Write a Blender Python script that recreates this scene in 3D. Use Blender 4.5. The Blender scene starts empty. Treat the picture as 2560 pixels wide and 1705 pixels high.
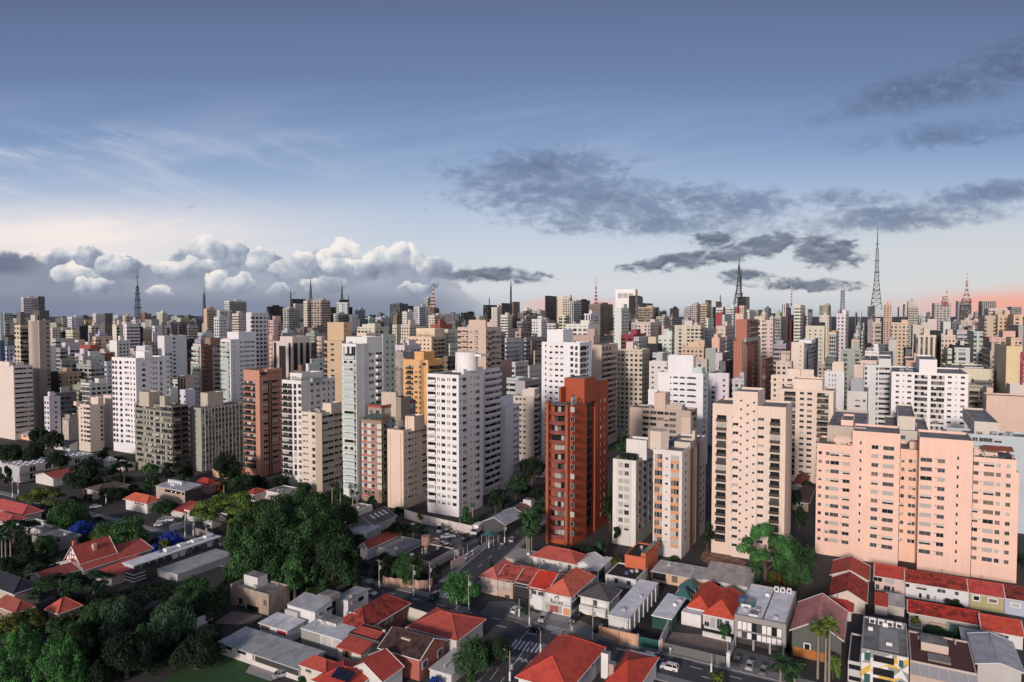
import bpy, bmesh, math, random
from mathutils import Vector, Matrix
random.seed(7)
S = bpy.context.scene
COL = S.collection
# ------------------------------------------------------------------ camera
F, PCX, PCY, HZ, CAMH = 1707.0, 1280.0, 852.5, 790.0, 75.0
TILT = math.atan((PCY - HZ) / F)
cd = bpy.data.cameras.new('camera'); cam = bpy.data.objects.new('camera', cd); COL.objects.link(cam)
cam.location = (0, 0, CAMH); cam.rotation_euler = (math.pi/2 - TILT, 0, 0)
cd.sensor_width = 36.0; cd.lens = F / 2560 * 36.0; cd.clip_start = 1.0; cd.clip_end = 40000
S.camera = cam
S.view_settings.view_transform = 'Standard'; S.view_settings.look = 'None'
S.view_settings.exposure = 0.0; S.view_settings.gamma = 1.0
# ------------------------------------------------------------------ sun (low dusk light from behind the camera)
SUN_EL = math.radians(16.0); SUN_H = (-0.42, -0.907)
sd = bpy.data.lights.new('sun', 'SUN'); sd.energy = 2.85; sd.angle = math.radians(6.0); sd.color = (1.0, 0.86, 0.78)
sun = bpy.data.objects.new('sun', sd); COL.objects.link(sun)
sdir = Vector((SUN_H[0]*math.cos(SUN_EL), SUN_H[1]*math.cos(SUN_EL), math.sin(SUN_EL)))
sun.rotation_euler = sdir.to_track_quat('Z', 'Y').to_euler()
sun.location = (0, 0, 300)
# ------------------------------------------------------------------ sky
W = bpy.data.worlds.new("World"); S.world = W; W.use_nodes = True
NT = W.node_tree; NT.nodes.clear()
class N:
 """a scalar node socket with operators"""
 def __init__(s, sock): s.k = sock
 @staticmethod
 def m(op, *a):
  n = TREE.nodes.new('ShaderNodeMath'); n.operation = op
  for i, x in enumerate(a):
   if isinstance(x, N): TREE.links.new(x.k, n.inputs[i])
   else: n.inputs[i].default_value = x
  return N(n.outputs[0])
 def __add__(s, o): return N.m('ADD', s, o)
 __radd__ = __add__
 def __sub__(s, o): return N.m('SUBTRACT', s, o)
 def __rsub__(s, o): return N.m('SUBTRACT', o, s)
 def __mul__(s, o): return N.m('MULTIPLY', s, o)
 __rmul__ = __mul__
 def __truediv__(s, o): return N.m('DIVIDE', s, o)
 def max(s, o): return N.m('MAXIMUM', s, o)
 def min(s, o): return N.m('MINIMUM', s, o)
 def clamp(s):
  n = TREE.nodes.new('ShaderNodeClamp'); TREE.links.new(s.k, n.inputs[0]); return N(n.outputs[0])
 def ss(s, a, b, lo=0.0, hi=1.0):
  n = TREE.nodes.new('ShaderNodeMapRange'); n.interpolation_type = 'SMOOTHSTEP'
  TREE.links.new(s.k, n.inputs[0])
  for i, x in zip((1, 2, 3, 4), (a, b, lo, hi)): n.inputs[i].default_value = x
  return N(n.outputs[0])
TREE = NT
def vec(x, y, z=0.0):
 n = TREE.nodes.new('ShaderNodeCombineXYZ')
 for i, q in enumerate((x, y, z)):
  if isinstance(q, N): TREE.links.new(q.k, n.inputs[i])
  else: n.inputs[i].default_value = q
 return n.outputs[0]
def noise(v, scale, det=4.0, rough=0.5, dist=0.0, lac=2.0):
 n = TREE.nodes.new('ShaderNodeTexNoise'); n.noise_dimensions = '3D'
 TREE.links.new(v, n.inputs['Vector'])
 n.inputs['Scale'].default_value = scale; n.inputs['Detail'].default_value = det
 n.inputs['Roughness'].default_value = rough; n.inputs['Distortion'].default_value = dist; n.inputs['Lacunarity'].default_value = lac
 return N(n.outputs[0])
def ramp(x, pts):
 n = TREE.nodes.new('ShaderNodeValToRGB'); TREE.links.new(x.k, n.inputs[0])
 e = n.color_ramp.elements
 while len(e) < len(pts): e.new(0.5)
 for q, (p, c) in zip(e, pts):
  q.position = p; q.color = (*c, 1) if len(c) == 3 else c
 return n.outputs[0]
def mix(f, a, b):
 n = TREE.nodes.new('ShaderNodeMix'); n.data_type = 'RGBA'
 if isinstance(f, N): TREE.links.new(f.k, n.inputs[0])
 else: n.inputs[0].default_value = f
 for i, x in ((6, a), (7, b)):
  if isinstance(x, tuple): n.inputs[i].default_value = (*x, 1)
  else: TREE.links.new(x, n.inputs[i])
 return n.outputs[2]
def lin(r, g, b):
 f = lambda c: (c/255/12.92) if c/255 <= 0.04045 else ((c/255 + 0.055)/1.055)**2.4
 return (f(r), f(g), f(b))
tc = NT.nodes.new('ShaderNodeTexCoord'); sp = NT.nodes.new('ShaderNodeSeparateXYZ')
NT.links.new(tc.outputs['Generated'], sp.inputs[0])
dx, dy, dz = (N(sp.outputs[i]) for i in range(3))
ay = N.m('ABSOLUTE', dy).max(0.12)
U = (dx/ay*F + PCX)/1000.0          # direction in thousands of photo pixels, so cloud positions can be read off the sky
V = (HZ - dz/ay*F)/1000.0
grad = ramp(((V + 0.35)/1.25).clamp(), [
 (0.00, lin(76, 91, 126)), (0.28, lin(94, 109, 146)), (0.44, lin(109, 129, 168)), (0.56, lin(127, 153, 194)), (0.64, lin(157, 178, 210)),
 (0.71, lin(187, 200, 221)), (0.79, lin(206, 214, 224)), (0.86, lin(214, 216, 223)), (0.895, lin(198, 205, 214)), (0.92, lin(152, 165, 185)), (1.0, lin(120, 128, 140))])
col = grad
# paler band to the left, warm green-grey band to the right
lw = U.ss(1.1, 0.1) * V.ss(0.46, 0.60) * V.ss(0.80, 0.66)
wq = noise(vec(U*0.9, V*6.0 + U*0.9), 2.2, 5, 0.6)
col = mix((lw*(wq*1.9)).clamp(), col, lin(250, 238, 234))
wis = noise(vec(U*1.0 + V*1.2, V*7.5 - U*2.4), 2.0, 6, 0.62, 0.4).ss(0.42, 0.74)
veil = noise(vec(U*.5 - V*.2, V*3.0 + U*.55, 4.0), 2.4, 5, 0.55, 0.3).ss(0.40, 0.72)
col = mix((veil * V.ss(0.18, 0.40) * V.ss(0.72, 0.60) * U.ss(2.6, 0.9) * 0.34).clamp(), col, lin(196, 204, 222))
col = mix((wis * U.ss(1.15, 0.15) * V.ss(0.28, 0.42) * V.ss(0.62, 0.52) * 0.9).clamp(), col, lin(206, 211, 226))
rw = U.ss(1.7, 2.45) * V.ss(0.46, 0.62)
col = mix((rw*0.55).clamp(), col, lin(213, 213, 212))
pk = noise(vec(U*1.6, V*9.0), 2.0, 4, 0.55)
pband = (V - 0.745 + (pk - 0.5)*0.05 + (U - 2.5)*0.045)
pm = pband.ss(-0.04, 0.012) * pband.ss(0.085, 0.02) * U.ss(2.12, 2.5)
col = mix((pm*0.85).clamp(), col, lin(250, 166, 146))
pm2 = (V + (pk - 0.5)*0.045).ss(0.735, 0.757) * V.ss(0.785, 0.762) * U.ss(1.27, 1.38) * U.ss(1.62, 1.48)
col = mix((pm2*0.75).clamp(), col, lin(243, 176, 172))
# dark flat clouds: soft ellipses broken up by noise   (u, v, half width, half height, slope)
ELL = [(1.38, .425, .20, .055, .03, 1.), (1.50, .505, .36, .065, .10, 1.), (1.80, .505, .22, .040, .05, 1.1), (1.33, .49, .20, .04, .25, .8), (1.60, .555, .28, .030, .0, .8), (2.24, .545, .26, .036, -.08, 1.25), (2.46, .488, .16, .032, -.10, 1.2),
       (2.14, .498, .12, .022, 0., .7), (2.34, .225, .27, .055, -.24, 1.35), (2.50, .17, .18, .07, -.36, 1.3), (2.34, .34, .20, .03, -.1, .6)]
ELC = [(1.72, .652, .15, .022, -.13, 1.25), (1.80, .606, .07, .022, .02, 1.2), (1.92, .612, .08, .028, -.15, 1.2), (2.06, .628, .105, .038, .12, 1.3),
       (2.00, .712, .15, .016, .04, 1.1), (1.85, .690, .07, .014, .03, .8), (1.22, .688, .15, .019, .03, 1.05)]
def field(ells):
 e = None
 for (a, b, ra, rb, sl, st) in ells:
  q = (U - a)/ra; r = (V - b - (U - a)*sl)/rb
  t = (1.0 - (q*q + r*r)) * st
  e = t if e is None else e.max(t)
 return e
n1 = noise(vec(U*1.0, V*2.6), 7.0, 7, 0.62, 0.6)
n2 = noise(vec(U*1.0, V*1.7, 3.3), 26.0, 5, 0.6, 0.3)
d1 = (field(ELL).max(-1.5)*0.42 + (n1 - 0.5)*1.5 + (n2 - 0.5)*1.7 - 0.02).ss(-0.32, 0.62)
col = mix(d1*0.84, col, mix(n2.ss(.35, .7), lin(82, 95, 128), lin(112, 130, 164)))
n3 = noise(vec(U*1.0, V*1.9, 1.0), 16.0, 7, 0.58, 0.5)
n4 = noise(vec(U*1.0, V*2.2, 7.0), 60.0, 4, 0.6)
d2 = (field(ELC).max(-1.5)*0.50 + (n3 - 0.5)*2.9 + (n4 - 0.5)*0.5 - 0.02).ss(-0.30, 0.42)
n3b = noise(vec(U*1.0, V*1.9 + 0.014, 1.0), 16.0, 7, 0.58, 0.5)
col = mix(d2*0.95, col, mix(((n3b - n3)*2.2 + 0.30).clamp(), lin(80, 90, 116), lin(150, 157, 176)))
# the cumulus bank on the left
prof = ramp((U/1.5 + 0.11).clamp(), [(x/1500 + 0.11, ((v - 500)/300,)*3) for x, v in
 [(-150, 640), (0, 622), (110, 628), (185, 612), (250, 628), (330, 650), (400, 645), (470, 598), (530, 588), (610, 632), (680, 622), (730, 650), (790, 615), (860, 596), (915, 632), (985, 600), (1045, 640), (1120, 662), (1165, 705), (1230, 760)]])
topv = N(prof)*0.3 + 0.5
c1 = noise(vec(U, V*1.1), 15.0, 9, 0.58, 0.4); c1y = noise(vec(U, V*1.1, 9.0), 15.0, 9, 0.58, 0.4)
c0 = noise(vec(U, V*1.6, 5.0), 4.5, 4, 0.55, 0.3)
vo = NT.nodes.new('ShaderNodeTexVoronoi'); vo.feature = 'SMOOTH_F1'; vo.inputs['Scale'].default_value = 34.0; vo.inputs['Smoothness'].default_value = 0.5
NT.links.new(vec(U + (c1 - .5)*.06, V*1.1 + (c1y - .5)*.06), vo.inputs['Vector']); F1 = N(vo.outputs['Distance'])
pu = U + (c1 - 0.5)*0.062; pv = V + (c1y - 0.5)*0.062 + (0.4 - F1)*0.020
edge = pv - topv - 0.012
body = edge.ss(-0.004, 0.014) * (U + (c0 - .5)*.2).ss(1.24, 1.06)
cc = mix((c0*1.5 - .25 + (pv - .66)*1.2 + U.ss(.0, .5)*.25).clamp(), lin(104, 114, 142), lin(160, 169, 188))
cc = mix(U.ss(.14, .03)*(V.ss(.625, .65)*V.ss(.70, .67)*.8), cc, lin(82, 93, 126))
col = mix(body*0.96, col, cc)
HEADS = [(.19, .648, .085, .034, .30), (.30, .668, .06, .030, .25), (.44, .672, .06, .030, .50), (.663, .655, .044, .034, .45), (.72, .676, .05, .03, .45), (1.092, .672, .045, .030, .45), (.957, .655, .046, .040, .60), (.571, .636, .052, .040, .55), (.515, .630, .060, .046, .66), (.761, .660, .040, .042, .70), (.840, .648, .045, .036, .85), (.872, .630, .046, .038, 1.0), (1.025, .648, .044, .036, .80), (.992, .634, .034, .034, 1.0),
         (.49, .672, .075, .030, .52), (.88, .668, .08, .028, .62), (.190, .690, .062, .034, .82), (.235, .716, .05, .026, .55), (.545, .706, .036, .030, .78), (.60, .712, .05, .028, .55), (.405, .726, .042, .022, .70), (.70, .724, .035, .02, .50), (1.04, .722, .05, .02, .40), (.81, .712, .06, .024, .42)]
for (a, b, ra, rb, br) in HEADS:
 q, r_ = (pu - a)/ra, (pv - b)/rb
 m_ = (q*q + r_*r_).ss(1.06, 0.76)
 t_ = (0.40 + br*0.44 - q*0.16 - r_*0.42 + (c1 - c1y)*0.8 - (F1 - .25)*0.5).clamp()
 cc = ramp(t_, [(0.0, lin(108, 118, 146)), (0.35, lin(148, 157, 179)), (0.65, lin(194, 199, 210)), (0.85, lin(228, 226, 228)), (1.0, lin(249, 241, 236))])
 col = mix(m_*r_.ss(1.0, -.1, 0.15, 1.0), col, cc)
flat = (V + (c0 - .5)*0.05).ss(0.715, 0.765) * U.ss(1.30, 1.05)
col = mix(flat*0.75, col, lin(120, 131, 156))
# below the horizon; western glow behind the camera, widened sideways as added fill light
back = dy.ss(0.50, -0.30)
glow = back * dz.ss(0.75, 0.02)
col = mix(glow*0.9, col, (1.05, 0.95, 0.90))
col = mix(dz.ss(0.0, -0.12), col, (0.06, 0.06, 0.065))
sky = NT.nodes.new('ShaderNodeTexSky'); sky.sky_type = 'NISHITA'; sky.sun_disc = False
sky.sun_elevation = SUN_EL; sky.sun_rotation = math.atan2(SUN_H[0], SUN_H[1])
hs = NT.nodes.new('ShaderNodeVectorMath'); hs.operation = 'SCALE'; hs.inputs['Scale'].default_value = 0.10
NT.links.new(sky.outputs[0], hs.inputs[0])
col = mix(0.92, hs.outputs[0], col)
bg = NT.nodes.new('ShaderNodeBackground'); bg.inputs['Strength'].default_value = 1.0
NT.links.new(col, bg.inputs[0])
wo = NT.nodes.new('ShaderNodeOutputWorld'); NT.links.new(bg.outputs[0], wo.inputs[0])
W.cycles.sampling_method = 'MANUAL'; W.cycles.sample_map_resolution = 512
S.cycles.max_bounces = 4; S.cycles.diffuse_bounces = 2; S.cycles.glossy_bounces = 2; S.cycles.transmission_bounces = 2

# ------------------------------------------------------------------ photo pixel -> place in the world
def ray(u, v):
 x = (u - PCX)/F; y = -(v - PCY)/F
 return Vector((x, math.cos(TILT) + y*math.sin(TILT), -math.sin(TILT) + y*math.cos(TILT)))
def P(u, v, Y):
 d = ray(u, v); return Vector((0, 0, CAMH)) + d*(Y/d.y)
def PH(u, v, h=0.0):                     # the point of height h seen at (u, v)
 d = ray(u, v); return Vector((0, 0, CAMH)) + d*((h - CAMH)/d.z)
def kx(u, v): d = ray(u, v); return d.x/d.y
def proj(p):
 q = p - Vector((0, 0, CAMH))
 fw = q.y*math.cos(TILT) - q.z*math.sin(TILT); up = q.y*math.sin(TILT) + q.z*math.cos(TILT)
 return (PCX + F*q.x/fw, PCY - F*up/fw)
CROP = {'A': (0, 650, .27234), 'B': (640, 650, .27234), 'C': (1280, 650, .27234), 'D': (1920, 650, .27234),
  'E': (0, 950, .27234), 'F': (640, 950, .27234), 'G': (1280, 950, .27234), 'H': (1920, 950, .27234),
  'a': (0, 1200, .17029), 'b': (400, 1200, .17029), 'c': (800, 1200, .17029), 'd': (1200, 1200, .17029),
  'e': (1200, 1340, .23283), 'f': (1560, 1340, .2328), 'g': (1960, 1340, .25478), 'h': (500, 1420, .31423),
  'i': (0, 1400, .27176), 'j': (0, 1060, .21683), 'k': (880, 1400, .19455), 'm': (1280, 340, .54352), 'l': (0, 540, .54352), '0': (0, 0, 1)}
def cu(c, x): o = CROP[c]; return o[0] + x*o[2]
def cv(c, y): o = CROP[c]; return o[1] + y*o[2]
TH = math.radians(-28.6)
AX = Vector((math.cos(TH), math.sin(TH), 0)); BX = Vector((-math.sin(TH), math.cos(TH), 0))
def ground(y):
 t = min(max((y - 400)/1000, 0), 1); return 62*t*t*(3 - 2*t)

# ------------------------------------------------------------------ materials
def mat(name, build):
 global TREE
 m = bpy.data.materials.new(name); m.use_nodes = True
 nt = m.node_tree; nt.nodes.clear(); TREE = nt
 o = nt.nodes.new('ShaderNodeOutputMaterial'); b = nt.nodes.new('ShaderNodeBsdfPrincipled')
 nt.links.new(b.outputs[0], o.inputs[0])
 build(nt, b); return m
def tcoord(nt, k):
 t = nt.nodes.new('ShaderNodeTexCoord'); return t.outputs[k]
def objcol(nt): return nt.nodes.new('ShaderNodeObjectInfo').outputs['Color']
def setc(nt, b, c):
 if isinstance(c, tuple): b.inputs['Base Color'].default_value = (*c, 1)
 else: nt.links.new(c, b.inputs['Base Color'])
def mulc(c, f):
 n = TREE.nodes.new('ShaderNodeVectorMath'); n.operation = 'SCALE'
 if isinstance(c, tuple): n.inputs[0].default_value = c
 else: TREE.links.new(c, n.inputs[0])
 TREE.links.new(f.k, n.inputs['Scale']); return n.outputs[0]
def mapv(v, s):
 n = TREE.nodes.new('ShaderNodeMapping'); TREE.links.new(v, n.inputs[0]); n.inputs['Scale'].default_value = s; return n.outputs[0]
def sepv(v):
 n = TREE.nodes.new('ShaderNodeSeparateXYZ'); TREE.links.new(v, n.inputs[0]); return [N(n.outputs[i]) for i in range(3)]
def b_wall(nt, b):
 p = tcoord(nt, 'Object')
 a = noise(mapv(p, (1.3, 1.3, 0.10)), 1.0, 4, 0.6); c = noise(p, 0.10, 3, 0.5)
 z_ = sepv(p)[2]; jn = N.m('LESS_THAN', N.m('FRACT', z_/2.8), .05); d = noise(mapv(p, (2.5, 2.5, .16)), 1.0, 5, .7).ss(.5, .78)
 setc(nt, b, mulc(objcol(nt), a*0.22 + c*0.24 + 0.81 - jn*.05 - d*.10)); b.inputs['Roughness'].default_value = 0.85
M_WALL = mat('painted_render', b_wall)
def b_stain(nt, b):
 p = tcoord(nt, 'Object')
 a = noise(mapv(p, (1, 1, 0.25)), 0.9, 5, 0.65).ss(0.35, 0.7); c = noise(p, 0.3, 4, 0.6)
 setc(nt, b, mulc(objcol(nt), a*0.35 + c*0.4 + 0.5)); b.inputs['Roughness'].default_value = 0.9
M_STAIN = mat('weathered_concrete', b_stain)
def b_flat(nt, b):
 p = tcoord(nt, 'Object')
 a = noise(p, 0.22, 5, 0.65).ss(0.3, 0.72); c = noise(p, 1.7, 3, 0.6)
 k = mulc((0.25, 0.245, 0.24), a*0.75 + c*0.35 + 0.35)
 setc(nt, b, k); b.inputs['Roughness'].default_value = 0.9
M_FLAT = mat('flat_roof', b_flat)
def b_froof(nt, b):
 p = tcoord(nt, 'Object')
 a = noise(p, 0.35, 5, 0.65).ss(0.3, 0.75); c = noise(p, 2.2, 3, 0.6)
 setc(nt, b, mulc(objcol(nt), a*0.35 + c*0.3 + 0.62)); b.inputs['Roughness'].default_value = 0.8
M_PROOF = mat('painted_roof', b_froof)
def b_tile(nt, b):
 uv = tcoord(nt, 'UV'); x, y, _ = sepv(uv); p = tcoord(nt, 'Object')
 ro = N.m('PINGPONG', x, 0.21)*4.76
 co = N.m('FRACT', y/0.42)
 st = noise(p, 0.55, 6, 0.7).ss(0.42, 0.72); sp_ = noise(p, 5.0, 3, 0.7).ss(0.60, 0.75)
 f = (0.74 + ro.ss(0.1, 0.5)*0.30 - co.ss(0.85, 1.0)*0.10) * (1.0 - sp_*0.28) * (1.10 - st*0.40)
 setc(nt, b, mulc(objcol(nt), f)); b.inputs['Roughness'].default_value = 0.75
 bp = nt.nodes.new('ShaderNodeBump'); bp.inputs['Strength'].default_value = 0.6; bp.inputs['Distance'].default_value = 0.08
 nt.links.new(ro.k, bp.inputs['Height']); nt.links.new(bp.outputs[0], b.inputs['Normal'])
M_TILE = mat('clay_tiles', b_tile)
def b_old(nt, b):
 uv = tcoord(nt, 'UV'); x, y, _ = sepv(uv); p = tcoord(nt, 'Object')
 ro = N.m('PINGPONG', x, 0.21)*4.76
 st = noise(p, 0.7, 6, 0.72, 0.4).ss(0.42, 0.62)
 f = (0.75 + ro.ss(0.1, 0.5)*0.30)*(1.05 - st*0.72)
 setc(nt, b, mulc(objcol(nt), f)); b.inputs['Roughness'].default_value = 0.85
M_OLD = mat('mossy_clay_tiles', b_old)
def b_metal(nt, b):
 uv = tcoord(nt, 'UV'); x, y, _ = sepv(uv); p = tcoord(nt, 'Object')
 ro = N.m('PINGPONG', x, 0.25)*4.0
 wn = nt.nodes.new('ShaderNodeTexWhiteNoise'); nt.links.new(vec(N.m('FLOOR', x/1.1), N.m('FLOOR', y/3.1)), wn.inputs['Vector']); pan = N(wn.outputs['Value'])
 st = noise(p, 0.6, 5, 0.65)
 setc(nt, b, mulc(objcol(nt), (0.80 + ro*0.20)*(0.78 + pan*0.42)*(0.70 + st*0.6))); b.inputs['Roughness'].default_value = 0.55
 bp = nt.nodes.new('ShaderNodeBump'); bp.inputs['Strength'].default_value = 0.5; bp.inputs['Distance'].default_value = 0.06
 nt.links.new(ro.k, bp.inputs['Height']); nt.links.new(bp.outputs[0], b.inputs['Normal'])
M_METAL = mat('corrugated_sheet', b_metal)
def flat(name, c, r=0.7, metal=0.0, spec=0.5):
 def bb(nt, b):
  setc(nt, b, c); b.inputs['Roughness'].default_value = r; b.inputs['Metallic'].default_value = metal; b.inputs['Specular IOR Level'].default_value = spec
 return mat(name, bb)
def b_obj(nt, b):
 setc(nt, b, objcol(nt)); b.inputs['Roughness'].default_value = 0.75
M_OBJ = mat('plain_paint', b_obj)
M_PANE = flat('dark_window_glass', (0.018, 0.020, 0.024), 0.12, 0, 0.35)
M_PANE2 = flat('grey_window_glass', (0.075, 0.080, 0.088), 0.18, 0, 0.4)
M_CURT = flat('window_with_curtain', (0.40, 0.39, 0.37), 0.6)
M_SHUT = flat('roller_shutter', (0.52, 0.50, 0.47), 0.7)
M_MINT = flat('mint_balcony_glass', (0.48, 0.58, 0.55), 0.15, 0, 0.6)
M_TEAL = flat('teal_glass', (0.045, 0.12, 0.115), 0.1, 0, 0.6)
M_BROWNP = flat('brown_blind', (0.16, 0.115, 0.085), 0.5)
M_FRAME = flat('aluminium_frame', (0.42, 0.42, 0.42), 0.5)
M_DFRAME = flat('dark_frame', (0.05, 0.05, 0.052), 0.5)
M_WFRAME = flat('white_frame', (0.74, 0.74, 0.73), 0.6)
M_RAIL = flat('dark_railing', (0.045, 0.036, 0.032), 0.6)
M_STEEL = flat('galvanised_steel', (0.075, 0.08, 0.09), 0.5, 0.3)
M_RED = flat('red_white_mast_paint', (0.36, 0.07, 0.05), 0.6)
M_BLACK = flat('black_rubber', (0.012, 0.012, 0.012), 0.8)
M_CONC = flat('pale_concrete', (0.36, 0.355, 0.34), 0.9)
M_WHITE = flat('white_paint', (0.76, 0.76, 0.75), 0.7)
def b_lamp(nt, b):
 setc(nt, b, (0.9, 0.55, 0.2)); b.inputs['Emission Color'].default_value = (1.0, 0.62, 0.28, 1); b.inputs['Emission Strength'].default_value = 2.2
M_LAMP = mat('lit_lamp', b_lamp)
# facades of far blocks: a window grid by style
STY = {'a': (2.9, .54, .50, .08), 'r': (4.2, .92, .48, .03), 'b': (5.0, .72, .60, .10), 'k': (1.5, .86, .80, .0), 'v': (2.6, .5, 1.01, .0), 's': (3.8, .32, .36, .2), 'd': (3.4, .68, .55, .10), 'w': (1.9, .5, .5, .0)}
def facade(key):
 cw, ww, wh, skip = STY[key]
 def bb(nt, b):
  uv = tcoord(nt, 'UV'); x, y, _ = sepv(uv)
  oi = nt.nodes.new('ShaderNodeObjectInfo'); rnd = N(oi.outputs['Random'])
  X = (x + rnd*37.0)/cw; Y = y/3.0 - 0.25
  fx = N.m('ABSOLUTE', N.m('FRACT', X) - 0.5); fy = N.m('ABSOLUTE', N.m('FRACT', Y) - 0.5)
  inx = N.m('LESS_THAN', fx, ww/2); iny = N.m('LESS_THAN', fy, wh/2)
  cxn, cyn = N.m('FLOOR', X), N.m('FLOOR', Y)
  wn = nt.nodes.new('ShaderNodeTexWhiteNoise'); nt.links.new(vec(cxn, cyn, rnd*9.0), wn.inputs['Vector']); r1 = N(wn.outputs['Value'])
  wc = nt.nodes.new('ShaderNodeTexWhiteNoise'); nt.links.new(vec(cxn, rnd*5.0, 2.0), wc.inputs['Vector']); r2 = N(wc.outputs['Value'])
  edge_ = N.m('GREATER_THAN', y, -1.2);
  inside = inx*iny*N.m('GREATER_THAN', r2, skip)*(1.0 - edge_)
  win = mix(r1.ss(0.62, 1.0), (0.012, 0.013, 0.016), (0.17, 0.17, 0.17))
  p = tcoord(nt, 'Object'); a = noise(mapv(p, (1, 1, .08)), 0.7, 3, 0.6)
  slab = N.m('LESS_THAN', N.m('FRACT', Y + 0.02), 0.05)
  wall = mulc(oi.outputs['Color'], (a*0.22 + 0.87)*(1.0 - slab*0.12))
  nt.links.new(mix(inside, wall, win), b.inputs['Base Color'])
  nt.links.new((0.85 - inside*0.55).k, b.inputs['Roughness'])
 return mat('facade_' + {'a': 'windows', 'r': 'ribbon', 'b': 'balconies', 'k': 'curtain_wall', 'v': 'fins', 's': 'small_windows', 'd': 'wide_windows', 'w': 'dense_windows'}[key], bb)
M_FAC = {k: facade(k) for k in STY}; M_FAC['n'] = M_WALL; M_FAC['t'] = M_STAIN

# ------------------------------------------------------------------ mesh building
class MB:
 def __init__(s): s.v = []; s.f = []; s.m = []; s.uv = []
 def quad(s, pts, m, uv=None):
  i = len(s.v); s.v += [tuple(p) for p in pts]; s.f.append(tuple(range(i, i + len(pts)))); s.m.append(m)
  if uv is None:
   p = [Vector(q) for q in pts]; e = (p[1] - p[0]); l = e.length or 1; e = e/l
   n = e.cross(p[-1] - p[0]); n = n.normalized() if n.length > 1e-9 else Vector((0, 0, 1)); g = n.cross(e)
   uv = [((q - p[0]).dot(e), (q - p[0]).dot(g)) for q in p]
  s.uv += uv; return s
 def box(s, x0, x1, y0, y1, z0, z1, m, top=None, bottom=False):
  a, b, c, d = (x0, y0), (x1, y0), (x1, y1), (x0, y1)
  off = 0
  for (p, q) in ((a, b), (b, c), (c, d), (d, a)):
   L = math.hypot(q[0]-p[0], q[1]-p[1])
   s.quad([(*p, z0), (*q, z0), (*q, z1), (*p, z1)], m, [(off, z0-z1), (off+L, z0-z1), (off+L, 0), (off, 0)]); off += L + 53.3
  s.quad([(*a, z1), (*b, z1), (*c, z1), (*d, z1)], top or m)
  if bottom: s.quad([(*d, z0), (*c, z0), (*b, z0), (*a, z0)], m)
  return s
 def prism(s, pts, z0, z1, m, top=None, mats=None):        # pts counter-clockwise
  n = len(pts); off = 0
  for i in range(n):
   p, q = pts[i], pts[(i+1) % n]; L = math.hypot(q[0]-p[0], q[1]-p[1])
   s.quad([(*p, z0), (*q, z0), (*q, z1), (*p, z1)], mats[i] if mats else m, [(off, z0-z1), (off+L, z0-z1), (off+L, 0), (off, 0)]); off += L
  s.quad([(*p, z1) for p in pts], top or m); return s
 def cyl(s, x, y, z0, z1, r0, r1, m, n=12, top=True):
  for i in range(n):
   a, b = 2*math.pi*i/n, 2*math.pi*(i+1)/n
   s.quad([(x+r0*math.cos(a), y+r0*math.sin(a), z0), (x+r0*math.cos(b), y+r0*math.sin(b), z0), (x+r1*math.cos(b), y+r1*math.sin(b), z1), (x+r1*math.cos(a), y+r1*math.sin(a), z1)], m)
  if top: s.quad([(x+r1*math.cos(2*math.pi*i/n), y+r1*math.sin(2*math.pi*i/n), z1) for i in range(n)], m)
  return s
 def tube(s, p, q, r0, r1, m, n=6):
  p, q = Vector(p), Vector(q); d = (q - p);
  if d.length < 1e-6: return s
  d.normalize(); e = d.cross(Vector((0, 0, 1)) if abs(d.z) < .9 else Vector((1, 0, 0))).normalized(); g = d.cross(e)
  ring = lambda c, r: [c + (e*math.cos(2*math.pi*i/n) + g*math.sin(2*math.pi*i/n))*r for i in range(n)]
  A, B = ring(p, r0), ring(q, r1)
  for i in range(n):
   j = (i+1) % n; s.quad([A[j], A[i], B[i], B[j]], m)
  return s
 def mesh(s, name):
  me = bpy.data.meshes.new(name); me.from_pydata(s.v, [], s.f)
  ms = list(dict.fromkeys(s.m)); ix = {m: i for i, m in enumerate(ms)}
  for m in ms: me.materials.append(m)
  me.polygons.foreach_set('material_index', [ix[m] for m in s.m])
  ul = me.uv_layers.new(name='UVMap'); ul.data.foreach_set('uv', [c for q in s.uv for c in q])
  me.update(); return me
 def obj(s, name, parent=None, color=None, loc=None, rz=0.0, **k): return place(name, s.mesh(name), parent, color, loc, rz, **k)
def place(name, data, parent=None, color=None, loc=None, rz=0.0, label=None, cat=None, group=None, kind=None):
 o = bpy.data.objects.new(name, data); COL.objects.link(o)
 if parent: o.parent = parent
 if loc is not None: o.location = loc
 if rz: o.rotation_euler = (0, 0, rz)
 if color: o.color = (*color[:3], 1)
 if label: o['label'] = label
 if cat: o['category'] = cat
 if group: o['group'] = group
 if kind: o['kind'] = kind
 return o
def solve(ul, uc, ur, v, C, Dmin=6.0, Dmax=42.0, Wmax=70.0):
 """widths of the two visible faces of a block on the street grid whose near corner is at C"""
 t = 0
 if ul < uc:
  k = kx(ul, v); t = (C.x - k*C.y)/(AX.x - k*AX.y)
  if t < 0 or t > Wmax: t = Wmax
 s = Dmin
 if ur > uc:
  k = kx(ur, v); den = BX.x - k*BX.y
  s = (k*C.y - C.x)/den if den > 0.02 else Dmax
  if s < 0 or s > Dmax: s = Dmax
 return max(t, 1.0), max(s, 1.5)
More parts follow.
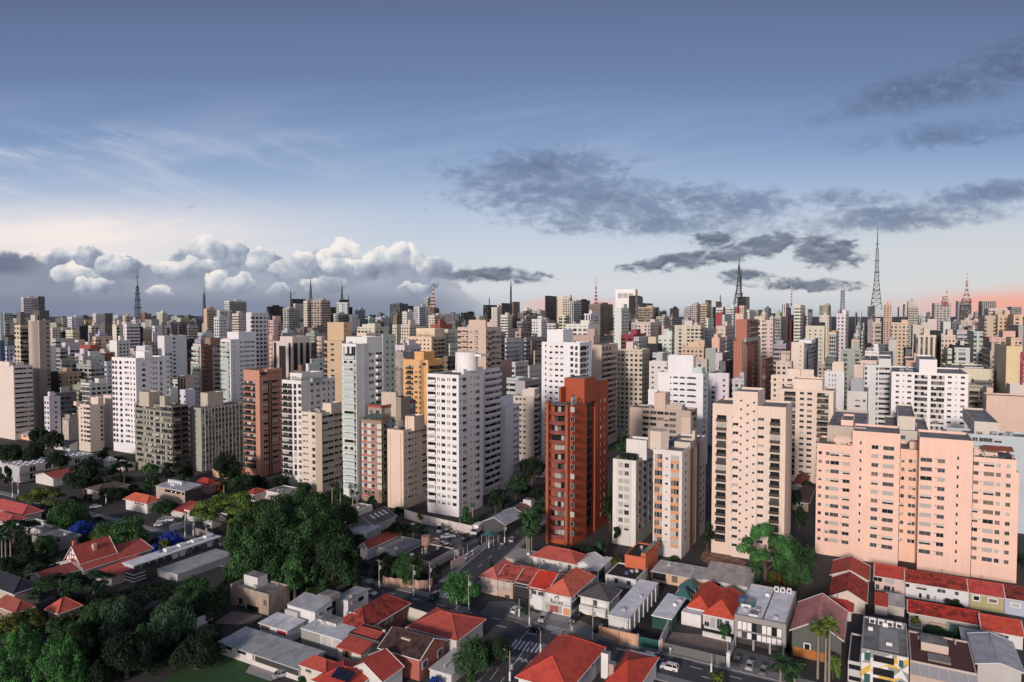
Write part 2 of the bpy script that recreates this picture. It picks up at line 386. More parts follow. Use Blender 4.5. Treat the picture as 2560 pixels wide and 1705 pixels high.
COLS = dict(white=(.72, .72, .73), cream=(.68, .60, .50), beige=(.56, .48, .40), grey=(.40, .40, .41), lgrey=(.56, .57, .59), dgrey=(.17, .175, .185), black=(.03, .032, .036), brown=(.27, .19, .14), red=(.50, .075, .045),
   brick=(.40, .16, .11), tan=(.56, .42, .28), pink=(.74, .50, .42), peach=(.76, .48, .33), orange=(.74, .40, .16), yellow=(.70, .54, .31), green=(.41, .44, .39), mint=(.57, .64, .61), teal=(.09, .20, .18), olive=(.38, .36, .26), blue=(.05, .12, .30), lblue=(.50, .56, .66), navy=(.05, .06, .10), dred=(.20, .03, .04), crimson=(.42, .02, .05))
# ------------------------------------------------------------------ ground, far hills
def build_ground():
 xs = [-9000, -4000, -2000] + list(range(-1400, 1401, 140)) + [2000, 4000, 9000]
 ys = [-400, 0, 100, 200, 300, 400] + list(range(460, 1461, 60)) + [1600, 2000, 3000, 6000, 12000]
 m = MB()
 for i in range(len(xs)-1):
  for j in range(len(ys)-1):
   q = [(xs[i], ys[j]), (xs[i+1], ys[j]), (xs[i+1], ys[j+1]), (xs[i], ys[j+1])]
   m.quad([(x, y, ground(y)) for x, y in q], M_GROUND)
 m.obj('ground', kind='structure')
def b_ground(nt, b):
 p = tcoord(nt, 'Object')
 a = noise(p, 0.05, 6, 0.65).ss(0.35, 0.65); c = noise(p, 0.9, 4, 0.6)
 nt.links.new(mix(a, mulc((0.040, 0.040, 0.041), c*0.8 + 0.6), mulc((0.062, 0.056, 0.048), c*0.8 + 0.6)), b.inputs['Base Color']); b.inputs['Roughness'].default_value = 0.95
M_GROUND = mat('city_ground', b_ground)
build_ground()
def hill(us, vs, Y):
 m = MB()
 for i in range(len(us)-1):
  A, B = P(us[i], vs[i], Y), P(us[i+1], vs[i+1], Y)
  A2, B2 = P(us[i], 800, Y*0.86), P(us[i+1], 800, Y*0.86); A3, B3 = P(us[i], 800, Y*1.14), P(us[i+1], 800, Y*1.14)
  m.quad([A2, B2, B, A], M_HILL); m.quad([A, B, B3, A3], M_HILL)
 m.obj('hills', kind='structure')
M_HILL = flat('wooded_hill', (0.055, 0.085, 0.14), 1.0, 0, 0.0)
hill(list(range(-400, 3001, 50)), [794 - 7*math.sin(i*.31) - 5*math.sin(i*.83 + 1) - (9 if 380 < -400 + i*50 < 780 else 0) for i in range(69)], 9000)

# ------------------------------------------------------------------ windows and balconies (one mesh per size and look, shared)
WIN = {}
PANES = [M_PANE, M_PANE, M_PANE2, M_CURT, None, M_BROWNP]
def window_mesh(kind, w, h, var, dp=1.1):
 key = (kind, round(w, 1), round(h, 1), var)
 if key in WIN: return WIN[key]
 w, h = max(key[1], .25), max(key[2], .3); m = MB(); x0, x1 = -w/2, w/2; rnd = random.Random(hash((kind, w, h, var)) & 0xffff)
 def pane(a, b, z0, z1, y, mt): m.quad([(a, y, z0), (b, y, z0), (b, y, z1), (a, y, z1)], mt)
 def glaz(a, b, z0, z1, y, n, v):
  st = (b - a)/n
  for i in range(n):
   q = v if n < 3 or rnd.random() < .6 else rnd.randrange(6)
   p0, p1 = a + st*i + .03, a + st*(i+1) - .03
   if PANES[q] is None:
    zz = z0 + (z1 - z0)*.45; pane(p0, p1, z0, zz, y, M_PANE); pane(p0, p1, zz, z1, y, M_SHUT)
   else: pane(p0, p1, z0, z1, y, PANES[q])
 if kind in 'pl':
  m.box(x0-.06, x1+.06, -.05, .02, -.06, h+.06, M_FRAME if var != 3 else M_WFRAME)
  glaz(x0, x1, 0, h, -.06, 2 if w > .9 else 1, var if kind == 'p' else (3, 4, 3, 2, 0, 4)[var])
  m.box(x0-.12, x1+.12, -.14, .02, -.14, -.06, M_WALL)
 elif kind == 'r':
  m.box(x0-.05, x1+.05, -.05, .02, -.05, h+.05, M_FRAME); glaz(x0, x1, 0, h, -.06, max(2, int(w/1.05)), var)
  m.box(x0-.1, x1+.1, -.16, .02, -.14, -.05, M_WALL)
 elif kind == 's': m.box(x0, x1, -.03, .02, 0, h, M_FRAME); pane(x0+.05, x1-.05, .05, h-.05, -.04, M_PANE)
 elif kind == 'o':
  pts = [(math.cos(2*math.pi*i/14), math.sin(2*math.pi*i/14)) for i in range(14)]
  m.quad([(w/2*1.12*a, -.05, h/2 + w/2*1.12*b) for a, b in pts], M_FRAME); m.quad([(w/2*.9*a, -.07, h/2 + w/2*.9*b) for a, b in pts], M_PANE2)
 elif kind == 'h':
  pts = [(x0, 0), (x1, 0)] + [(w/2*math.cos(math.pi*i/8), h*.62 + h*.38*math.sin(math.pi*i/8)) for i in range(9)]
  m.quad([(a*1.12, -.03, (b-h/2)*1.06 + h/2) for a, b in pts], M_FRAME); m.quad([(a, -.05, b) for a, b in pts], PANES[(0, 0, 2, 5, 0, 2)[var]])
  m.box(-.03, .03, -.07, -.05, 0, h*.8, M_FRAME)
 elif kind in 'kbgc':
  dep = .45 if w < 1.4 else dp; n = max(2, int(w/1.3))
  m.box(x0, x1, -.03, .02, 0, h, M_DFRAME); glaz(x0+.05, x1-.05, .02, h-.05, -.05, n, (0, 0, 2, 3, 0, 2)[var] if kind != 'b' else (0, 0, 0, 2, 0, 0)[var])
  m.box(x0-.08, x1+.08, -dep, 0.0, -.16, -.01, M_WALL, bottom=True)
  rm = {'k': M_RAIL, 'b': M_WALL, 'g': M_MINT, 'c': M_WALL}[kind]; rh = {'k': .95, 'b': 1.05, 'g': 1.1, 'c': 1.0}[kind]
  if kind == 'c':                                    # bowed balcony front
   k_ = 8; ps = [(x0 + w*i/k_, -dep*(.45 + .55*math.sin(math.pi*i/k_))) for i in range(k_+1)]
   for (a, b), (c, d) in zip(ps, ps[1:]):
    m.quad([(a, b, -.3), (c, d, -.3), (c, d, .75), (a, b, .75)], rm); m.quad([(a, b, .75), (c, d, .75), (c, d+.15, .75), (a, b+.15, .75)], rm); m.quad([(a, b, -.2), (c, d, -.2), (c, 0, -.2), (a, 0, -.2)], rm)
  else:
   m.box(x0-.06, x1+.06, -dep, -dep+.08, -.01, rh, rm)
   m.box(x0-.06, x0+.02, -dep+.08, -.01, -.01, rh, rm); m.box(x1-.02, x1+.06, -dep+.08, -.01, -.01, rh, rm)
   if kind == 'g' and var in (0, 2): m.box(x0+.02, x1-.02, -dep+.1, -dep+.13, rh, h, M_MINT)
   if kind == 'g': m.box(x0-.08, x1+.08, -dep-.02, -dep+.1, rh, rh+.09, M_WFRAME)
 elif kind == 'x':                                      # window over a red spandrel panel
  m.box(x0-.05, x1+.05, -.05, .02, -1.0, h+.05, M_WFRAME); glaz(x0, x1, 0, h, -.06, 2, 2 if var % 2 else 0); pane(x0, x1, -.95, -.08, -.06, M_SPAN)
 elif kind == 'w': m.box(x0, x1, -.05, .02, 0, h, M_PANEL)
 elif kind == 'y':                                      # light glazed veranda over an orange panel
  m.box(x0-.05, x1+.05, -.08, .02, -.05, h+.05, M_WFRAME); glaz(x0, x1, 0, h, -.09, max(3, int(w/.8)), (3, 3, 2, 5, 3, 2)[var])
  m.box(x0-.05, x1+.05, -.12, .02, -1.0, -.06, M_ORPAN)
 WIN[key] = m.mesh({'k': 'balcony', 'b': 'balcony', 'g': 'balcony', 'c': 'balcony', 'w': 'wall_panel'}.get(kind, 'window')); return WIN[key]
M_SPAN = flat('red_spandrel', (0.50, 0.10, 0.05), 0.7); M_PANEL = flat('off_white_panel', (0.62, 0.58, 0.52), 0.8); M_ORPAN = flat('orange_spandrel', (0.60, 0.30, 0.16), 0.8)
BOXES = []                                                 # (Y, u0, u1, vtop) of every block, for the fill-in blocks behind
class Tower:
 def __init__(s, c, ul, uc, ur, vt, Y, color, label, fh=2.9, off=1.6, mat_=None, name='apartment_tower', cat='tower', group=None, roof=True, Wmax=70, Dmin=12, grow=0.0):
  s.c = c; s.Y = Y; s.color = COLS.get(color, color); s.fh = fh; s.off = off; s.mat = mat_ or M_WALL; s.wins = []; s.vw = (34, 22, 16, 12, 10, 6); s.Dmin = Dmin
  s.C = P(cu(c, uc), cv(c, vt), Y); s.g = ground(Y); base = Vector((s.C.x, s.C.y, s.g))
  s.root = place(name, None, loc=base, rz=TH, label=label, cat=cat, group=group); s.root.empty_display_size = 2
  s.bodies = []; s.b = s.body(c, ul, uc, ur, vt, Y, z0=-2.0, name='wall', flatroof=roof)
  BOXES.append((Y, cu(c, ul), cu(c, max(ur, uc)), cv(c, vt)))
 def local(s, p): d = p - s.root.location; return (d.dot(AX), d.dot(BX), d.z)
 def body(s, c, ul, uc, ur, vt, Y, z0=None, color=None, name='roof_box', flatroof=True, mat_=None, D=None, Wd=None):
  C = P(cu(c, uc), cv(c, vt), Y); t, d = solve(cu(c, ul), cu(c, uc), cu(c, ur), cv(c, vt), C, Dmin=s.Dmin if name != 'roof_box' else 4.0)
  if D: d = D
  if Wd: t = Wd
  ox, oy, h = s.local(C); z0 = s.b['h'] - .9 if z0 is None else z0
  m = MB(); mt = mat_ or s.mat; par = .7 if (flatroof and t > 3 and d > 3) else 0
  x0, x1, y0, y1 = ox - t, ox, oy, oy + d
  pts = [(x0, y0), (x1, y0), (x1, y1), (x0, y1)]; o_ = 0
  for (p, q) in zip(pts, pts[1:] + pts[:1]):
   L = math.hypot(q[0]-p[0], q[1]-p[1]); m.quad([(*p, z0), (*q, z0), (*q, h), (*p, h)], mt, [(o_, z0-h), (o_+L, z0-h), (o_+L, 0), (o_, 0)]); o_ += L + 53
  if par:
   e = .22; ins = [(x0+e, y0+e), (x1-e, y0+e), (x1-e, y1-e), (x0+e, y1-e)]
   for (p, q, a, b) in zip(pts, pts[1:] + pts[:1], ins, ins[1:] + ins[:1]):
    m.quad([(*p, h), (*q, h), (*b, h), (*a, h)], mt); m.quad([(*b, h-par), (*a, h-par), (*a, h), (*b, h)], mt)
  else: m.quad([(*p, h) for p in pts], mt)
  o = m.obj(name, s.root, color=COLS.get(color, color) if color else s.color)
  if par:
   r = MB(); r.quad([(*p, h-par) for p in ins], M_FLAT); r.obj('roof', o if name != 'wall' else s.root)
  B = dict(C=C, W=t, D=d, h=h, ox=ox, oy=oy, o=o, z0=z0, color=COLS.get(color, color) if color else s.color); s.bodies.append(B); return B
 def span(s, B, f, u0, u1):
  k0, k1, C = kx(u0, 900), kx(u1, 900), B['C']
  if f == 'L': g = lambda k: B['ox'] - (C.x - k*C.y)/(AX.x - k*AX.y)
  else: g = lambda k: B['oy'] + (k*C.y - C.x)/(BX.x - k*BX.y)
  a, b = g(k0), g(k1); return min(a, b), max(a, b)
 def cols(s, f, cols, B=None, c=None, fh=None, off=None, top=0, n=None, zmin=3.0):
  B = B or s.b; c = c or s.c; fh = fh or s.fh; off = s.off if off is None else off
  for col_ in cols:
   u0, u1, h, kind = col_[:4]; dzz = col_[4] if len(col_) > 4 else 0.0
   a, b = s.span(B, f, cu(c, u0), cu(c, u1)); z = B['h'] - off - h + dzz; i = 0
   while z > max(zmin, B['z0'] + .4) and (n is None or i < n):
    var = random.choices((0, 1, 2, 3, 4, 5), s.vw)[0]
    me = window_mesh(kind, b - a, h, var)
    loc = ((a+b)/2, B['oy'], z) if f == 'L' else (B['ox'], (a+b)/2, z)
    s.wins.append(((b-a)*h, me, loc, 0 if f == 'L' else math.pi/2, B['color'])); z -= fh; i += 1
  return s
 def panel(s, f, u0, u1, color, B=None, c=None, top=0.0, z0=0.0, name='facade_strip', t=.06):
  B = B or s.b; a, b = s.span(B, f, cu(c or s.c, u0), cu(c or s.c, u1)); m = MB()
  if f == 'L': m.box(a, b, B['oy']-t, B['oy']+.01, z0, B['h']-top, M_WALL)
  else: m.box(B['ox']-.01, B['ox']+t, a, b, z0, B['h']-top, M_WALL)
  m.obj(name, s.root, color=COLS.get(color, color)); return s
 def done(s):
  s.wins.sort(key=lambda w: -w[0]); by = {}
  for w in s.wins: by.setdefault(w[1].name.split('.')[0], []).append(w)
  for nm, ws in by.items():
   for a, me, loc, rz, c in ws[:100]: place(nm, me, s.root, c, loc, rz)
   if len(ws) > 100:                              # past a hundred of one part: the rest in one mesh
    bm = bmesh.new(); mats = []
    for a, me, loc, rz, c in ws[100:]:
     t = me.copy();
     for p_ in t.polygons:
      mt = me.materials[p_.material_index]
      if mt not in mats: mats.append(mt)
      p_.material_index = mats.index(mt)
     t.transform(Matrix.Translation(loc) @ Matrix.Rotation(rz, 4, 'Z')); bm.from_mesh(t); bpy.data.meshes.remove(t)
    me2 = bpy.data.meshes.new(nm); bm.to_mesh(me2); bm.free()
    for mt in mats: me2.materials.append(mt)
    place(nm, me2, s.root, ws[0][4], kind='stuff')
  return s
 def mast(s, u, v0, c=None, h=6.0):
  B = s.b; x, y, z = s.local(P(cu(c or s.c, u), cv(c or s.c, v0), s.Y + 4)); m = MB(); m.tube((x, y, B['h']-.7), (x, y, max(z, B['h']+2)), .07, .05, M_STEEL, 5); m.obj('antenna', s.root); return s
 def tank(s, k=3):
  B = s.b; r = random.Random(int(s.C.x*10))
  for i in range(k):
   x = B['ox'] - B['W']*r.uniform(.12, .88); y = B['oy'] + B['D']*r.uniform(.15, .7); z = B['h'] - .7; m = MB()
   if r.random() < .5: m.box(x-.9, x+.9, y-.7, y+.7, z, z+r.uniform(.9, 1.8), M_CONC); m.box(x-.6, x+.6, y-.75, y-.7, z+.2, z+.8, M_DFRAME); m.obj('cooling_unit', s.root)
   else: m.cyl(x, y, z, z+1.3, .8, .75, M_CONC, 10); m.cyl(x, y, z+1.3, z+1.45, .82, .3, M_CONC, 10); m.obj('water_tank', s.root)
  return s
def plants(T, B, n, hmax=2.2):
 """roof garden on a terrace"""
 r = random.Random(n); m = MB()
 for i in range(n*26):
  x = B['ox'] - r.uniform(.2, B['W']-.2); y = B['oy'] + r.choice((r.uniform(.2, 1.2), r.uniform(.2, B['D']*.6))); z = B['h'] - .6 + r.uniform(0, hmax)*r.random()
  a = r.uniform(0, 6.28); d = .35
  m.quad([(x, y, z), (x+d*math.cos(a), y+d*math.sin(a), z+.1), (x+d*math.cos(a)*.8, y+d*math.sin(a)*.8, z+.5), (x-.1, y, z+.4)], M_LEAF)
 m.obj('roof_garden', T.root, color=(.05, .09, .03), kind=None)
def b_leaf(nt, b):
 p = tcoord(nt, 'Object'); g = nt.nodes.new('ShaderNodeNewGeometry'); a = noise(p, 2.6, 4, .62).ss(.34, .68); c = N(g.outputs['Random Per Island'])
 nt.links.new(mulc(objcol(nt), a*1.25 + c*0.65 + 0.12), b.inputs['Base Color']); b.inputs['Roughness'].default_value = 0.7; b.inputs['Specular IOR Level'].default_value = .2
M_LEAF = mat('leaves', b_leaf)
# ------------------------------------------------------------------ the nearer towers, left to right
def T(*a, **k): return Tower(*a, **k)
def _depth(s, u, back=0.0, c=None): k = kx(cu(c or s.c, u), 1000); tt = (s.C.x - k*s.C.y)/(AX.x - k*AX.y); return s.C.y - tt*AX.y + back
Tower.depth = _depth
t = T('A', -110, 122, 298, 970, 410, (.68, .60, .55), 'cream slab tower with blank end wall and strip windows at the photo edge', fh=2.95); t.cols('R', [(130, 212, 1.0, 'r'), (216, 293, 1.0, 'r')]); t.body('A', -110, 84, 122, 936, 411); t.body('A', 86, 150, 218, 936, 414); t.tank(2).done()
t = T('A', 262, 358, 458, 552, 440, (.33, .29, .26), 'tall brown concrete tower with flat blank shafts beside the cream slab', fh=3.05); t.panel('L', 268, 300, (.45, .38, .33)).panel('L', 318, 352, (.26, .225, .20)); t.cols('R', [(430, 452, 1.2, 'p')]); t.body('A', 290, 360, 452, 462, 443, color=(.10, .11, .10)); t.body('A', 280, 320, 345, 505, 441, color=(.5, .46, .40)); t.tank(2).done()
t = T('A', 132, 186, 268, 596, 449, (.60, .52, .38), 'yellowish tower with stacked balconies joined to the brown concrete tower', fh=3.05); t.cols('L', [(138, 153, 1.5, 'p'), (163, 180, 1.5, 'p')]).cols('R', [(190, 262, 2.1, 'k')]); t.body('A', 155, 186, 225, 477, 452, color=(.16, .15, .14)); t.done()
t = T('E', 530, 628, 720, 352, 408, (.58, .52, .46), 'small blank beige block in front of the dark balcony tower', mat_=M_STAIN); t.body('E', 542, 640, 712, 318, 410, color=(.42, .38, .33)); t.cols('L', [(548, 562, .9, 's'), (570, 584, .9, 's'), (592, 606, .9, 's')], n=1, off=.4); t.done()
t = T('A', 718, 822, 950, 1330, 374, (.66, .56, .48), 'beige tower with small paired windows left of the arched white tower', fh=2.55); t.cols('L', [(729, 745, 1.2, 'p'), (759, 775, 1.2, 'p'), (780, 814, 1.2, 'r')]).cols('R', [(910, 930, 1.3, 'p')]); t.body('A', 830, 900, 950, 1262, 378); t.body('A', 674, 700, 745, 1300, 377, color=(.70, .52, .46)); t.tank(2).done()
t = T('A', 948, 1022, 1028, 1242, 386, (.70, .60, .54), 'windowless cream wall slab squeezed beside the arched white tower'); t.done()
t = T('A', 1026, 1245, 1560, 900, 368, (.77, .76, .78), 'bright white tower with rows of arched windows on its lit face', fh=2.9, off=1.9); t.cols('L', [(1029, 1047, 1.7, 'h'), (1055, 1073, 1.7, 'h'), (1095, 1115, 1.7, 'h'), (1142, 1159, 1.1, 'p'), (1163, 1180, 1.1, 'p'), (1194, 1204, 1.3, 's'), (1223, 1234, 1.3, 's')])
t.cols('R', [(1300, 1330, 1.2, 'p', -1.2), (1376, 1386, .6, 's', -.4), (1401, 1413, .9, 's', -.8), (1424, 1437, .9, 's', -.8), (1466, 1483, 1.9, 'p', -.8), (1527, 1534, 1.3, 's', -.4), (1541, 1548, 1.3, 's', -.4)]); t.body('A', 1245, 1326, 1400, 838, 372); t.body('A', 1395, 1400, 1500, 892, 392, z0=0); t.tank(2).done()
t = T('A', 1445, 1508, 1712, 695, 480, (.66, .66, .68), 'plain white tower with a blank wall behind the arched white tower', fh=3.0); t.cols('R', [(1520, 1534, 1.1, 'p', -11), (1548, 1578, 1.1, 'p', -11), (1590, 1612, 1.2, 'p')]); t.body('A', 1250, 1330, 1400, 790, 470, z0=0, name='wing'); t.tank(2).done()
t = T('A', 1770, 1843, 2030, 770, 420, (.55, .47, .42), 'mint balcony tower with a brown panelled middle bay', fh=2.9); t.panel('R', 1848, 1950, (.22, .12, .085)).cols('L', [(1774, 1838, 2.0, 'g')]).cols('R', [(1860, 1900, 2.0, 'k'), (1962, 2012, 1.1, 'r')]); t.body('A', 1880, 1930, 2020, 715, 424, color='brown'); t.done()
t = T('A', 2030, 2115, 2352, 728, 415, (.70, .71, .74), 'white tower with green glass balconies beside the brown panelled bay', fh=2.9); t.cols('L', [(2036, 2108, 2.1, 'g')]).cols('R', [(2144, 2154, .6, 's'), (2204, 2213, 1.1, 's'), (2218, 2227, 1.1, 's'), (2240, 2249, 1.1, 's'), (2253, 2262, 1.1, 's'), (2266, 2275, 1.1, 's'), (2279, 2288, 1.1, 's'), (2300, 2309, 1.1, 's'), (2313, 2322, 1.1, 's'), (2326, 2335, 1.1, 's')]); t.body('A', 2085, 2190, 2352, 660, 421).update(); t.done()
t = T('E', 1235, 1575, 1725, 238, 319, (.26, .26, .20), 'olive office block with long window grids above the tree tops', fh=2.62, off=.9, mat_=M_WALL, name='office_block', cat='office block')
t.cols('L', [(1240, 1302, 1.45, 'r'), (1316, 1396, 1.45, 'r'), (1402, 1486, 1.75, 'r'), (1488, 1571, 1.75, 'r')]).cols('R', [(1582, 1648, 2.2, 'k'), (1654, 1720, 2.2, 'k')]); t.body('E', 1275, 1365, 1470, 112, 323, color=(.46, .42, .34)); t.body('E', 1465, 1512, 1566, 148, 321, color=(.40, .39, .33)); plants(t, t.b, 6); t.tank(3).done()
t = T('E', 1740, 1845, 2230, 258, 327, (.36, .355, .32), 'grey ribbed block with vertical fins and dark window grid', fh=2.75, off=1.2); cs = [1858, 1888, 1918, 1948, 1978, 2008, 2040, 2072, 2106, 2140, 2172, 2206]
t.cols('R', [(x-8, x+9, 1.35, 'p') for x in cs]).cols('L', [(1770, 1778, .6, 's'), (1784, 1792, .6, 's')])
for x in cs: t.panel('R', x+13, x+16, (.42, .41, .38), name='fin', t=.35, top=.6)
t.body('E', 1840, 1905, 2048, 120, 333, color=(.50, .45, .38)); t.tank(4); plants(t, t.b, 3); t.done()
t = T('B', -115, 30, 240, 1012, 316, (.50, .255, .19), 'terracotta tower with dark wraparound balconies and black vertical grooves', fh=2.78, off=5.2); t.cols('L', [(-108, -12, 2.0, 'k')]); t.cols('R', [(58, 102, 1.15, 'p'), (143, 190, 1.15, 'p'), (200, 211, 1.15, 's')]); t.panel('R', 106, 117, (.05, .03, .03), top=5).panel('R', 128, 139, (.05, .03, .03), top=5); t.cols('R', [(30, 80, 1.4, 'k')], off=1.0, n=1); t.body('B', 60, 100, 238, 1004, 318); plants(t, t.b, 5); t.done()
t = T('B', 238, 415, 725, 1108, 295, (.72, .70, .69), 'white tower with dark planted balconies next to the terracotta tower', fh=2.72, off=1.6); t.cols('L', [(242, 286, 2.0, 'k'), (290, 326, 2.0, 'k'), (343, 366, 2.0, 'p'), (385, 411, 1.5, 'p')]).cols('R', [(498, 520, 1.25, 'p'), (548, 580, 1.1, 'p'), (608, 627, 1.1, 'p'), (657, 668, 1.3, 's'), (702, 714, 1.3, 's')]); t.body('B', 310, 420, 612, 1040, 300); t.body('B', 495, 520, 612, 1085, 298, color=(.35, .38, .36)); plants(t, t.b, 9); t.done()
t = T('B', 415, 600, 785, 1405, 285, (.64, .56, .47), 'beige slab with horizontal window bands below the white planted tower', fh=2.75, off=1.3); t.panel('L', 541, 599, (.44, .37, .28)); t.cols('L', [(424, 446, .6, 's'), (452, 470, .6, 's'), (508, 536, 1.4, 'p')]).cols('R', [(605, 652, 1.0, 'r'), (655, 703, 1.0, 'r'), (712, 746, 1.0, 'r'), (755, 785, 1.0, 'r')]); t.body('B', 612, 690, 785, 1316, 289); t.tank(6).mast(500, 1360).done()
t = T('B', 790, 918, 1160, 770, 275, (.70, .71, .70), 'slender tower with mint glass balconies and bare white side wall', fh=2.93, off=4.0); t.cols('L', [(806, 914, 2.1, 'g')]).cols('R', [(1036, 1056, 1.2, 'p'), (1060, 1078, 1.2, 'p'), (1100, 1156, 2.0, 'b')]); t.panel('R', 985, 1030, (.58, .58, .585)); t.body('B', 826, 1018, 1160, 706, 281).update(); t.cols('L', [(800, 822, 3.4, 'p'), (838, 860, 3.4, 'p'), (876, 915, 3.6, 'p')], off=1.2, n=1); t.tank(1).done()
t = T('F', 965, 1150, 1205, 376, 271, (.30, .215, .17), 'checkered brown tower with white panels, red spandrels and a green awning', fh=2.72, off=1.5); t.cols('L', [(984, 1013, 1.3, 'x'), (1054, 1084, 1.3, 'x'), (967, 982, 1.75, 'w', .0), (1017, 1051, 1.75, 'w', 0), (1106, 1147, 1.75, 'w', 0)]).cols('R', [(1165, 1190, 1.3, 'p')]); up = t.body('F', 1028, 1152, 1465, 236, 276, color=(.34, .28, .23)); t.cols('L', [(1042, 1070, 1.6, 'x'), (1095, 1130, 1.6, 'x')], B=up, n=1, off=2.0); t.cols('R', [(1180, 1245, 2.2, 'w'), (1395, 1440, 2.0, 'w')], B=up, n=2, off=1.4, fh=3.4); t.cols('R', [(1320, 1345, 1.4, 'p')], B=up, n=5)
m = MB(); h_ = up['h']; m.box(up['ox']-up['W']-.2, up['ox']+.2, up['oy']-.2, up['oy']+.02, h_-.9, h_+.05, M_RED); m.box(up['ox']-.02, up['ox']+.2, up['oy']-.2, up['oy']+up['D'], h_-.9, h_+.05, M_RED); m.obj('red_cornice', t.root)
m = MB(); b_ = t.b; z = b_['h']; m.quad([(b_['ox']-b_['W']*.85, b_['oy']-.3, z+.9), (b_['ox'], b_['oy']-.3, z+.9), (b_['ox']-.6, b_['oy']+3, z+2.3), (b_['ox']-b_['W']*.7, b_['oy']+3, z+2.3)], M_TEAL); m.obj('green_awning', t.root)
t.body('F', 1150, 1285, 1300, 115, 280, color=(.52, .45, .38)); t.body('F', 1255, 1330, 1412, 160, 279, color=(.30, .26, .21)); plants(t, t.b, 3, 1.2); t.done()
t = T('F', 1205, 1352, 1565, 462, 262, (.70, .56, .47), 'pale pink slab with a grooved blank wall and tiny side windows', fh=2.5, off=1.3); t.panel('L', 1226, 1230, (.45, .30, .18), top=1.2).panel('L', 1322, 1327, (.45, .30, .18), top=1.2); t.cols('R', [(1366, 1376, .6, 's'), (1390, 1416, .7, 'p'), (1425, 1435, .7, 's'), (1455, 1466, .8, 's'), (1518, 1560, .8, 'r')]); t.body('F', 1370, 1452, 1545, 335, 266); t.tank(5).mast(1540, 190).mast(1390, 300).done()
# the big white tower with rounded balconies
t = T('B', 1570, 1860, 2080, 1055, 252, (.76, .75, .75), 'large white tower with black-railed rounded balconies on both flanks', fh=2.75, off=1.3)
t.cols('L', [(1576, 1648, 1.7, 'c'), (1661, 1669, 1.2, 's'), (1676, 1685, 1.2, 's'), (1702, 1735, 1.15, 'p'), (1756, 1764, 1.2, 's'), (1771, 1780, 1.2, 's'), (1802, 1838, 1.15, 'p')]).cols('R', [(1870, 1881, .5, 's'), (1894, 1927, 1.1, 'p'), (1967, 1977, .5, 's'), (2005, 2013, 1.3, 's'), (2020, 2049, 1.3, 'p')])
up = t.body('B', 1885, 1905, 2085, 1002, 256, z0=10, name='wing'); w = t.body('B', 2083, 2098, 2240, 1005, 283, z0=0, name='wing'); t.cols('R', [(2100, 2238, 1.9, 'b')], B=w, zmin=2)
b_ = up; m = MB(); m.cyl(b_['ox']-2.4, b_['oy']+6, b_['h']-.8, b_['h']+6.2, 4.4, 4.4, M_WALL, 28); m.box(b_['ox']-1, b_['ox']+4.6, b_['oy']+5, b_['oy']+11, b_['h']+4.6, b_['h']+5.4, M_WALL, bottom=True); m.obj('roof_drum', t.root, color=t.color)
plants(t, t.b, 4, 1.4); t.mast(1840, 960).done()
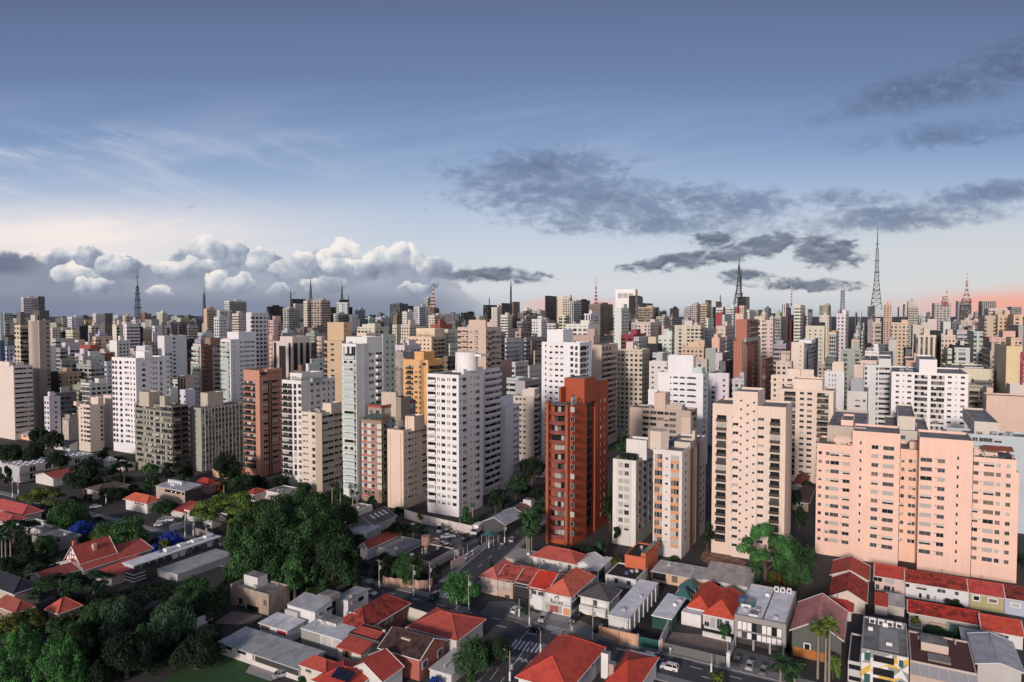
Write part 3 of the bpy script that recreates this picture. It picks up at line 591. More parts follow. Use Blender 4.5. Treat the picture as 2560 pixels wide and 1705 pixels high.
# ------------------------------------------------------------------ the red tower, with bowed balconies
def red_tower():
 c = 'G'; Y = 219; fh = 3.1
 C = P(cu(c, 540), cv(c, 235), Y); root = place('apartment_tower', None, loc=(C.x, C.y, 0), rz=TH, label='deep red tower with bowed maroon balconies and a boxy crown', cat='tower')
 H = C.z; red = (.33, .068, .030)
 def px(u, v=300, f='L'):
  k = kx(cu(c, u), 1000); return -(C.x - k*C.y)/(AX.x - k*AX.y) if f == 'L' else (k*C.y - C.x)/(BX.x - k*BX.y)
 xl = px(325); xb = px(515); x1 = 0.0; e = 2.6; dr = px(665, f='R'); d2 = px(742, f='R'); d3 = px(862, f='R')
 def part(name, pts, z0, z1, col, top=None, mt=M_WALL):
  m = MB(); m.prism(pts, z0, z1, mt, top or M_FLAT); return m.obj(name, root, color=col)
 part('wall', [(xl, 1.2), (xb, 1.2), (xb, .0), (x1-1.4, 0), (x1, 1.3), (x1+.9, dr), (x1+.3, dr), (x1+.3, d2), (x1+.9, d2), (x1+.9, d3), (xl, d3)], -1, H, (.38, .078, .032))
 part('corner_pier', [(xl, -1.2), (xl+.9, -1.2), (xl+.9, 1.4), (xl, 1.4)], -1, H+1.0, (.36, .10, .045)); part('corner_pier', [(xb-.5, -1.2), (xb+.4, -1.2), (xb+.4, 1.0), (xb-.5, 1.0)], -1, H+.2, (.34, .085, .04))
 # floors
 n = int(H/fh); w = xb - xl - 1.4; xm = (xl + .9 + xb - .5)/2
 for i in range(n):
  z = H - (i+1)*fh + .35
  m = MB(); k_ = 10; x0 = xm - w/2; ps = [(x0 + w*j/k_, .9 - 2.9*(.30 + .70*math.sin(math.pi*(j+.6)/(k_+1.2)))) for j in range(k_+1)]
  for (a, b), (cc, d) in zip(ps, ps[1:]):
   m.quad([(a, b, z-.55), (cc, d, z-.55), (cc, d, z+.72), (a, b, z+.72)], M_WALL); m.quad([(a, b, z+.72), (cc, d, z+.72), (cc, d+.22, z+.72), (a, b+.22, z+.72)], M_WALL)
   m.quad([(a, b+.22, z+.72), (cc, d+.22, z+.72), (cc, d+.22, z), (a, b+.22, z)], M_WALL)
  m.quad([(a, b, z) for a, b in ps] + [(x0+w, 1.2, z), (x0, 1.2, z)], M_WALL); m.quad([(x0, 1.2, z-.5), (x0+w, 1.2, z-.5)] + [(a, b, z-.5) for a, b in reversed(ps)], M_WALL)
  m.obj('balcony', root, color=(.235, .062, .052))
  m = MB(); r = random.Random(i*7+1); q = 5
  m.box(x0+.1, x0+w-.1, 1.10, 1.21, z, z+2.35, M_DFRAME)
  for j in range(q):
   a = x0 + .1 + (w-.2)*j/q
   if (j == 0 and r.random() < .7): m.box(a, a+w/q, .9, 1.10, z, z+2.4, M_WALL)
   else: m.box(a+.08, a+w/q-.08, 1.05, 1.10, z+.1, z+2.25, r.choice([M_PANE, M_PANE, M_CURT, M_PANE2, M_CURT, M_BROWNP]))
  m.obj('window', root, color=(.33, .09, .045))
  xw = px(556); me = window_mesh('p', 1.25, 1.5, r.choice((0, 0, 2, 3))); place('window', me, root, red, (xw, 0, z+.75))
  yw = px(645, f='R'); place('window', window_mesh('s', .7, 1.5, 0), root, red, (x1+.45, yw, z+.7), math.pi/2)
  for yy in (px(798, f='R'), px(832, f='R')): place('window', window_mesh('p', .9, 1.1, r.choice((0, 2, 3))), root, red, (x1+.9, yy, z+1.0), math.pi/2)
  for k2 in range(1):
   m = MB(); m.box(x1+.28, x1+.36, dr+.15, d2-.25, z+.1, z+2.5, M_PANE)
   for j in range(6): yy = dr + .25 + (d2-dr-.5)*j/5; m.box(x1+.36, x1+.46, yy-.05, yy+.05, z-.4, z+2.7, M_RAIL)
   m.obj('window', root)
 z = H
 # crown
 C2 = P(cu('C', 665), cv('C', 1090), Y + 7)
 def loc(p): d = p - root.location; return d.dot(AX), d.dot(BX), d.z
 t_, s_ = solve(cu('C', 480), cu('C', 665), cu('C', 770), 940, C2); ox, oy, h2 = loc(C2)
 m = MB(); m.box(ox-t_, ox, oy, oy+s_, z-.2, h2, M_WALL); m.obj('crown_box', root, color=(.36, .08, .033)); m = MB(); m.box(ox-t_+.3, ox-.3, oy+.3, oy+s_-.3, h2, h2+.05, M_FLAT); m.box(ox-t_*.75, ox-t_*.6, oy+1, oy+2, h2+.05, h2+1.1, M_DFRAME); m.obj('roof', root)
 part('crown_wing', [(xl+2.8, 4.5), (ox-t_-.05, 4.5), (ox-t_-.05, d3-1), (xl+2.8, d3-1)], H-.2, H+5.2, (.35, .08, .034)); part('side_wing', [(x1-2.0, d2), (x1+.92, d2), (x1+.92, d3+.02), (x1-2.0, d3+.02)], H-.2, H+6.2, (.38, .085, .035)); part('roof_slab', [(xb+.2, .4), (x1-.2, .4), (x1-.2, 4), (xb+.2, 4)], H+2.9, H+3.1, (.40, .12, .05), top=M_WALL); part('terrace_room', [(xb+.6, 1.8), (x1-.6, 1.8), (x1-.6, 5), (xb+.6, 5)], H-.2, H+2.9, (.62, .56, .48))
 m = MB(); pts = [(xl, -1.0), (xm, -1.9), (xb, -1.0), (xb+.4, 0), (-1.4, 0), (0, 1.3), (.8, dr)]
 for (a, b), (cc, d) in zip(pts, pts[1:]):
  L = math.hypot(cc-a, d-b); q = max(2, int(L/.9))
  for j in range(q+1): f = j/q; m.tube((a+(cc-a)*f, b+(d-b)*f, H), (a+(cc-a)*f, b+(d-b)*f, H+1.35), .045, .045, M_RAIL, 4)
  m.tube((a, b, H+1.35), (cc, d, H+1.35), .05, .05, M_RAIL, 4); m.tube((a, b, H+.7), (cc, d, H+.7), .03, .03, M_RAIL, 4)
 m.quad([(xl, 1.3, H+.03), (xl, -1, H+.03), (xm, -1.9, H+.03), (xb, -1, H+.03), (xb, 1.3, H+.03)], M_CONC); m.obj('terrace_railing', root)
 BOXES.append((Y, cu(c, 312), cu(c, 862), 945))
red_tower()
t = T('G', 930, 1140, 1290, 742, 219, (.62, .60, .56), 'off-white narrow tower with shuttered windows right of the red tower', fh=2.58, off=1.2); t.cols('L', [(986, 1026, 1.35, 'l'), (1039, 1081, 1.35, 'l')]).cols('R', [(1172, 1186, 1.5, 'p'), (1213, 1236, 1.4, 'p'), (1264, 1280, 1.4, 'p')]); t.panel('L', 932, 965, (.70, .68, .64)).panel('L', 1090, 1094, (.45, .43, .40)).panel('L', 1108, 1138, (.70, .68, .64)); t.body('G', 1050, 1237, 1287, 556, 224, color=(.68, .67, .65)); m = MB(); b_ = t.b; m.box(b_['ox']-b_['W']+1, b_['ox']-1, b_['oy']+3.5, b_['oy']+4, b_['h']-.7, b_['h']+1.6, M_PANE); m.obj('terrace_glazing', t.root); plants(t, t.b, 3, 1.2); t.done()
t = T('G', 1298, 1562, 1780, 655, 208, (.66, .61, .58), 'tower with two orange-striped veranda columns on its front', fh=2.62, off=1.5); t.cols('L', [(1316, 1390, 1.55, 'y'), (1466, 1544, 1.55, 'y'), (1416, 1440, .6, 'p', -.9)]).cols('R', [(1598, 1608, 1.0, 's'), (1738, 1748, .9, 's'), (1762, 1771, .9, 's')]); t.panel('R', 1640, 1668, (.32, .18, .13), t=.12).panel('R', 1700, 1726, (.32, .18, .13), t=.12); b_ = t.b
m = MB(); m.prism([(b_['ox']-9+3.4*math.cos(a*math.pi/3), b_['oy']+5+3.4*math.sin(a*math.pi/3)) for a in range(6)], b_['h']-.7, b_['h']+5.2, M_WALL); m.obj('roof_box', t.root, color=(.62, .53, .46)); t.body('G', 1490, 1636, 1690, 575, 216, color=(.56, .50, .45)); t.body('G', 1655, 1680, 1700, 470, 224, color=(.60, .50, .42)); t.tank(1).done()
t = T('C', 1085, 1640, 1700, 1385, 298, (.47, .38, .32), 'wide brown-grey slab with strip windows and an orange-topped lift tower', fh=2.65, off=1.2); t.cols('L', [(1205, 1262, 1.3, 'r'), (1270, 1330, 1.3, 'r'), (1338, 1396, 1.3, 'r'), (1404, 1440, 1.3, 'r'), (1448, 1510, 1.3, 'r')]).cols('R', [(1655, 1690, 1.2, 'p')]); t.panel('L', 1086, 1192, (.56, .44, .37)); t.body('C', 1305, 1408, 1452, 1222, 303, color=(.60, .46, .38)); t.body('C', 1400, 1560, 1590, 1335, 301, color=(.50, .43, .37)); t.body('G', 1555, 1640, 1668, 345, 296, z0=0, color=(.60, .49, .42), name='stair_shaft'); t.tank(3).done()
t = T('G', 1842, 2515, 2575, 252, 204, (.70, .57, .48), 'cream tower with a raised centre dotted by round portholes', fh=2.7, off=3.6)
t.cols('L', [(1888, 1974, 2.0, 'k'), (2030, 2084, .85, 'r'), (2268, 2322, .85, 'r'), (2382, 2470, 2.0, 'k')]); ct = t.body('G', 2030, 2256, 2256, 112, t.depth(2256, -.7), D=14, z0=0, name='centre_bay', color=(.72, .59, .50)); t.cols('L', [(2098, 2119, 1.25, 'o'), (2159, 2180, 1.25, 'o', -1.35), (2217, 2239, 1.25, 'o', -.4)], B=ct, off=2.2); t.cols('L', [(2036, 2086, .85, 'r')], B=ct, off=9.8); t.done()
t = T('H', 112, 602, 624, 100, 300, (.72, .59, .50), 'ornate cream tower with curly balconies and a boxed roof', fh=2.55, off=1.2); t.cols('L', [(155, 258, 1.9, 'k'), (298, 336, 1.0, 'p'), (366, 410, 1.0, 'p'), (458, 562, 1.9, 'k')]); t.body('H', 235, 500, 520, -2, 304); m = MB(); b_ = t.b; m.box(b_['ox']-b_['W']-.3, b_['ox']+.3, b_['oy']-.3, b_['oy']+.05, b_['h']-.5, b_['h']+.05, M_WALL, bottom=True); m.obj('cornice', t.root, color=t.color); t.tank(3).done()
# ------------------------------------------------------------------ the long pink building
def pink():
 E = P(cu('H', 2306), cv('H', 852), 189.0); lab = 'long pink apartment slab with stepped blocks and small ribbon windows'
 t = T('H', 2283, 2306, 2306, 852, 189, (.79, .54, .44), lab, fh=2.72, off=1.4, Dmin=16); t.vw = (10, 8, 34, 16, 18, 14); k = lambda u: kx(cu('H', u), 1200)
 def at(u, set_=0.0):                                   # depth on the front plane, then set back
  tt = (E.x - k(u)*E.y)/(AX.x - k(u)*AX.y); return E.y - tt*AX.y + set_
 def blk(ul, ur, vt, sb, cols, off=1.4, fh=2.72, **kw):
  Y = at(ur) + sb; B = t.body('H', ul, ur, ur, vt, Y, z0=-1, name='wall', D=16 - sb*.3, **kw); t.cols('L', cols, B=B, c='H', off=off, fh=fh, zmin=3.5); return B
 a = blk(1887, 2283, 735, -.25, [(1884+4, 1960, 1.0, 'r'), (1972, 1985, .3, 's'), (2008, 2102, 1.05, 'r'), (2120, 2166, 1.05, 'p'), (2216, 2256, 1.0, 'p')])
 b = blk(1392, 1886, 560, -.6, [(1420, 1528, 1.1, 'r'), (1558, 1572, .3, 's'), (1580, 1648, 1.1, 'r'), (1758, 1776, 1.0, 's', 1.2)], off=6.0)
 c = blk(1217, 1391, 645, 4.2, [(1224, 1240, 1.0, 'p'), (1244, 1273, 1.0, 'p'), (1314, 1344, 1.0, 'p'), (1350, 1380, 1.0, 'p')], off=3.0, color=(.82, .53, .40))
 d = blk(777, 1215, 495, -.6, [(858, 875, 1.0, 's', .9), (968, 1030, 1.1, 'r'), (1042, 1052, .3, 's'), (1074, 1176, 1.15, 'r')], off=4.0)
 e = blk(448, 776, 605, -.25, [(480, 508, .9, 'p'), (547, 580, 1.0, 'p'), (590, 668, 1.05, 'r'), (688, 698, .3, 's'), (706, 768, 1.0, 'r')], off=2.5)
 t.body('H', 1890, 2110, 2110, 650, at(2110)+4, z0=a['h']-.5, color=(.70, .55, .46)); m = MB(); x0, y0, h0 = a['ox'], a['oy'], a['h']
 m.quad([(x0-7.5, y0+.5, h0+2.1), (x0-.5, y0+.5, h0+2.1), (x0-.5, y0+4.5, h0+2.9), (x0-7.5, y0+4.5, h0+2.9)], M_TILE); m.tube((x0-7.2, y0+.7, h0-.7), (x0-7.2, y0+.7, h0+2.1), .08, .08, M_WFRAME, 4); m.tube((x0-.8, y0+.7, h0-.7), (x0-.8, y0+.7, h0+2.1), .08, .08, M_WFRAME, 4); m.obj('terrace_roof', t.root, color=(.35, .09, .05)); plants(t, a, 3, 1.4); plants(t, e, 3, 1.2)
 t.body('H', 670, 782, 798, 372, at(780)+14, z0=e['h']-1, color=(.78, .56, .48)); t.body('H', 545, 900, 925, 438, at(900)+8, z0=0, color=(.50, .42, .36), name='rear_wing'); t.body('H', 600, 772, 772, 540, at(772)+3, z0=e['h']-.8, color=(.72, .55, .46))
 t.body('H', 1300, 1388, 1388, 572, at(1388)+9, z0=c['h']-1, color=(.74, .50, .42)); t.tank(0).done()
 BOXES.append((195, cu('H', 430), 2560, cv('H', 480)))
pink()
t = T('D', 1135, 1842, 1850, 1048, 310, (.78, .76, .76), 'broad white block with brown window bays behind the pink slab', fh=2.62, off=1.2); t.cols('L', [(1178, 1208, .9, 'p'), (1240, 1255, .45, 's', -.2), (1285, 1320, .9, 'p'), (1350, 1468, 1.6, 'r'), (1502, 1625, 1.6, 'r'), (1655, 1690, .9, 'p'), (1725, 1740, .45, 's', -.2), (1775, 1812, .9, 'p')]); t.body('D', 1390, 1553, 1558, 915, 316); b_ = t.b
for cc_ in ((1345, 1473), (1497, 1630)):
 a, b2 = t.span(t.b, 'L', cu('D', cc_[0]), cu('D', cc_[1])); m = MB()
 for i in range(11): z = b_['h'] - 1.2 - 1.75 - i*2.62; m.box(a, b2, b_['oy']-.7, b_['oy'], z-.12, z+.1, M_WALL, bottom=True)
 m.obj('ledge_strip', t.root, color=t.color)
t.tank(3).done()
t = T('D', 885, 1132, 1262, 968, 350, (.62, .64, .64), 'pale grey slab with a column of strip windows beside the broad white block', fh=2.6, off=1.2); t.cols('L', [(893, 912, 1.4, 'p'), (995, 1012, 1.4, 'p'), (1022, 1072, 1.1, 'r'), (1074, 1120, 1.1, 'r')]); t.panel('L', 916, 924, (.70, .71, .70)); t.body('D', 1015, 1130, 1136, 908, 353); t.done()
t = T('D', 728, 911, 915, 1208, 330, (.58, .56, .54), 'small grey block with one blank wall below the tall pale tower', fh=2.9, off=4.0); t.cols('L', [(808, 852, .8, 'r')]).cols('L', [(878, 904, 1.1, 'p')], n=1); t.body('D', 762, 880, 884, 1095, 338, color=(.33, .35, .38)); t.tank(1).done()
t = T('D', 520, 702, 712, 1024, 370, (.66, .67, .69), 'tall pale tower with slit windows next to the ornate cream tower', fh=2.7, off=1.6); t.cols('L', [(562, 570, 1.3, 's'), (592, 600, 1.3, 's'), (616, 626, 1.3, 's')], n=6).cols('L', [(612, 636, .9, 'p')], off=20); t.body('D', 590, 696, 705, 945, 373, color='cream'); t.tank(2).done()
t = T('D', 1842, 2008, 2012, 1178, 335, (.44, .41, .35), 'grey-beige balcony block squeezed against the blank pink wall', fh=2.75, off=1.6); t.cols('L', [(1856, 1940, 2.0, 'k'), (1950, 1968, 1.0, 'p'), (1980, 1998, 1.2, 'p')]); t.tank(2).done()
t = T('D', 2006, 2500, 2500, 1262, 298, (.62, .46, .39), 'windowless pinkish wall block at the edge beyond the pink slab', Wmax=60); t.body('D', 2008, 2066, 2066, 1172, 318, z0=0, name='wall'); t.done()
t = T('H', 1620, 2420, 2420, 530, 232, (.46, .53, .58), 'pale blue block with flat roofs showing behind the pink slab', fh=2.8, off=1.2, Wmax=80); t.cols('L', [(1895, 1945, 1.3, 'l'), (1955, 2080, 1.3, 'r'), (2095, 2165, 1.3, 'r')]); t.body('H', 1895, 2120, 2135, 392, 240, color=(.60, .55, .49)); t.body('H', 1640, 1800, 1800, 480, 238, color=(.48, .47, .44)); t.tank(6).done()
t = T('H', 1075, 1482, 1490, 478, 258, (.55, .51, .45), 'stone-coloured block with a dark flat roof behind the pink recess', fh=2.8, off=2.0); t.cols('L', [(1235, 1275, 1.4, 'p')]); t.body('H', 1190, 1352, 1358, 338, 266, color=(.62, .56, .49)); t.tank(2).done()
t = T('C', 1340, 1755, 1802, 1042, 335, (.74, .74, .76), 'white tower with flattened arch windows behind the brown-grey slab', fh=3.0, off=2.0); t.cols('L', [(1452, 1466, .7, 's', -.2), (1483, 1525, .9, 'h'), (1543, 1588, .9, 'h'), (1610, 1690, .9, 'h')]).cols('R', [(1760, 1785, 1.2, 'p')]); t.body('C', 1430, 1665, 1690, 880, 341); t.body('C', 1655, 1745, 1775, 990, 337, color=(.50, .60, .58)); t.body('C', 1250, 1338, 1342, 1190, 338, z0=0, name='wing'); t.done()
t = T('C', 272, 622, 730, 757, 335, (.76, .76, .78), 'tall white tower with arched corner openings behind the red tower', fh=2.9, off=1.8); t.cols('L', [(304, 316, 1.3, 's', .6), (344, 371, .95, 'p'), (396, 424, .95, 'p'), (444, 470, .95, 'p'), (536, 562, 1.6, 'p'), (580, 602, 1.9, 'h')]).cols('R', [(628, 682, 2.1, 'h'), (688, 700, 1.6, 's')]); t.body('C', 322, 470, 560, 638, 339); t.tank(3).done()
t = T('C', 735, 822, 972, 778, 385, (.52, .44, .36), 'beige tower with planted bowed balconies right of the red tower', fh=3.1, off=5.0); t.cols('R', [(826, 868, 2.1, 'c'), (870, 915, 2.1, 'c'), (918, 962, 2.1, 'c')]); t.cols('R', [(835, 850, 2.6, 'h'), (862, 878, 2.6, 'h'), (890, 906, 2.6, 'h')], n=1, off=1.2); plants(t, t.b, 4); t.done()
t = T('C', 970, 1200, 1256, 1028, 430, (.66, .68, .70), 'blue-grey tower with a stack of strip windows and white side pier', fh=2.75, off=1.0); t.cols('L', [(1024, 1113, 1.2, 'r')]).cols('R', [(1212, 1250, 1.0, 'r')]); t.panel('L', 1005, 1016, (.18, .19, .21)).panel('L', 990, 1003, (.5, .53, .56)); t.panel('L', 1118, 1198, (.76, .76, .76)); t.body('C', 975, 1040, 1062, 965, 436, color='white'); t.tank(2).done()
t = T('B', 1350, 1580, 1722, 918, 360, (.72, .42, .19), 'bright orange tower with metal balconies left of the large white tower', fh=2.75, off=3.2); t.cols('L', [(1384, 1442, 1.9, 'k'), (1455, 1482, 1.0, 'p'), (1498, 1512, 1.2, 's')]).cols('R', [(1588, 1650, 2.0, 'k'), (1655, 1715, 2.0, 'k')]); t.cols('L', [(1530, 1560, 1.4, 'p')], n=1, off=1.6); t.body('B', 1455, 1542, 1640, 842, 366, color=(.74, .40, .17)); t.body('B', 1580, 1590, 1722, 935, 362, color=(.30, .26, .22)); t.done()
t = T('B', 1850, 2110, 2252, 618, 390, (.56, .44, .37), 'grey-pink tower with projecting balcony bays above the white drum roof', fh=3.1, off=2.0); t.cols('L', [(1856, 1884, 1.2, 'k'), (1890, 1948, 1.8, 'b'), (1962, 1986, 1.0, 'p'), (2008, 2036, 1.5, 'b')]).cols('R', [(2114, 2146, 1.8, 'k'), (2160, 2200, 1.4, 'r'), (2205, 2245, 1.4, 'r')]); t.body('B', 1952, 2108, 2118, 550, 394); t.done()
t = T('B', 655, 805, 876, 572, 366, (.56, .41, .27), 'blank tan tower crowned with a plain block', fh=2.7); t.cols('R', [(818, 832, .9, 's')]); t.done()
t = T('B', 626, 790, 812, 742, 354, (.52, .39, .27), 'tan tower with small square windows and brown corner balconies', fh=2.75, off=1.4); t.cols('L', [(628, 654, 1.9, 'k'), (688, 718, 1.0, 'p')]); t.done()
t = T('B', 155, 332, 495, 748, 470, (.62, .54, .50), 'pale tower striped with tall black glass slots', fh=60, off=1.6)
for a_, b2 in ((166, 188), (214, 274), (300, 320)): t.panel('L', a_, b2, (.02, .02, .022), top=3.2 if a_ == 214 else 1.0)
for a_, b2 in ((346, 382), (406, 432), (460, 490)): t.panel('R', a_, b2, (.02, .02, .022), top=1.2)
t.body('B', 220, 335, 490, 702, 474); t.done()
t = T('B', 1220, 1350, 1362, 1008, 384, (.40, .36, .33), 'grey concrete tower with blank shafts under the brown-grey upper block', mat_=M_STAIN, fh=3); t.cols('L', [(1282, 1290, 1.0, 's')], n=3, off=6); t.body('B', 1255, 1368, 1378, 895, 388, color=(.46, .41, .38)); t.body('B', 1275, 1350, 1452, 842, 392, color=(.38, .35, .33)); t.tank(2).done()
t = T('B', 1390, 1610, 1730, 702, 490, (.70, .57, .42), 'cream tower with a roof cornice and roof trees behind the orange tower', fh=3.0, off=2.2); t.cols('L', [(x, x+16, 1.1, 'p') for x in (1402, 1436, 1470, 1504, 1540, 1575)]).cols('R', [(1625, 1650, 1.5, 'k'), (1665, 1690, 1.5, 'k'), (1700, 1724, 1.5, 'k')]); t.body('B', 1470, 1640, 1725, 628, 496); plants(t, t.b, 12, 4); b_ = t.b; m = MB(); m.box(b_['ox']-b_['W']-.6, b_['ox']+.6, b_['oy']-.6, b_['oy'], b_['h']-.6, b_['h'], M_WALL, bottom=True); m.box(b_['ox'], b_['ox']+.6, b_['oy']-.6, b_['oy']+b_['D'], b_['h']-.6, b_['h'], M_WALL, bottom=True); m.obj('cornice', t.root, color=t.color); t.done()
t = T('C', 12, 200, 265, 1252, 340, (.55, .48, .43), 'grey-beige tower with striped windows between the two white towers', fh=2.75, off=1.2); t.cols('L', [(34, 55, 1.2, 'p'), (68, 88, 1.0, 'p'), (105, 126, 1.0, 'p')]).cols('R', [(206, 232, 1.6, 'k'), (236, 260, 1.2, 'p')]); t.body('C', 98, 205, 255, 1186, 345, color=(.62, .54, .49)); t.done()
t = T('C', -110, -60, 68, 1348, 292, (.70, .70, .72), 'low white tower tucked behind the rounded balconies of the large white tower', fh=2.8, off=1.4); t.cols('R', [(15, 24, 1.2, 's'), (30, 38, 1.2, 's'), (46, 56, 1.4, 'p')]); t.body('C', -110, -80, 10, 1255, 300); t.done()
t = T('C', 1805, 1945, 2015, 1132, 390, (.72, .73, .76), 'small white tower with three side balconies behind the arch-window tower', fh=2.9, off=2.0); t.cols('L', [(1836, 1866, 1.1, 'p')]).cols('R', [(1968, 1994, 1.8, 'k')]); t.body('C', 1805, 1870, 1990, 1040, 396); t.tank(3).done()
t = T('C', 2035, 2115, 2285, 742, 395, (.38, .155, .115), 'brick-red tower with a cream balcony front and stepped top', fh=2.9, off=1.2); t.panel('R', 2120, 2280, (.66, .55, .47)); t.cols('R', [(2136, 2152, 1.0, 'p', 0), (2168, 2182, .9, 'p'), (2204, 2244, 1.8, 'k')]); up = t.body('C', 2055, 2158, 2262, 545, 405, z0=0, name='wing'); t.cols('R', [(2170, 2255, 1.9, 'k')], B=up, n=3, fh=3.4); t.body('C', 2140, 2150, 2262, 718, 398, color=(.36, .42, .40)); t.done()
t = T('D', 28, 430, 436, 1072, 345, (.70, .58, .49), 'cream hotel-like tower with a roof cornice left of the ornate tower', fh=2.8, off=1.6); t.cols('L', [(56, 76, 1.2, 'p'), (100, 106, .4, 's'), (135, 152, 1.2, 'p'), (180, 224, 1.2, 'r'), (260, 280, 1.2, 'p'), (330, 350, 1.2, 'p'), (390, 410, 1.2, 'p')]); t.body('D', 180, 296, 300, 1002, 350); t.body('D', 305, 420, 424, 1008, 352); b_ = t.b; m = MB(); m.box(b_['ox']-b_['W']-.4, b_['ox']+.4, b_['oy']-.4, b_['oy'], b_['h']-3.6, b_['h']-3.1, M_WALL, bottom=True); m.obj('cornice', t.root, color=t.color); t.done()
t = T('D', 215, 330, 502, 755, 430, (.70, .62, .54), 'cream and white tower with blue and black vertical bands', fh=2.9, off=2.4); t.cols('L', [(290, 300, 1.0, 's')]).panel('R', 336, 500, (.74, .75, .78)).panel('R', 354, 366, (.03, .03, .035), top=6, t=.1).panel('R', 432, 462, (.10, .15, .26), t=.1).panel('R', 478, 490, (.12, .18, .30), t=.1); t.cols('R', [(372, 392, 1.0, 'p'), (402, 420, 1.4, 'k')]); t.body('D', 282, 400, 440, 735, 434, color='white'); t.done()
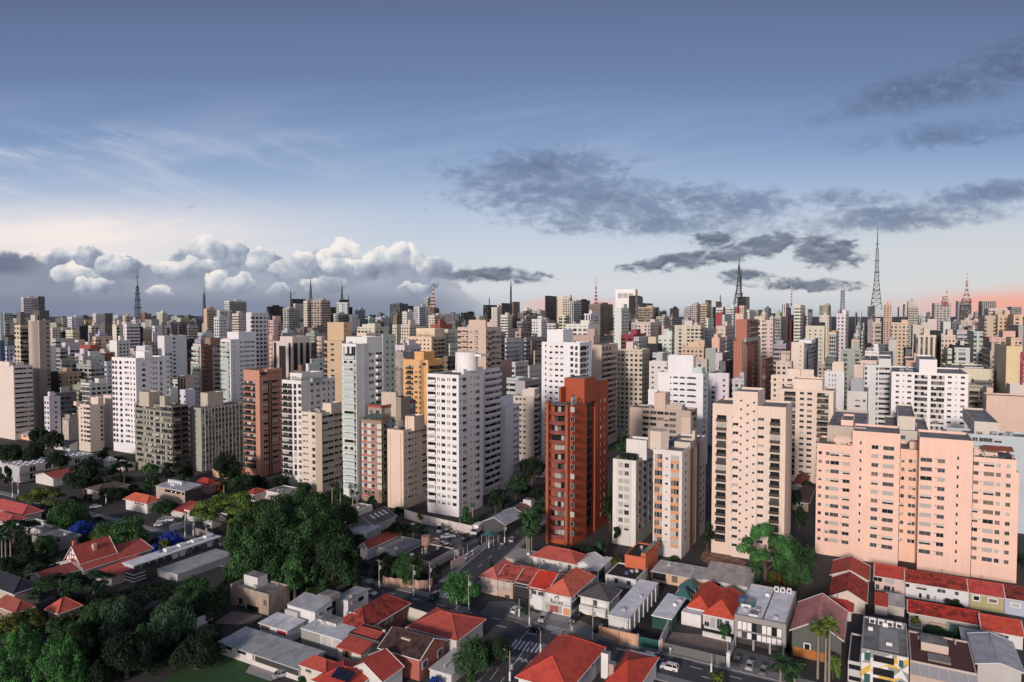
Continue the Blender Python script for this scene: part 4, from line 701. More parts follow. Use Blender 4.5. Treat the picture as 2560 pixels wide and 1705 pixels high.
# ------------------------------------------------------------------ the mid and far city: one row per block:  crop  left corner right top  depth  colour  styles | label
ROWS = """
A 0 0 30 485 620 lblue nn|pale blue-grey tower flank cut by the photo edge above a blue wall
A -60 0 42 740 500 blue nn|deep blue blank wall cut by the photo edge
A 30 40 117 487 1000 grey ad|distant grey tower with dark window grid at the edge of the skyline
A 30 45 130 565 720 green bb|greenish balcony block below the distant grey tower
A 35 50 132 690 620 dred bb|dark red block low between the blue wall and the yellowish tower
A 45 60 133 790 520 lblue aa|pale blue block beside the deep blue wall
A 190 215 345 345 1180 white rr|round-fronted white office tower with dark window hoops
A 343 352 410 333 1190 dgrey vv|dark service shaft standing against the hooped white office tower
A 150 300 452 490 900 black kn|black rooftop block rising behind the tall brown concrete tower
A 560 575 615 530 1000 grey bb|grey-green balcony tower left of the white pair on the skyline
A 615 660 757 522 1000 white aa|white window-dotted tower standing alone left of the orange-capped block
A 770 780 850 548 1100 orange nn|orange blank box crowning a far block
A 768 790 850 590 1080 cream ab|cream block carrying the orange box
A 850 880 960 492 1000 white aa|bright white tower with dark back next to the orange box
A 955 962 1036 488 1010 dgrey aa|dark slab joined to the bright white tower
A 1035 1055 1090 560 900 pink an|small pink block left of the tall lattice mast
A 1125 1150 1200 512 1000 cream ab|cream stepped block just left of the tall lattice mast
A 1437 1490 1537 482 1000 cream ad|slim cream tower standing alone between the two masts
A 1530 1560 1636 566 960 green bb|pale green balcony block right of the slim cream tower
A 1630 1640 1722 570 800 dgrey rr|charcoal slab with faint window bands right of the pale green block
A 1720 1728 1815 602 790 grey rr|grey slab joined to the charcoal slab
A 1740 1800 1850 548 1050 dgrey ab|dark stepped tower behind the grey slab
A 1868 1900 1980 446 800 tan nd|tan tower with dark window columns under the short dark mast
A 2058 2105 2262 375 1250 white rk|black and white office block with a white top band
A 1995 2015 2130 462 1150 white ab|white terraced block in front of the black and white office block
A 1963 2010 2086 522 700 white dw|white tower with oval window column right of the tan tower
A 2130 2190 2246 492 800 cream ra|cream tower with banded front below the black and white office block
B -92 -40 112 482 480 white dd|broad white stepped tower with dark slot windows right of the green glass balconies
A 1030 1068 1135 592 640 cream nb|cream tower with zigzag balconies left of the white banded slab
A 1130 1162 1282 585 620 white sr|white slab with dark window bands under the tall lattice mast
A 1275 1285 1315 612 640 black kk|narrow black slab behind the white banded slab
A 1310 1330 1402 615 900 white aa|small white block right of the narrow black slab
A 1395 1420 1497 603 800 white as|white villa-like block with a black roof below the slim cream tower
A 455 480 562 620 800 cream aa|cream low tower right of the tall brown concrete tower
A 560 575 692 618 880 lgrey rr|pale grey wide block in the distance above the black roofs
A 650 660 755 605 860 pink aa|pinkish block behind the wide black roofs
A 550 560 800 655 760 black kk|wide black-roofed block in the middle distance
A 725 735 806 605 740 black nn|black gable block beside the cream balcony block
A 810 840 940 602 850 cream ab|cream balcony block left of the pinkish hotel
A 930 945 1022 592 870 dgrey aa|dark block above the pinkish hotel
A 850 880 1036 702 600 peach ad|pinkish hotel-like block with two rows of small windows
A 480 510 692 722 630 lgrey rr|grey-white wide block with roof clutter left of the pinkish hotel
A 685 720 780 732 600 pink nn|plain pinkish-white box left of the red-orange block
A 735 830 912 782 560 red aa|red-orange block with square windows amid white roofs
A 565 600 722 757 565 white ar|white stepped block left of the red-orange block
A 455 462 516 790 520 white bb|white balcony stack at the foot of the tall brown tower
A 1005 1072 1192 738 560 white na|white twin block right of the pinkish hotel
A 880 920 1036 858 520 red rr|red and white banded low block below the pinkish hotel
A 620 640 732 795 545 lgrey ar|light grey block in front of the white stepped block
A 700 762 962 882 480 white as|white block with a tall blank stub before the red-orange block
A 515 552 622 808 500 grey rr|grey ribbed tower left of the cream rounded tower
A 555 640 702 922 460 beige bd|cream rounded tower with dark slots left of the green-grey slab
A 700 835 967 962 450 green br|green-grey slab with balconies in front of the white blank stub
A 755 762 842 888 455 grey nn|grey lift block rising behind the green-grey slab
A 958 975 1028 932 440 white as|white sliver of wall touching the arched white tower
A 455 470 562 1025 445 black bb|black low block at the foot of the grey ribbed tower
A 465 512 700 1222 420 dgrey br|charcoal tower with cream balcony bands below the green-grey slab
A 645 760 850 1150 436 olive ab|olive planted terrace block behind the charcoal tower
A 740 822 1028 1132 430 white kd|white low block with black window strips left of the arched tower
A 556 560 640 1165 424 grey nn|grey rooftop stub above the charcoal tower
A 1630 1702 1772 1072 398 peach vn|pinkish block with slit windows left of the mint balcony tower
A 1492 1562 1632 1177 385 white sn|plain white box above the olive office roof
A 1650 1700 1790 1192 380 white sn|plain white box above the grey ribbed block
A 1395 1402 1462 662 700 white ns|white plain block above the blank white tower
A 1815 1862 1966 668 660 lgrey an|pale grey block behind the mint balcony tower
A 1710 1716 1782 722 520 black bb|dark balcony tower wedged behind the mint balcony tower
A 1310 1330 1500 752 520 beige bb|beige terrace block behind the plain white tower roof
B 98 120 256 426 1300 black kk|black glass twin block on the ridge under the thin antennas
B 72 85 136 512 1100 lgrey ab|small grey block left of the black glass twins
B 115 160 232 552 700 pink db|pink striped tower with a taller pink shaft
B 152 160 226 512 710 pink nn|plain pink shaft of the pink striped tower
B 245 300 402 442 900 green bd|pale green tower with dark balconies below the antenna slab
B 312 330 522 356 1250 black kk|long black roofed slab carrying the thin antennas
B 340 360 470 400 1240 cream ww|cream lower face of the long black roofed slab
B 435 470 516 374 870 cream wb|cream slotted tower joined to the brown balcony grid
B 510 600 682 370 850 tan br|tall tan tower with a brown balcony grid and slotted flank
B 735 840 852 388 1200 lgrey dd|grey stepped tower with a black cap and antenna
B 765 775 845 362 1210 black kk|black cap block of the grey stepped tower
B 845 850 886 432 1215 black nn|dark cantilever block beside the grey stepped tower
B 680 690 736 432 1000 black kk|small black block right of the tall tan tower
B 710 762 852 492 900 cream bk|cream tower with green glazing in front of the grey stepped tower
B 850 872 936 502 900 white aa|plain white tower right of the cream green-glazed tower
B 905 950 1002 452 1250 lblue vv|bluish glass block on the ridge left of the middle
B 938 950 1030 542 800 dgrey nd|dark block with a grey front above the tan blank tower
B 1030 1040 1102 502 1200 dgrey aa|dark mixed block between the bluish block and the teal glass
B 1096 1150 1226 524 1000 lgrey aa|pale grey block with square windows left of the teal glass
B 1228 1320 1396 400 1200 teal kk|teal glass office block with a dark flank
B 1340 1385 1447 474 900 white as|white tower in front of the teal glass block
B 1375 1385 1452 420 1300 black kk|black block behind the white tower near the red mast
B 1445 1500 1572 428 1000 lgrey dr|blue-grey slab with fine bands left of the red mast
B 1535 1580 1612 348 1400 lgrey vk|pale pointed tower with a notched top beside the red mast
B 1570 1640 1682 444 1150 dgrey rk|dark block at the foot of the red mast
B 1580 1640 1732 505 850 cream ab|cream stepped block below the red mast
B 1730 1790 1872 492 1000 dgrey ak|dark framed block right of the red mast
B 1795 1805 1862 492 995 lgrey kn|grey portal face of the dark framed block
B 1880 1910 2006 482 1100 black vk|black ribbed block right of the dark framed block
B 2085 2130 2242 412 1200 black kk|black office block with thin roof antennas near the middle
B 2160 2215 2256 432 900 cream sa|cream slim tower in front of the black office block
B 2252 2260 2440 395 1220 black rk|black flat-topped slab under the single thin mast
B 2245 2310 2352 502 750 white ra|white tower with a flat top below the black flat-topped slab
B 1330 1412 1502 592 650 cream aa|cream house-like block with a square tower
B 1370 1380 1420 558 655 cream nn|cream square turret of the house-like block
B 1250 1292 1332 594 700 cream aa|narrow cream block left of the house-like block
B 1600 1690 1800 590 690 red bn|bright red stepped building among cream towers
B 1678 1690 1732 542 692 red ns|bright red shaft of the stepped building
B 1730 1762 1852 634 520 cream aa|cream window-dotted block left of the grey-pink tower
B 1800 1815 1860 640 530 dgrey kk|dark strip block behind the cream window-dotted block
B 555 600 642 702 520 pink an|pale pink block with an orange roof left of the blank tan tower
B 470 520 642 622 720 brown aa|brownish jumble block beneath the tall tan tower
B 115 150 162 692 480 pink wn|pink dotted wall left of the striped tower
B 230 240 442 668 610 grey rr|grey low block above the striped tower
B 500 512 556 762 475 navy kk|dark blue glass wall right of the striped tower
B 498 508 622 908 425 white dd|white block with green strips right of the striped tower
B 458 480 566 952 400 white nn|plain white roof box above the white planted tower
B 930 1090 1226 615 500 cream db|cream terrace tower with a wide dark loggia
B 975 1090 1100 590 505 cream nn|cream parapet box of the terrace tower
B 1100 1110 1245 630 520 dgrey nk|dark flank of the cream terrace tower
B 1155 1165 1277 684 330 lgrey as|grey-white rear tower with scattered windows behind the mint balconies
B 925 1012 1100 668 345 cream nn|cream roof storey above the slender mint tower
B 1275 1362 1512 782 440 white aa|low white block above the orange tower
B 1770 1780 1852 768 470 mint ww|pale mint glass block left of the grey-pink tower
B 1720 1760 1828 884 410 brown ab|russet block between the orange and white drum towers
B 2210 2225 2292 662 470 green kb|dark green balcony block right of the grey-pink tower
B 2285 2300 2420 715 460 white aa|white dotted block left of the tall arched white tower
B 2225 2240 2350 920 420 peach nn|plain pinkish wall below the white dotted block
C 0 15 72 382 1200 brown rr|brown-black slab next to the single thin mast
C 55 110 192 484 1000 brown dd|brownish low block right of the brown-black slab
C 120 130 226 508 900 lgrey rk|white and dark terrace block below the pink cloud
C 45 95 162 562 750 green kb|dark green stepped block below the brownish low block
C 180 270 320 542 700 white aa|white dotted tower left of the black slab
C 303 312 412 327 1000 black kk|tall black slab with sheer sides
C 410 530 552 342 900 cream dv|tall pale slab with vertical window rows beside the black slab
C 525 565 638 382 880 lgrey vr|lighter slab half hidden by the tall pale slab
C 568 642 716 368 1000 black vv|black ribbed slab right of the pale slabs
C 705 812 972 402 800 brown wd|ornate brown block with an arch under the red-white mast
C 765 770 808 398 805 black kk|dark arched glazing of the ornate brown block
C 1072 1152 1202 335 1150 dgrey da|dark grey tower with square windows in front of the white billboard
C 1075 1120 1190 326 1148 black nn|flat black roof slab of the dark grey tower
C 1155 1292 1296 432 800 tan kk|brown glass tower with bowed green floors below the billboard
C 1150 1200 1292 395 830 black kk|black rooftop block over the brown glass tower
C 1285 1300 1352 432 1000 dgrey aa|dark block right of the brown glass tower
C 935 1005 1076 437 600 white sd|slender white tower with a shaded flank below the billboard
C 430 492 532 505 640 cream bb|cream ornate block between the pale slab and white roofs
C 660 722 792 492 650 white vd|white block with slits left of the slender white tower
C 1325 1400 1442 518 800 green dd|pale green stepped block right of the brown glass tower
C 1345 1355 1420 470 1000 dgrey aa|dark low block behind the pale green stepped block
C 1450 1480 1572 442 1300 black kk|black glass cube on the ridge
C 1455 1470 1560 530 900 lblue kk|blue glass low block under the black glass cube
C 1577 1640 1648 437 1000 green wr|green glass grid block right of the black glass cube
C 1643 1700 1732 402 1000 beige ar|grey-beige tower beside the green glass grid
C 1730 1790 1832 405 900 tan rk|brown banded tower with a darker raised top
C 1775 1785 1832 366 905 brown vn|dark brown raised top of the banded tower
C 1870 1880 1957 380 1200 black kk|black cube with twin antennas on the ridge
C 1830 1840 1880 430 1190 grey rr|grey slab left of the black cube
C 1872 2040 2062 436 850 white rr|white block with rounded red and white bands
C 1955 2035 2058 428 845 white rn|rounded white centre of the red banded block
C 1868 1930 1950 490 760 crimson nn|plain crimson tower in front of the red banded block
C 1940 1945 1956 430 840 crimson nn|narrow red fin left of the rounded white centre
C 2058 2072 2082 430 838 crimson nn|narrow red fin right of the rounded white centre
C 2070 2150 2182 336 1200 black nk|black box with a white flank beside the great lattice mast
C 2155 2180 2247 456 800 white ad|white dotted block right of the red banded block
C 2085 2130 2158 418 850 peach aa|pinkish stepped block right of the red banded block
C 2240 2262 2352 455 1000 olive dd|dark olive low block on the ridge
C 1780 1800 1852 532 620 white aa|white tower with side balconies left of the crimson tower
C 1928 1952 2017 502 650 lgrey ns|pale grey block right of the crimson tower
C 1875 1960 2052 604 560 cream sa|cream stepped block below the crimson tower
C 2225 2320 2352 517 520 cream aa|pale cream tower with dot windows right of the brick-red tower
C 2050 2125 2160 490 700 peach nn|peach wall block above the brick-red tower
C 1133 1270 1372 572 620 cream aa|cream dotted twin block below the brown glass tower
C 1285 1300 1372 592 640 cream ss|cream side wing of the dotted twin block
C 1375 1395 1500 600 640 pink ab|low pinkish block right of the cream dotted twin
C 1493 1735 1757 600 560 cream dd|broad cream block with balcony columns and twin roof boxes
C 1580 1655 1665 556 565 cream ns|cream roof box of the broad balcony block
C 1660 1700 1760 575 570 pink nn|pinkish roof box of the broad balcony block
C 1750 1772 1862 622 600 white bb|white balcony block right of the broad cream block
C 1345 1465 1492 692 500 white sr|white tower with slots left of the broad cream block
C 1390 1440 1472 632 505 lgrey nn|grey roof box of the white slotted tower
C 1555 1762 1792 792 480 yellow aa|pale yellow block with a pierced parapet
C 1615 1720 1742 754 484 yellow nn|pale yellow roof box above the pierced parapet
C 1835 1905 1962 712 470 peach nr|pinkish tower with a blank lit wall right of the yellow block
C 1855 1890 1920 678 474 peach nn|roof box of the pinkish blank-walled tower
C 1955 1970 2027 702 540 lgrey bb|pale balcony tower behind the pinkish blank-walled tower
C 1000 1115 1232 682 500 crimson br|crimson and white banded tower above the white lower block
C 1118 1165 1262 705 495 lgrey ra|grey-white wing of the crimson banded tower
C 970 1195 1262 822 420 cream aa|cream white block with many small openings before the crimson bands
C 1050 1110 1116 752 424 cream nn|cream square turret before the crimson bands
C 1250 1320 1342 706 470 yellow nn|yellow-orange roof box above a black wall
C 1240 1340 1345 768 468 black nn|black wall under the yellow-orange roof box
C 1260 1420 1440 932 400 white sd|low white house-like block with awnings behind the arch-window tower
C 1290 1380 1425 852 415 lgrey rn|grey-roofed low block behind the white house-like block
C 1775 1870 1884 812 440 grey nb|grey tower with a shaded balcony side right of the yellow block
C 1870 1932 2002 852 420 lgrey nb|pale grey tower with dark plants on its balconies
C 1690 1790 1806 912 400 beige aa|beige low block below the pale yellow block
C 110 130 322 712 480 grey rr|wide grey concrete block with deep bands behind the arched tower
C 175 182 230 738 470 brown nn|dark brown pillar wall left of the tall arched tower
C 200 210 270 832 440 tan rr|russet louvred block left of the tall arched tower
C 0 30 152 936 400 white dd|white block with open bays left of the tall arched tower
C 150 160 270 970 395 lgrey ns|pale wall block beside the tall arched tower
C -50 60 140 1085 372 lgrey rn|low grey block with a roof drum below the white open-bay block
C 30 120 268 1110 362 grey nr|grey-beige step of roofs behind the striped beige tower
C 490 700 792 588 430 white dn|white penthouse tower with terraces behind the tall arched tower
C 560 750 756 692 405 tan sn|tan band block under the white penthouse
C 780 800 932 702 450 dgrey bb|dark roof block right of the white penthouse
C 955 1060 1065 962 442 cream ss|low cream box above the blue-grey tower
C 2020 2130 2152 1092 370 lgrey as|pale low block left of the brick-red tower foot
C 1865 1990 2000 1042 372 white sn|plain white low block behind the small balcony tower
C 1900 1960 2030 930 400 dgrey bb|dark leafy block between grey towers and the brick-red tower
C 2290 2330 2400 920 395 dred bb|dark red strip block right of the brick-red tower
C 1255 1280 1340 1025 450 olive bb|dark olive planted block right of the blue-grey tower
D 130 165 272 395 1000 white vd|white striped block with a dark red base under a thin mast
D 168 180 236 434 995 dred ww|dark red glazed base of the white striped block
D 60 120 206 518 650 lgrey kr|glassy grey-green tower left of the tall white twin
D 205 215 242 560 640 dred nn|dark maroon wall beside the tall white twin
D 240 300 368 410 620 white rd|tall white tower with a dark window ladder
D 355 365 452 482 640 white aa|white wing with scattered windows beside the window ladder
D 365 375 450 450 700 dgrey kk|dark block behind the white wing
D 470 560 610 415 1000 olive bd|olive ornate block left of the platform mast
D 475 560 636 504 800 cream sb|cream stepped block below the olive ornate block
D 630 715 802 492 560 white ad|tall bright white tower with a dark balcony slot
D 680 720 802 466 565 white aa|raised white back of the tall bright tower
D 800 810 850 482 1000 dgrey rr|dark strip block between the bright tower and the navy base
D 845 855 912 466 1000 white aa|far white dotted block left of the navy base
D 862 870 952 652 600 white rn|white low tower left of the tan balcony tower
D 870 880 960 578 640 cream aa|cream block behind the white low tower
D 915 980 1062 427 1100 navy kk|navy blue base block of the great dark lattice mast
D 955 1040 1132 572 480 beige bb|tan tower with brown balcony bands on both sides of a pier
D 985 1030 1062 535 485 beige nn|lift shaft of the tan banded tower
D 1062 1130 1196 400 900 peach dd|peach tower with dark slot windows right of the great mast
D 1100 1140 1160 378 905 peach nn|raised peach top of the slot-window tower
D 1195 1205 1252 430 1100 navy nn|navy slab right of the peach tower
D 1245 1260 1300 405 930 dgrey vv|dark flank left of the beige tower with a flag-like cap
D 1285 1380 1418 425 900 beige rd|beige tower with a raised capped shaft
D 1288 1340 1352 372 905 beige nn|capped shaft of the beige tower
D 1130 1290 1332 576 560 peach ad|wide peach block with a dotted wall
D 1225 1285 1290 550 565 peach nn|chimney-like box of the wide peach block
D 1360 1545 1548 690 420 cream vw|cream striped block left of the black glass shaft
D 1480 1590 1640 655 440 black nn|black glass shaft with a pyramid roof
D 1592 1722 1735 688 420 cream wv|cream striped block right of the black glass shaft
D 1650 1690 1696 812 398 mint rr|mint balcony edge of the dark-framed block
D 1692 1860 1862 782 402 black nn|black frame wall of the mint balcony block
D 1712 1855 1916 805 400 mint br|mint glass balcony block in a black frame
D 1642 1890 1892 752 470 cream nn|plain cream wall above the mint balcony block
D 1645 2065 2150 1002 360 cream nn|wide blank cream wall behind the broad white block
D 1800 1980 1990 985 375 lgrey nn|grey roof strip above the wide blank cream wall
D 2190 2335 2340 792 330 yellow nn|blank yellow tower near the edge
D 2335 2345 2420 845 329 crimson aa|crimson side of the blank yellow tower
D 1990 2260 2310 510 560 yellow dd|large cream-yellow block with many balconies near the edge
D 2110 2250 2262 500 555 peach ab|raised peach middle of the large cream-yellow block
D 1525 1680 1717 392 800 beige dw|large beige-grey tower carrying a small red mast
D 1745 1860 1882 372 1100 white kn|white-framed tower under the red lattice mast
D 1770 1868 1870 410 1090 black kk|black window face of the white-framed tower
D 1965 2095 2132 375 1000 olive vv|dark olive ribbed box on the ridge near the edge
D 2235 2330 2420 427 900 green kk|dark green glass box cut by the edge
D 1878 1990 1996 605 600 white dr|white portal block left of the large cream-yellow block
D 2040 2160 2192 832 400 beige ab|beige-grey tower with a jagged balcony edge
D 2035 2330 2420 712 470 peach da|peach and white block with pattern bands near the edge
D 1890 1975 2035 655 450 lgrey bb|pale grey-green balcony tower left of the beige jagged one
D 1465 1550 1555 542 800 cream nn|cream wall block behind the beige-grey tower
D 1610 1680 1695 565 700 mint ns|mint blank block left of the black and white bands
D 1688 1765 1772 562 700 dgrey rr|black and white banded block
D 1770 1885 1892 552 750 beige aa|beige dotted block below the white-framed tower
D 1890 1985 1992 542 800 peach aa|pinkish dotted block left of the large cream-yellow block
D 1735 1838 1842 642 520 lgrey rr|grey banded block above the mint balconies
D 1838 1878 1882 620 522 brown nn|dark brown slab beside the grey banded block
D 2025 2200 2232 442 800 cream rb|cream terrace block under the dark olive ribbed box
D 2255 2340 2420 500 530 peach dd|peach tower with dark windows at the very edge
D 2300 2345 2420 600 480 grey bb|grey balcony block at the very edge
D 345 520 524 604 520 cream ss|cream block with an arched black roof
D 395 516 518 572 523 black nn|black mansard roof of the cream block
D 548 620 665 658 520 orange nk|rust orange tower with dark loggias
D 560 628 632 670 516 white kk|white ladder front of the rust orange tower
D 668 852 856 822 430 grey dd|grey-tan gridded block left of the wide white low block
D 1110 1180 1256 732 440 lgrey bs|grey tower with a pink balcony front below the wide peach block
D 955 1100 1110 790 462 teal kk|dark green glass roof strip below the tan banded tower
D 890 1020 1176 835 400 white rn|wide white low block with window strips
D 1020 1150 1162 865 398 dgrey kk|dark rooftop glass house on the white low block
D 1265 1388 1392 925 370 peach rr|pinkish block with window strips left of the broad white block
D 790 880 892 960 362 pink nn|plain pinkish box left of the pale grey slab
D 850 1005 1012 922 366 pink nn|pinkish stepped wall behind the pale grey slab
D 75 215 232 935 400 cream aa|pale cream block under the striped blue and black tower
D 50 165 182 772 450 grey rr|grey banded block left of the striped blue and black tower
D 120 205 215 838 440 peach aa|peach low block left of the striped blue and black tower
D -70 45 50 552 520 cream ss|tall cream wall right of the brick-red tower
D 525 620 640 905 400 dgrey rr|dark banded low block under the rust orange tower
D 2222 2400 2400 1150 320 cream nn|cream rooftop block above the windowless pinkish wall
D 1890 2060 2072 1108 352 dgrey kk|dark roof terrace right of the broad white block
D 1840 1985 2000 1150 345 olive nn|olive-grey roof above the squeezed balcony block
D 1260 1325 1340 820 440 dgrey aa|small dark block right of the grey tower with a pink balcony front
D 1330 1480 1490 600 600 cream ss|cream low block with painted arcs behind the cream stripes
"""
def far(row):
 spec, label = row.split('|'); c, ul, uc, ur, vt, Y, colr, st = spec.split()
 ul, uc, ur, vt, Y = map(float, (ul, uc, ur, vt, Y)); C = P(cu(c, uc), cv(c, vt), Y); g = ground(Y)
 W_, D_ = solve(cu(c, ul), cu(c, uc), cu(c, ur), cv(c, vt), C, Dmin=max(9, 6 + Y*.012), Wmax=90)
 if ur - uc <= 8: D_ = max(D_, 10.0) if D_ > 9 else 10.0
 H = C.z - g; rr = random.Random(label); m = MB(); col = COLS[colr]
 gm = sum(col)/3; col = tuple(min(.8, (x*.72 + gm*.28)*rr.uniform(.86, 1.0)) for x in col)
 fl, fr = M_FAC[st[0]], M_FAC[st[1]]; z0 = -6
 pts = [(-W_, 0), (0, 0), (0, D_), (-W_, D_)]; o_ = 0
 for i, (p, q) in enumerate(zip(pts, pts[1:] + pts[:1])):
  L = math.hypot(q[0]-p[0], q[1]-p[1]); mt = (fl, fr, fl, fr)[i]
  m.quad([(*p, z0), (*q, z0), (*q, H), (*p, H)], mt, [(o_, z0-H), (o_+L, z0-H), (o_+L, 0), (o_, 0)]); o_ += L + 53
 e = min(.4, W_*.1, D_*.1); ins = [(-W_+e, e), (-e, e), (-e, D_-e), (-W_+e, D_-e)]
 for (p, q, a, b) in zip(pts, pts[1:] + pts[:1], ins, ins[1:] + ins[:1]):
  m.quad([(*p, H), (*q, H), (*b, H), (*a, H)], M_WALL); m.quad([(*b, H-.8), (*a, H-.8), (*a, H), (*b, H)], M_WALL)
 m.quad([(*a, H-.8) for a in ins], M_FLAT)
 kindn = 'office_block' if 'k' in st or 'r' in st else 'apartment_tower'
 o = m.obj(kindn, color=col, loc=(C.x, C.y, g), rz=TH, label=label, cat='office block' if kindn == 'office_block' else 'tower')
 if W_ > 6 and D_ > 6 and 'roof' not in label and 'box' not in label and 'wall' not in label:
  w = W_*rr.uniform(.25, .5); d = D_*rr.uniform(.3, .5); x = -W_*rr.uniform(.15, .5); y = D_*rr.uniform(.2, .45); hb = rr.uniform(2.2, 4.5)*(1 if Y < 700 else .8)
  b = MB(); b.box(x-w/2 if x-w/2 > -W_ else -W_+.5, min(x+w/2, -.5), y, y+d, H-.9, H+hb, M_WALL, M_FLAT); b.obj('roof_box', o, color=tuple(x_*.92 for x_ in col))
  if rr.random() < .55:
   b = MB(); b.cyl(-W_*rr.uniform(.2, .8), D_*.3, H-.9, H+1.6, 1.1, 1.1, M_CONC, 9); b.obj('water_tank', o)
  if rr.random() < .4:
   b = MB(); xx = -W_*rr.uniform(.2, .8); b.tube((xx, D_*.4, H-.9), (xx, D_*.4, H+rr.uniform(4, 9)), .12, .08, M_STEEL, 4); b.obj('antenna', o)
 BOXES.append((Y, cu(c, ul), cu(c, max(ur, uc)), cv(c, vt)))
for row in ROWS.strip().splitlines(): far(row)
# the white screen-topped building under the billboard frame
def billboard():
 C = P(cu('C', 1130), cv('C', 266), 1200); W_, D_ = solve(cu('C', 950), cu('C', 1130), cu('C', 1143), cv('C', 266), C); g = ground(1200)
 r = place('screen_building', None, loc=(C.x, C.y, g), rz=TH, label='gleaming white block topped by a tall white screen with three pale panels', cat='building'); H = C.z - g
 m = MB(); m.box(-W_, 0, 0, 14, -3, H, M_WALL); m.obj('wall', r, color=(.80, .80, .80))
 for a, b in ((.13, .36), (.40, .63), (.67, .90)):
  m = MB(); m.box(-W_*(1-a), -W_*(1-b), -.5, 0, H-.40*H*.5-2, H-7, M_FAC['n']); m.obj('screen_panel', r, color=(.42, .43, .42))
 m = MB(); m.box(0.02, 1.0, 3, 9, H-26, H-3, M_WALL); m.obj('side_panel', r, color=(.75, .30, .14)); BOXES.append((1200, cu('C', 950), cu('C', 1130), cv('C', 266)))
billboard()
# ------------------------------------------------------------------ masts on the ridge
def lattice(c, u, v0, vb, Y, wb, wt, label, mt=None, n=9, pole=.3, rings=(), flare=0.0, name='lattice_mast'):
 """four legs and cross bracing from the base at vb up to the foot of the top pole; wb/wt: base and top width in crop pixels"""
 mt = mt or M_STEEL; B = P(cu(c, u), cv(c, vb), Y); Tp = P(cu(c, u), cv(c, v0), Y); H = Tp.z - B.z; s = CROP[c][2]*Y/F; zl = H*(1-pole)
 r = place(name, None, loc=(B.x, B.y, B.z - 4), rz=TH, label=label, cat='antenna mast'); m = MB(); th = max(.22, Y*.00040)
 def w(f): return (wt + (wb-wt)*((1-f)**(2.2 if flare else 1.0)))*s/2
 lv = [i/n for i in range(n+1)]
 for i in range(n):
  a, b = w(lv[i]), w(lv[i+1]); za, zb = 4 + zl*lv[i] - (4 if i == 0 else 0), 4 + zl*lv[i+1]
  ca = [(-a, -a), (a, -a), (a, a), (-a, a)]; cb = [(-b, -b), (b, -b), (b, b), (-b, b)]
  for k in range(4):
   j = (k+1) % 4; M_ = M_WHITE if (mt is M_RED and i % 2) else mt
   m.tube((*ca[k], za), (*cb[k], zb), th, th, M_, 4); m.tube((*ca[k], za), (*cb[j], zb), th*.6, th*.6, M_, 3); m.tube((*ca[j], za), (*cb[k], zb), th*.6, th*.6, M_, 3); m.tube((*cb[k], zb), (*cb[j], zb), th*.7, th*.7, M_, 3)
 m.obj('lattice_frame', r)
 m = MB(); q = 6
 for i in range(q):
  f0, f1 = i/q, (i+1)/q; m.tube((0, 0, 4+zl+(H-zl)*f0), (0, 0, 4+zl+(H-zl)*f1), th*(2.2-1.6*f0), th*(2.2-1.6*f1), (M_WHITE if (mt is M_RED and i % 2) else mt), 6)
 m.obj('antenna_pole', r)
 for f, wd in rings:
  m = MB(); z = 4 + H*f; rr = wd*s/2; m.box(-rr, rr, -rr, rr, z-.5, z+.7, mt, bottom=True); m.obj('platform', r)
lattice('A', 1267, 90, 585, 1300, 46, 14, 'tall dark lattice mast with a wide caged middle on the left skyline', n=12, pole=.30, rings=((.30, 52), (.44, 48), (.56, 40), (.66, 22), (.86, 14)))
lattice('A', 1876, 246, 500, 1250, 20, 12, 'short dark mast standing behind the tan tower', n=8, pole=.30, rings=((.74, 20), (.55, 15)))
lattice('B', 319, 256, 360, 1260, 6, 4, 'thin short antenna at the end of the long black roofed slab', n=6, pole=.4)
lattice('B', 503, 152, 362, 1262, 20, 5, 'thin tapering mast on the long black roofed slab', n=10, pole=.35)
lattice('B', 789, 192, 366, 1215, 12, 5, 'thin mast over the grey stepped tower with a black cap', n=9, pole=.4, rings=((.5, 12),))
lattice('B', 850, 312, 440, 1216, 10, 6, 'low thin mast beside the grey stepped tower', n=7, pole=.4)
lattice('B', 1624, 195, 450, 1152, 44, 14, 'red and white lattice mast with dark discs', mt=M_RED, n=8, pole=.5, rings=((.30, 30), (.55, 24), (.68, 20), (.84, 14)))
lattice('B', 2142, 338, 412, 1202, 4, 3, 'thin antenna on the black office block near the middle', n=4, pole=.5)
lattice('B', 2340, 172, 400, 1222, 10, 7, 'single slim mast on the black flat-topped slab', n=10, pole=.3, rings=((.45, 16),))
lattice('C', 770, 138, 402, 810, 22, 6, 'slim red-footed mast above the ornate brown block', mt=M_RED, n=9, pole=.45)
lattice('C', 2080, -60, 432, 1210, 96, 12, 'broad-footed lattice tower rising behind the red banded block', n=9, pole=.22, rings=((.25, 70), (.40, 46), (.62, 26)), flare=1)
lattice('C', 2101, 92, 340, 1212, 7, 6, 'thin pole standing close to the broad-footed lattice tower', n=9, pole=.2)
lattice('C', 1912, 316, 384, 1202, 4, 3, 'short twin antenna on the black cube', n=4, pole=.4)
lattice('D', 215, 226, 400, 1002, 8, 6, 'thin striped mast on the white striped block', mt=M_RED, n=8, pole=.4)
lattice('D', 683, 280, 480, 1100, 30, 24, 'stubby mast with stacked platforms', n=8, pole=.02, rings=((.98, 36), (.86, 32), (.74, 32), (.60, 30), (.48, 28)))
lattice('m', 1675, 404, 788, 1105, 46, 9, 'great dark lattice mast taller than everything on the skyline', n=13, pole=.30, rings=((.20, 30), (.42, 22), (.56, 20), (.76, 13)), flare=1)
lattice('D', 1640, 286, 394, 802, 10, 8, 'small red mast on the large beige-grey tower', mt=M_RED, n=6, pole=.3, rings=((.95, 14),))
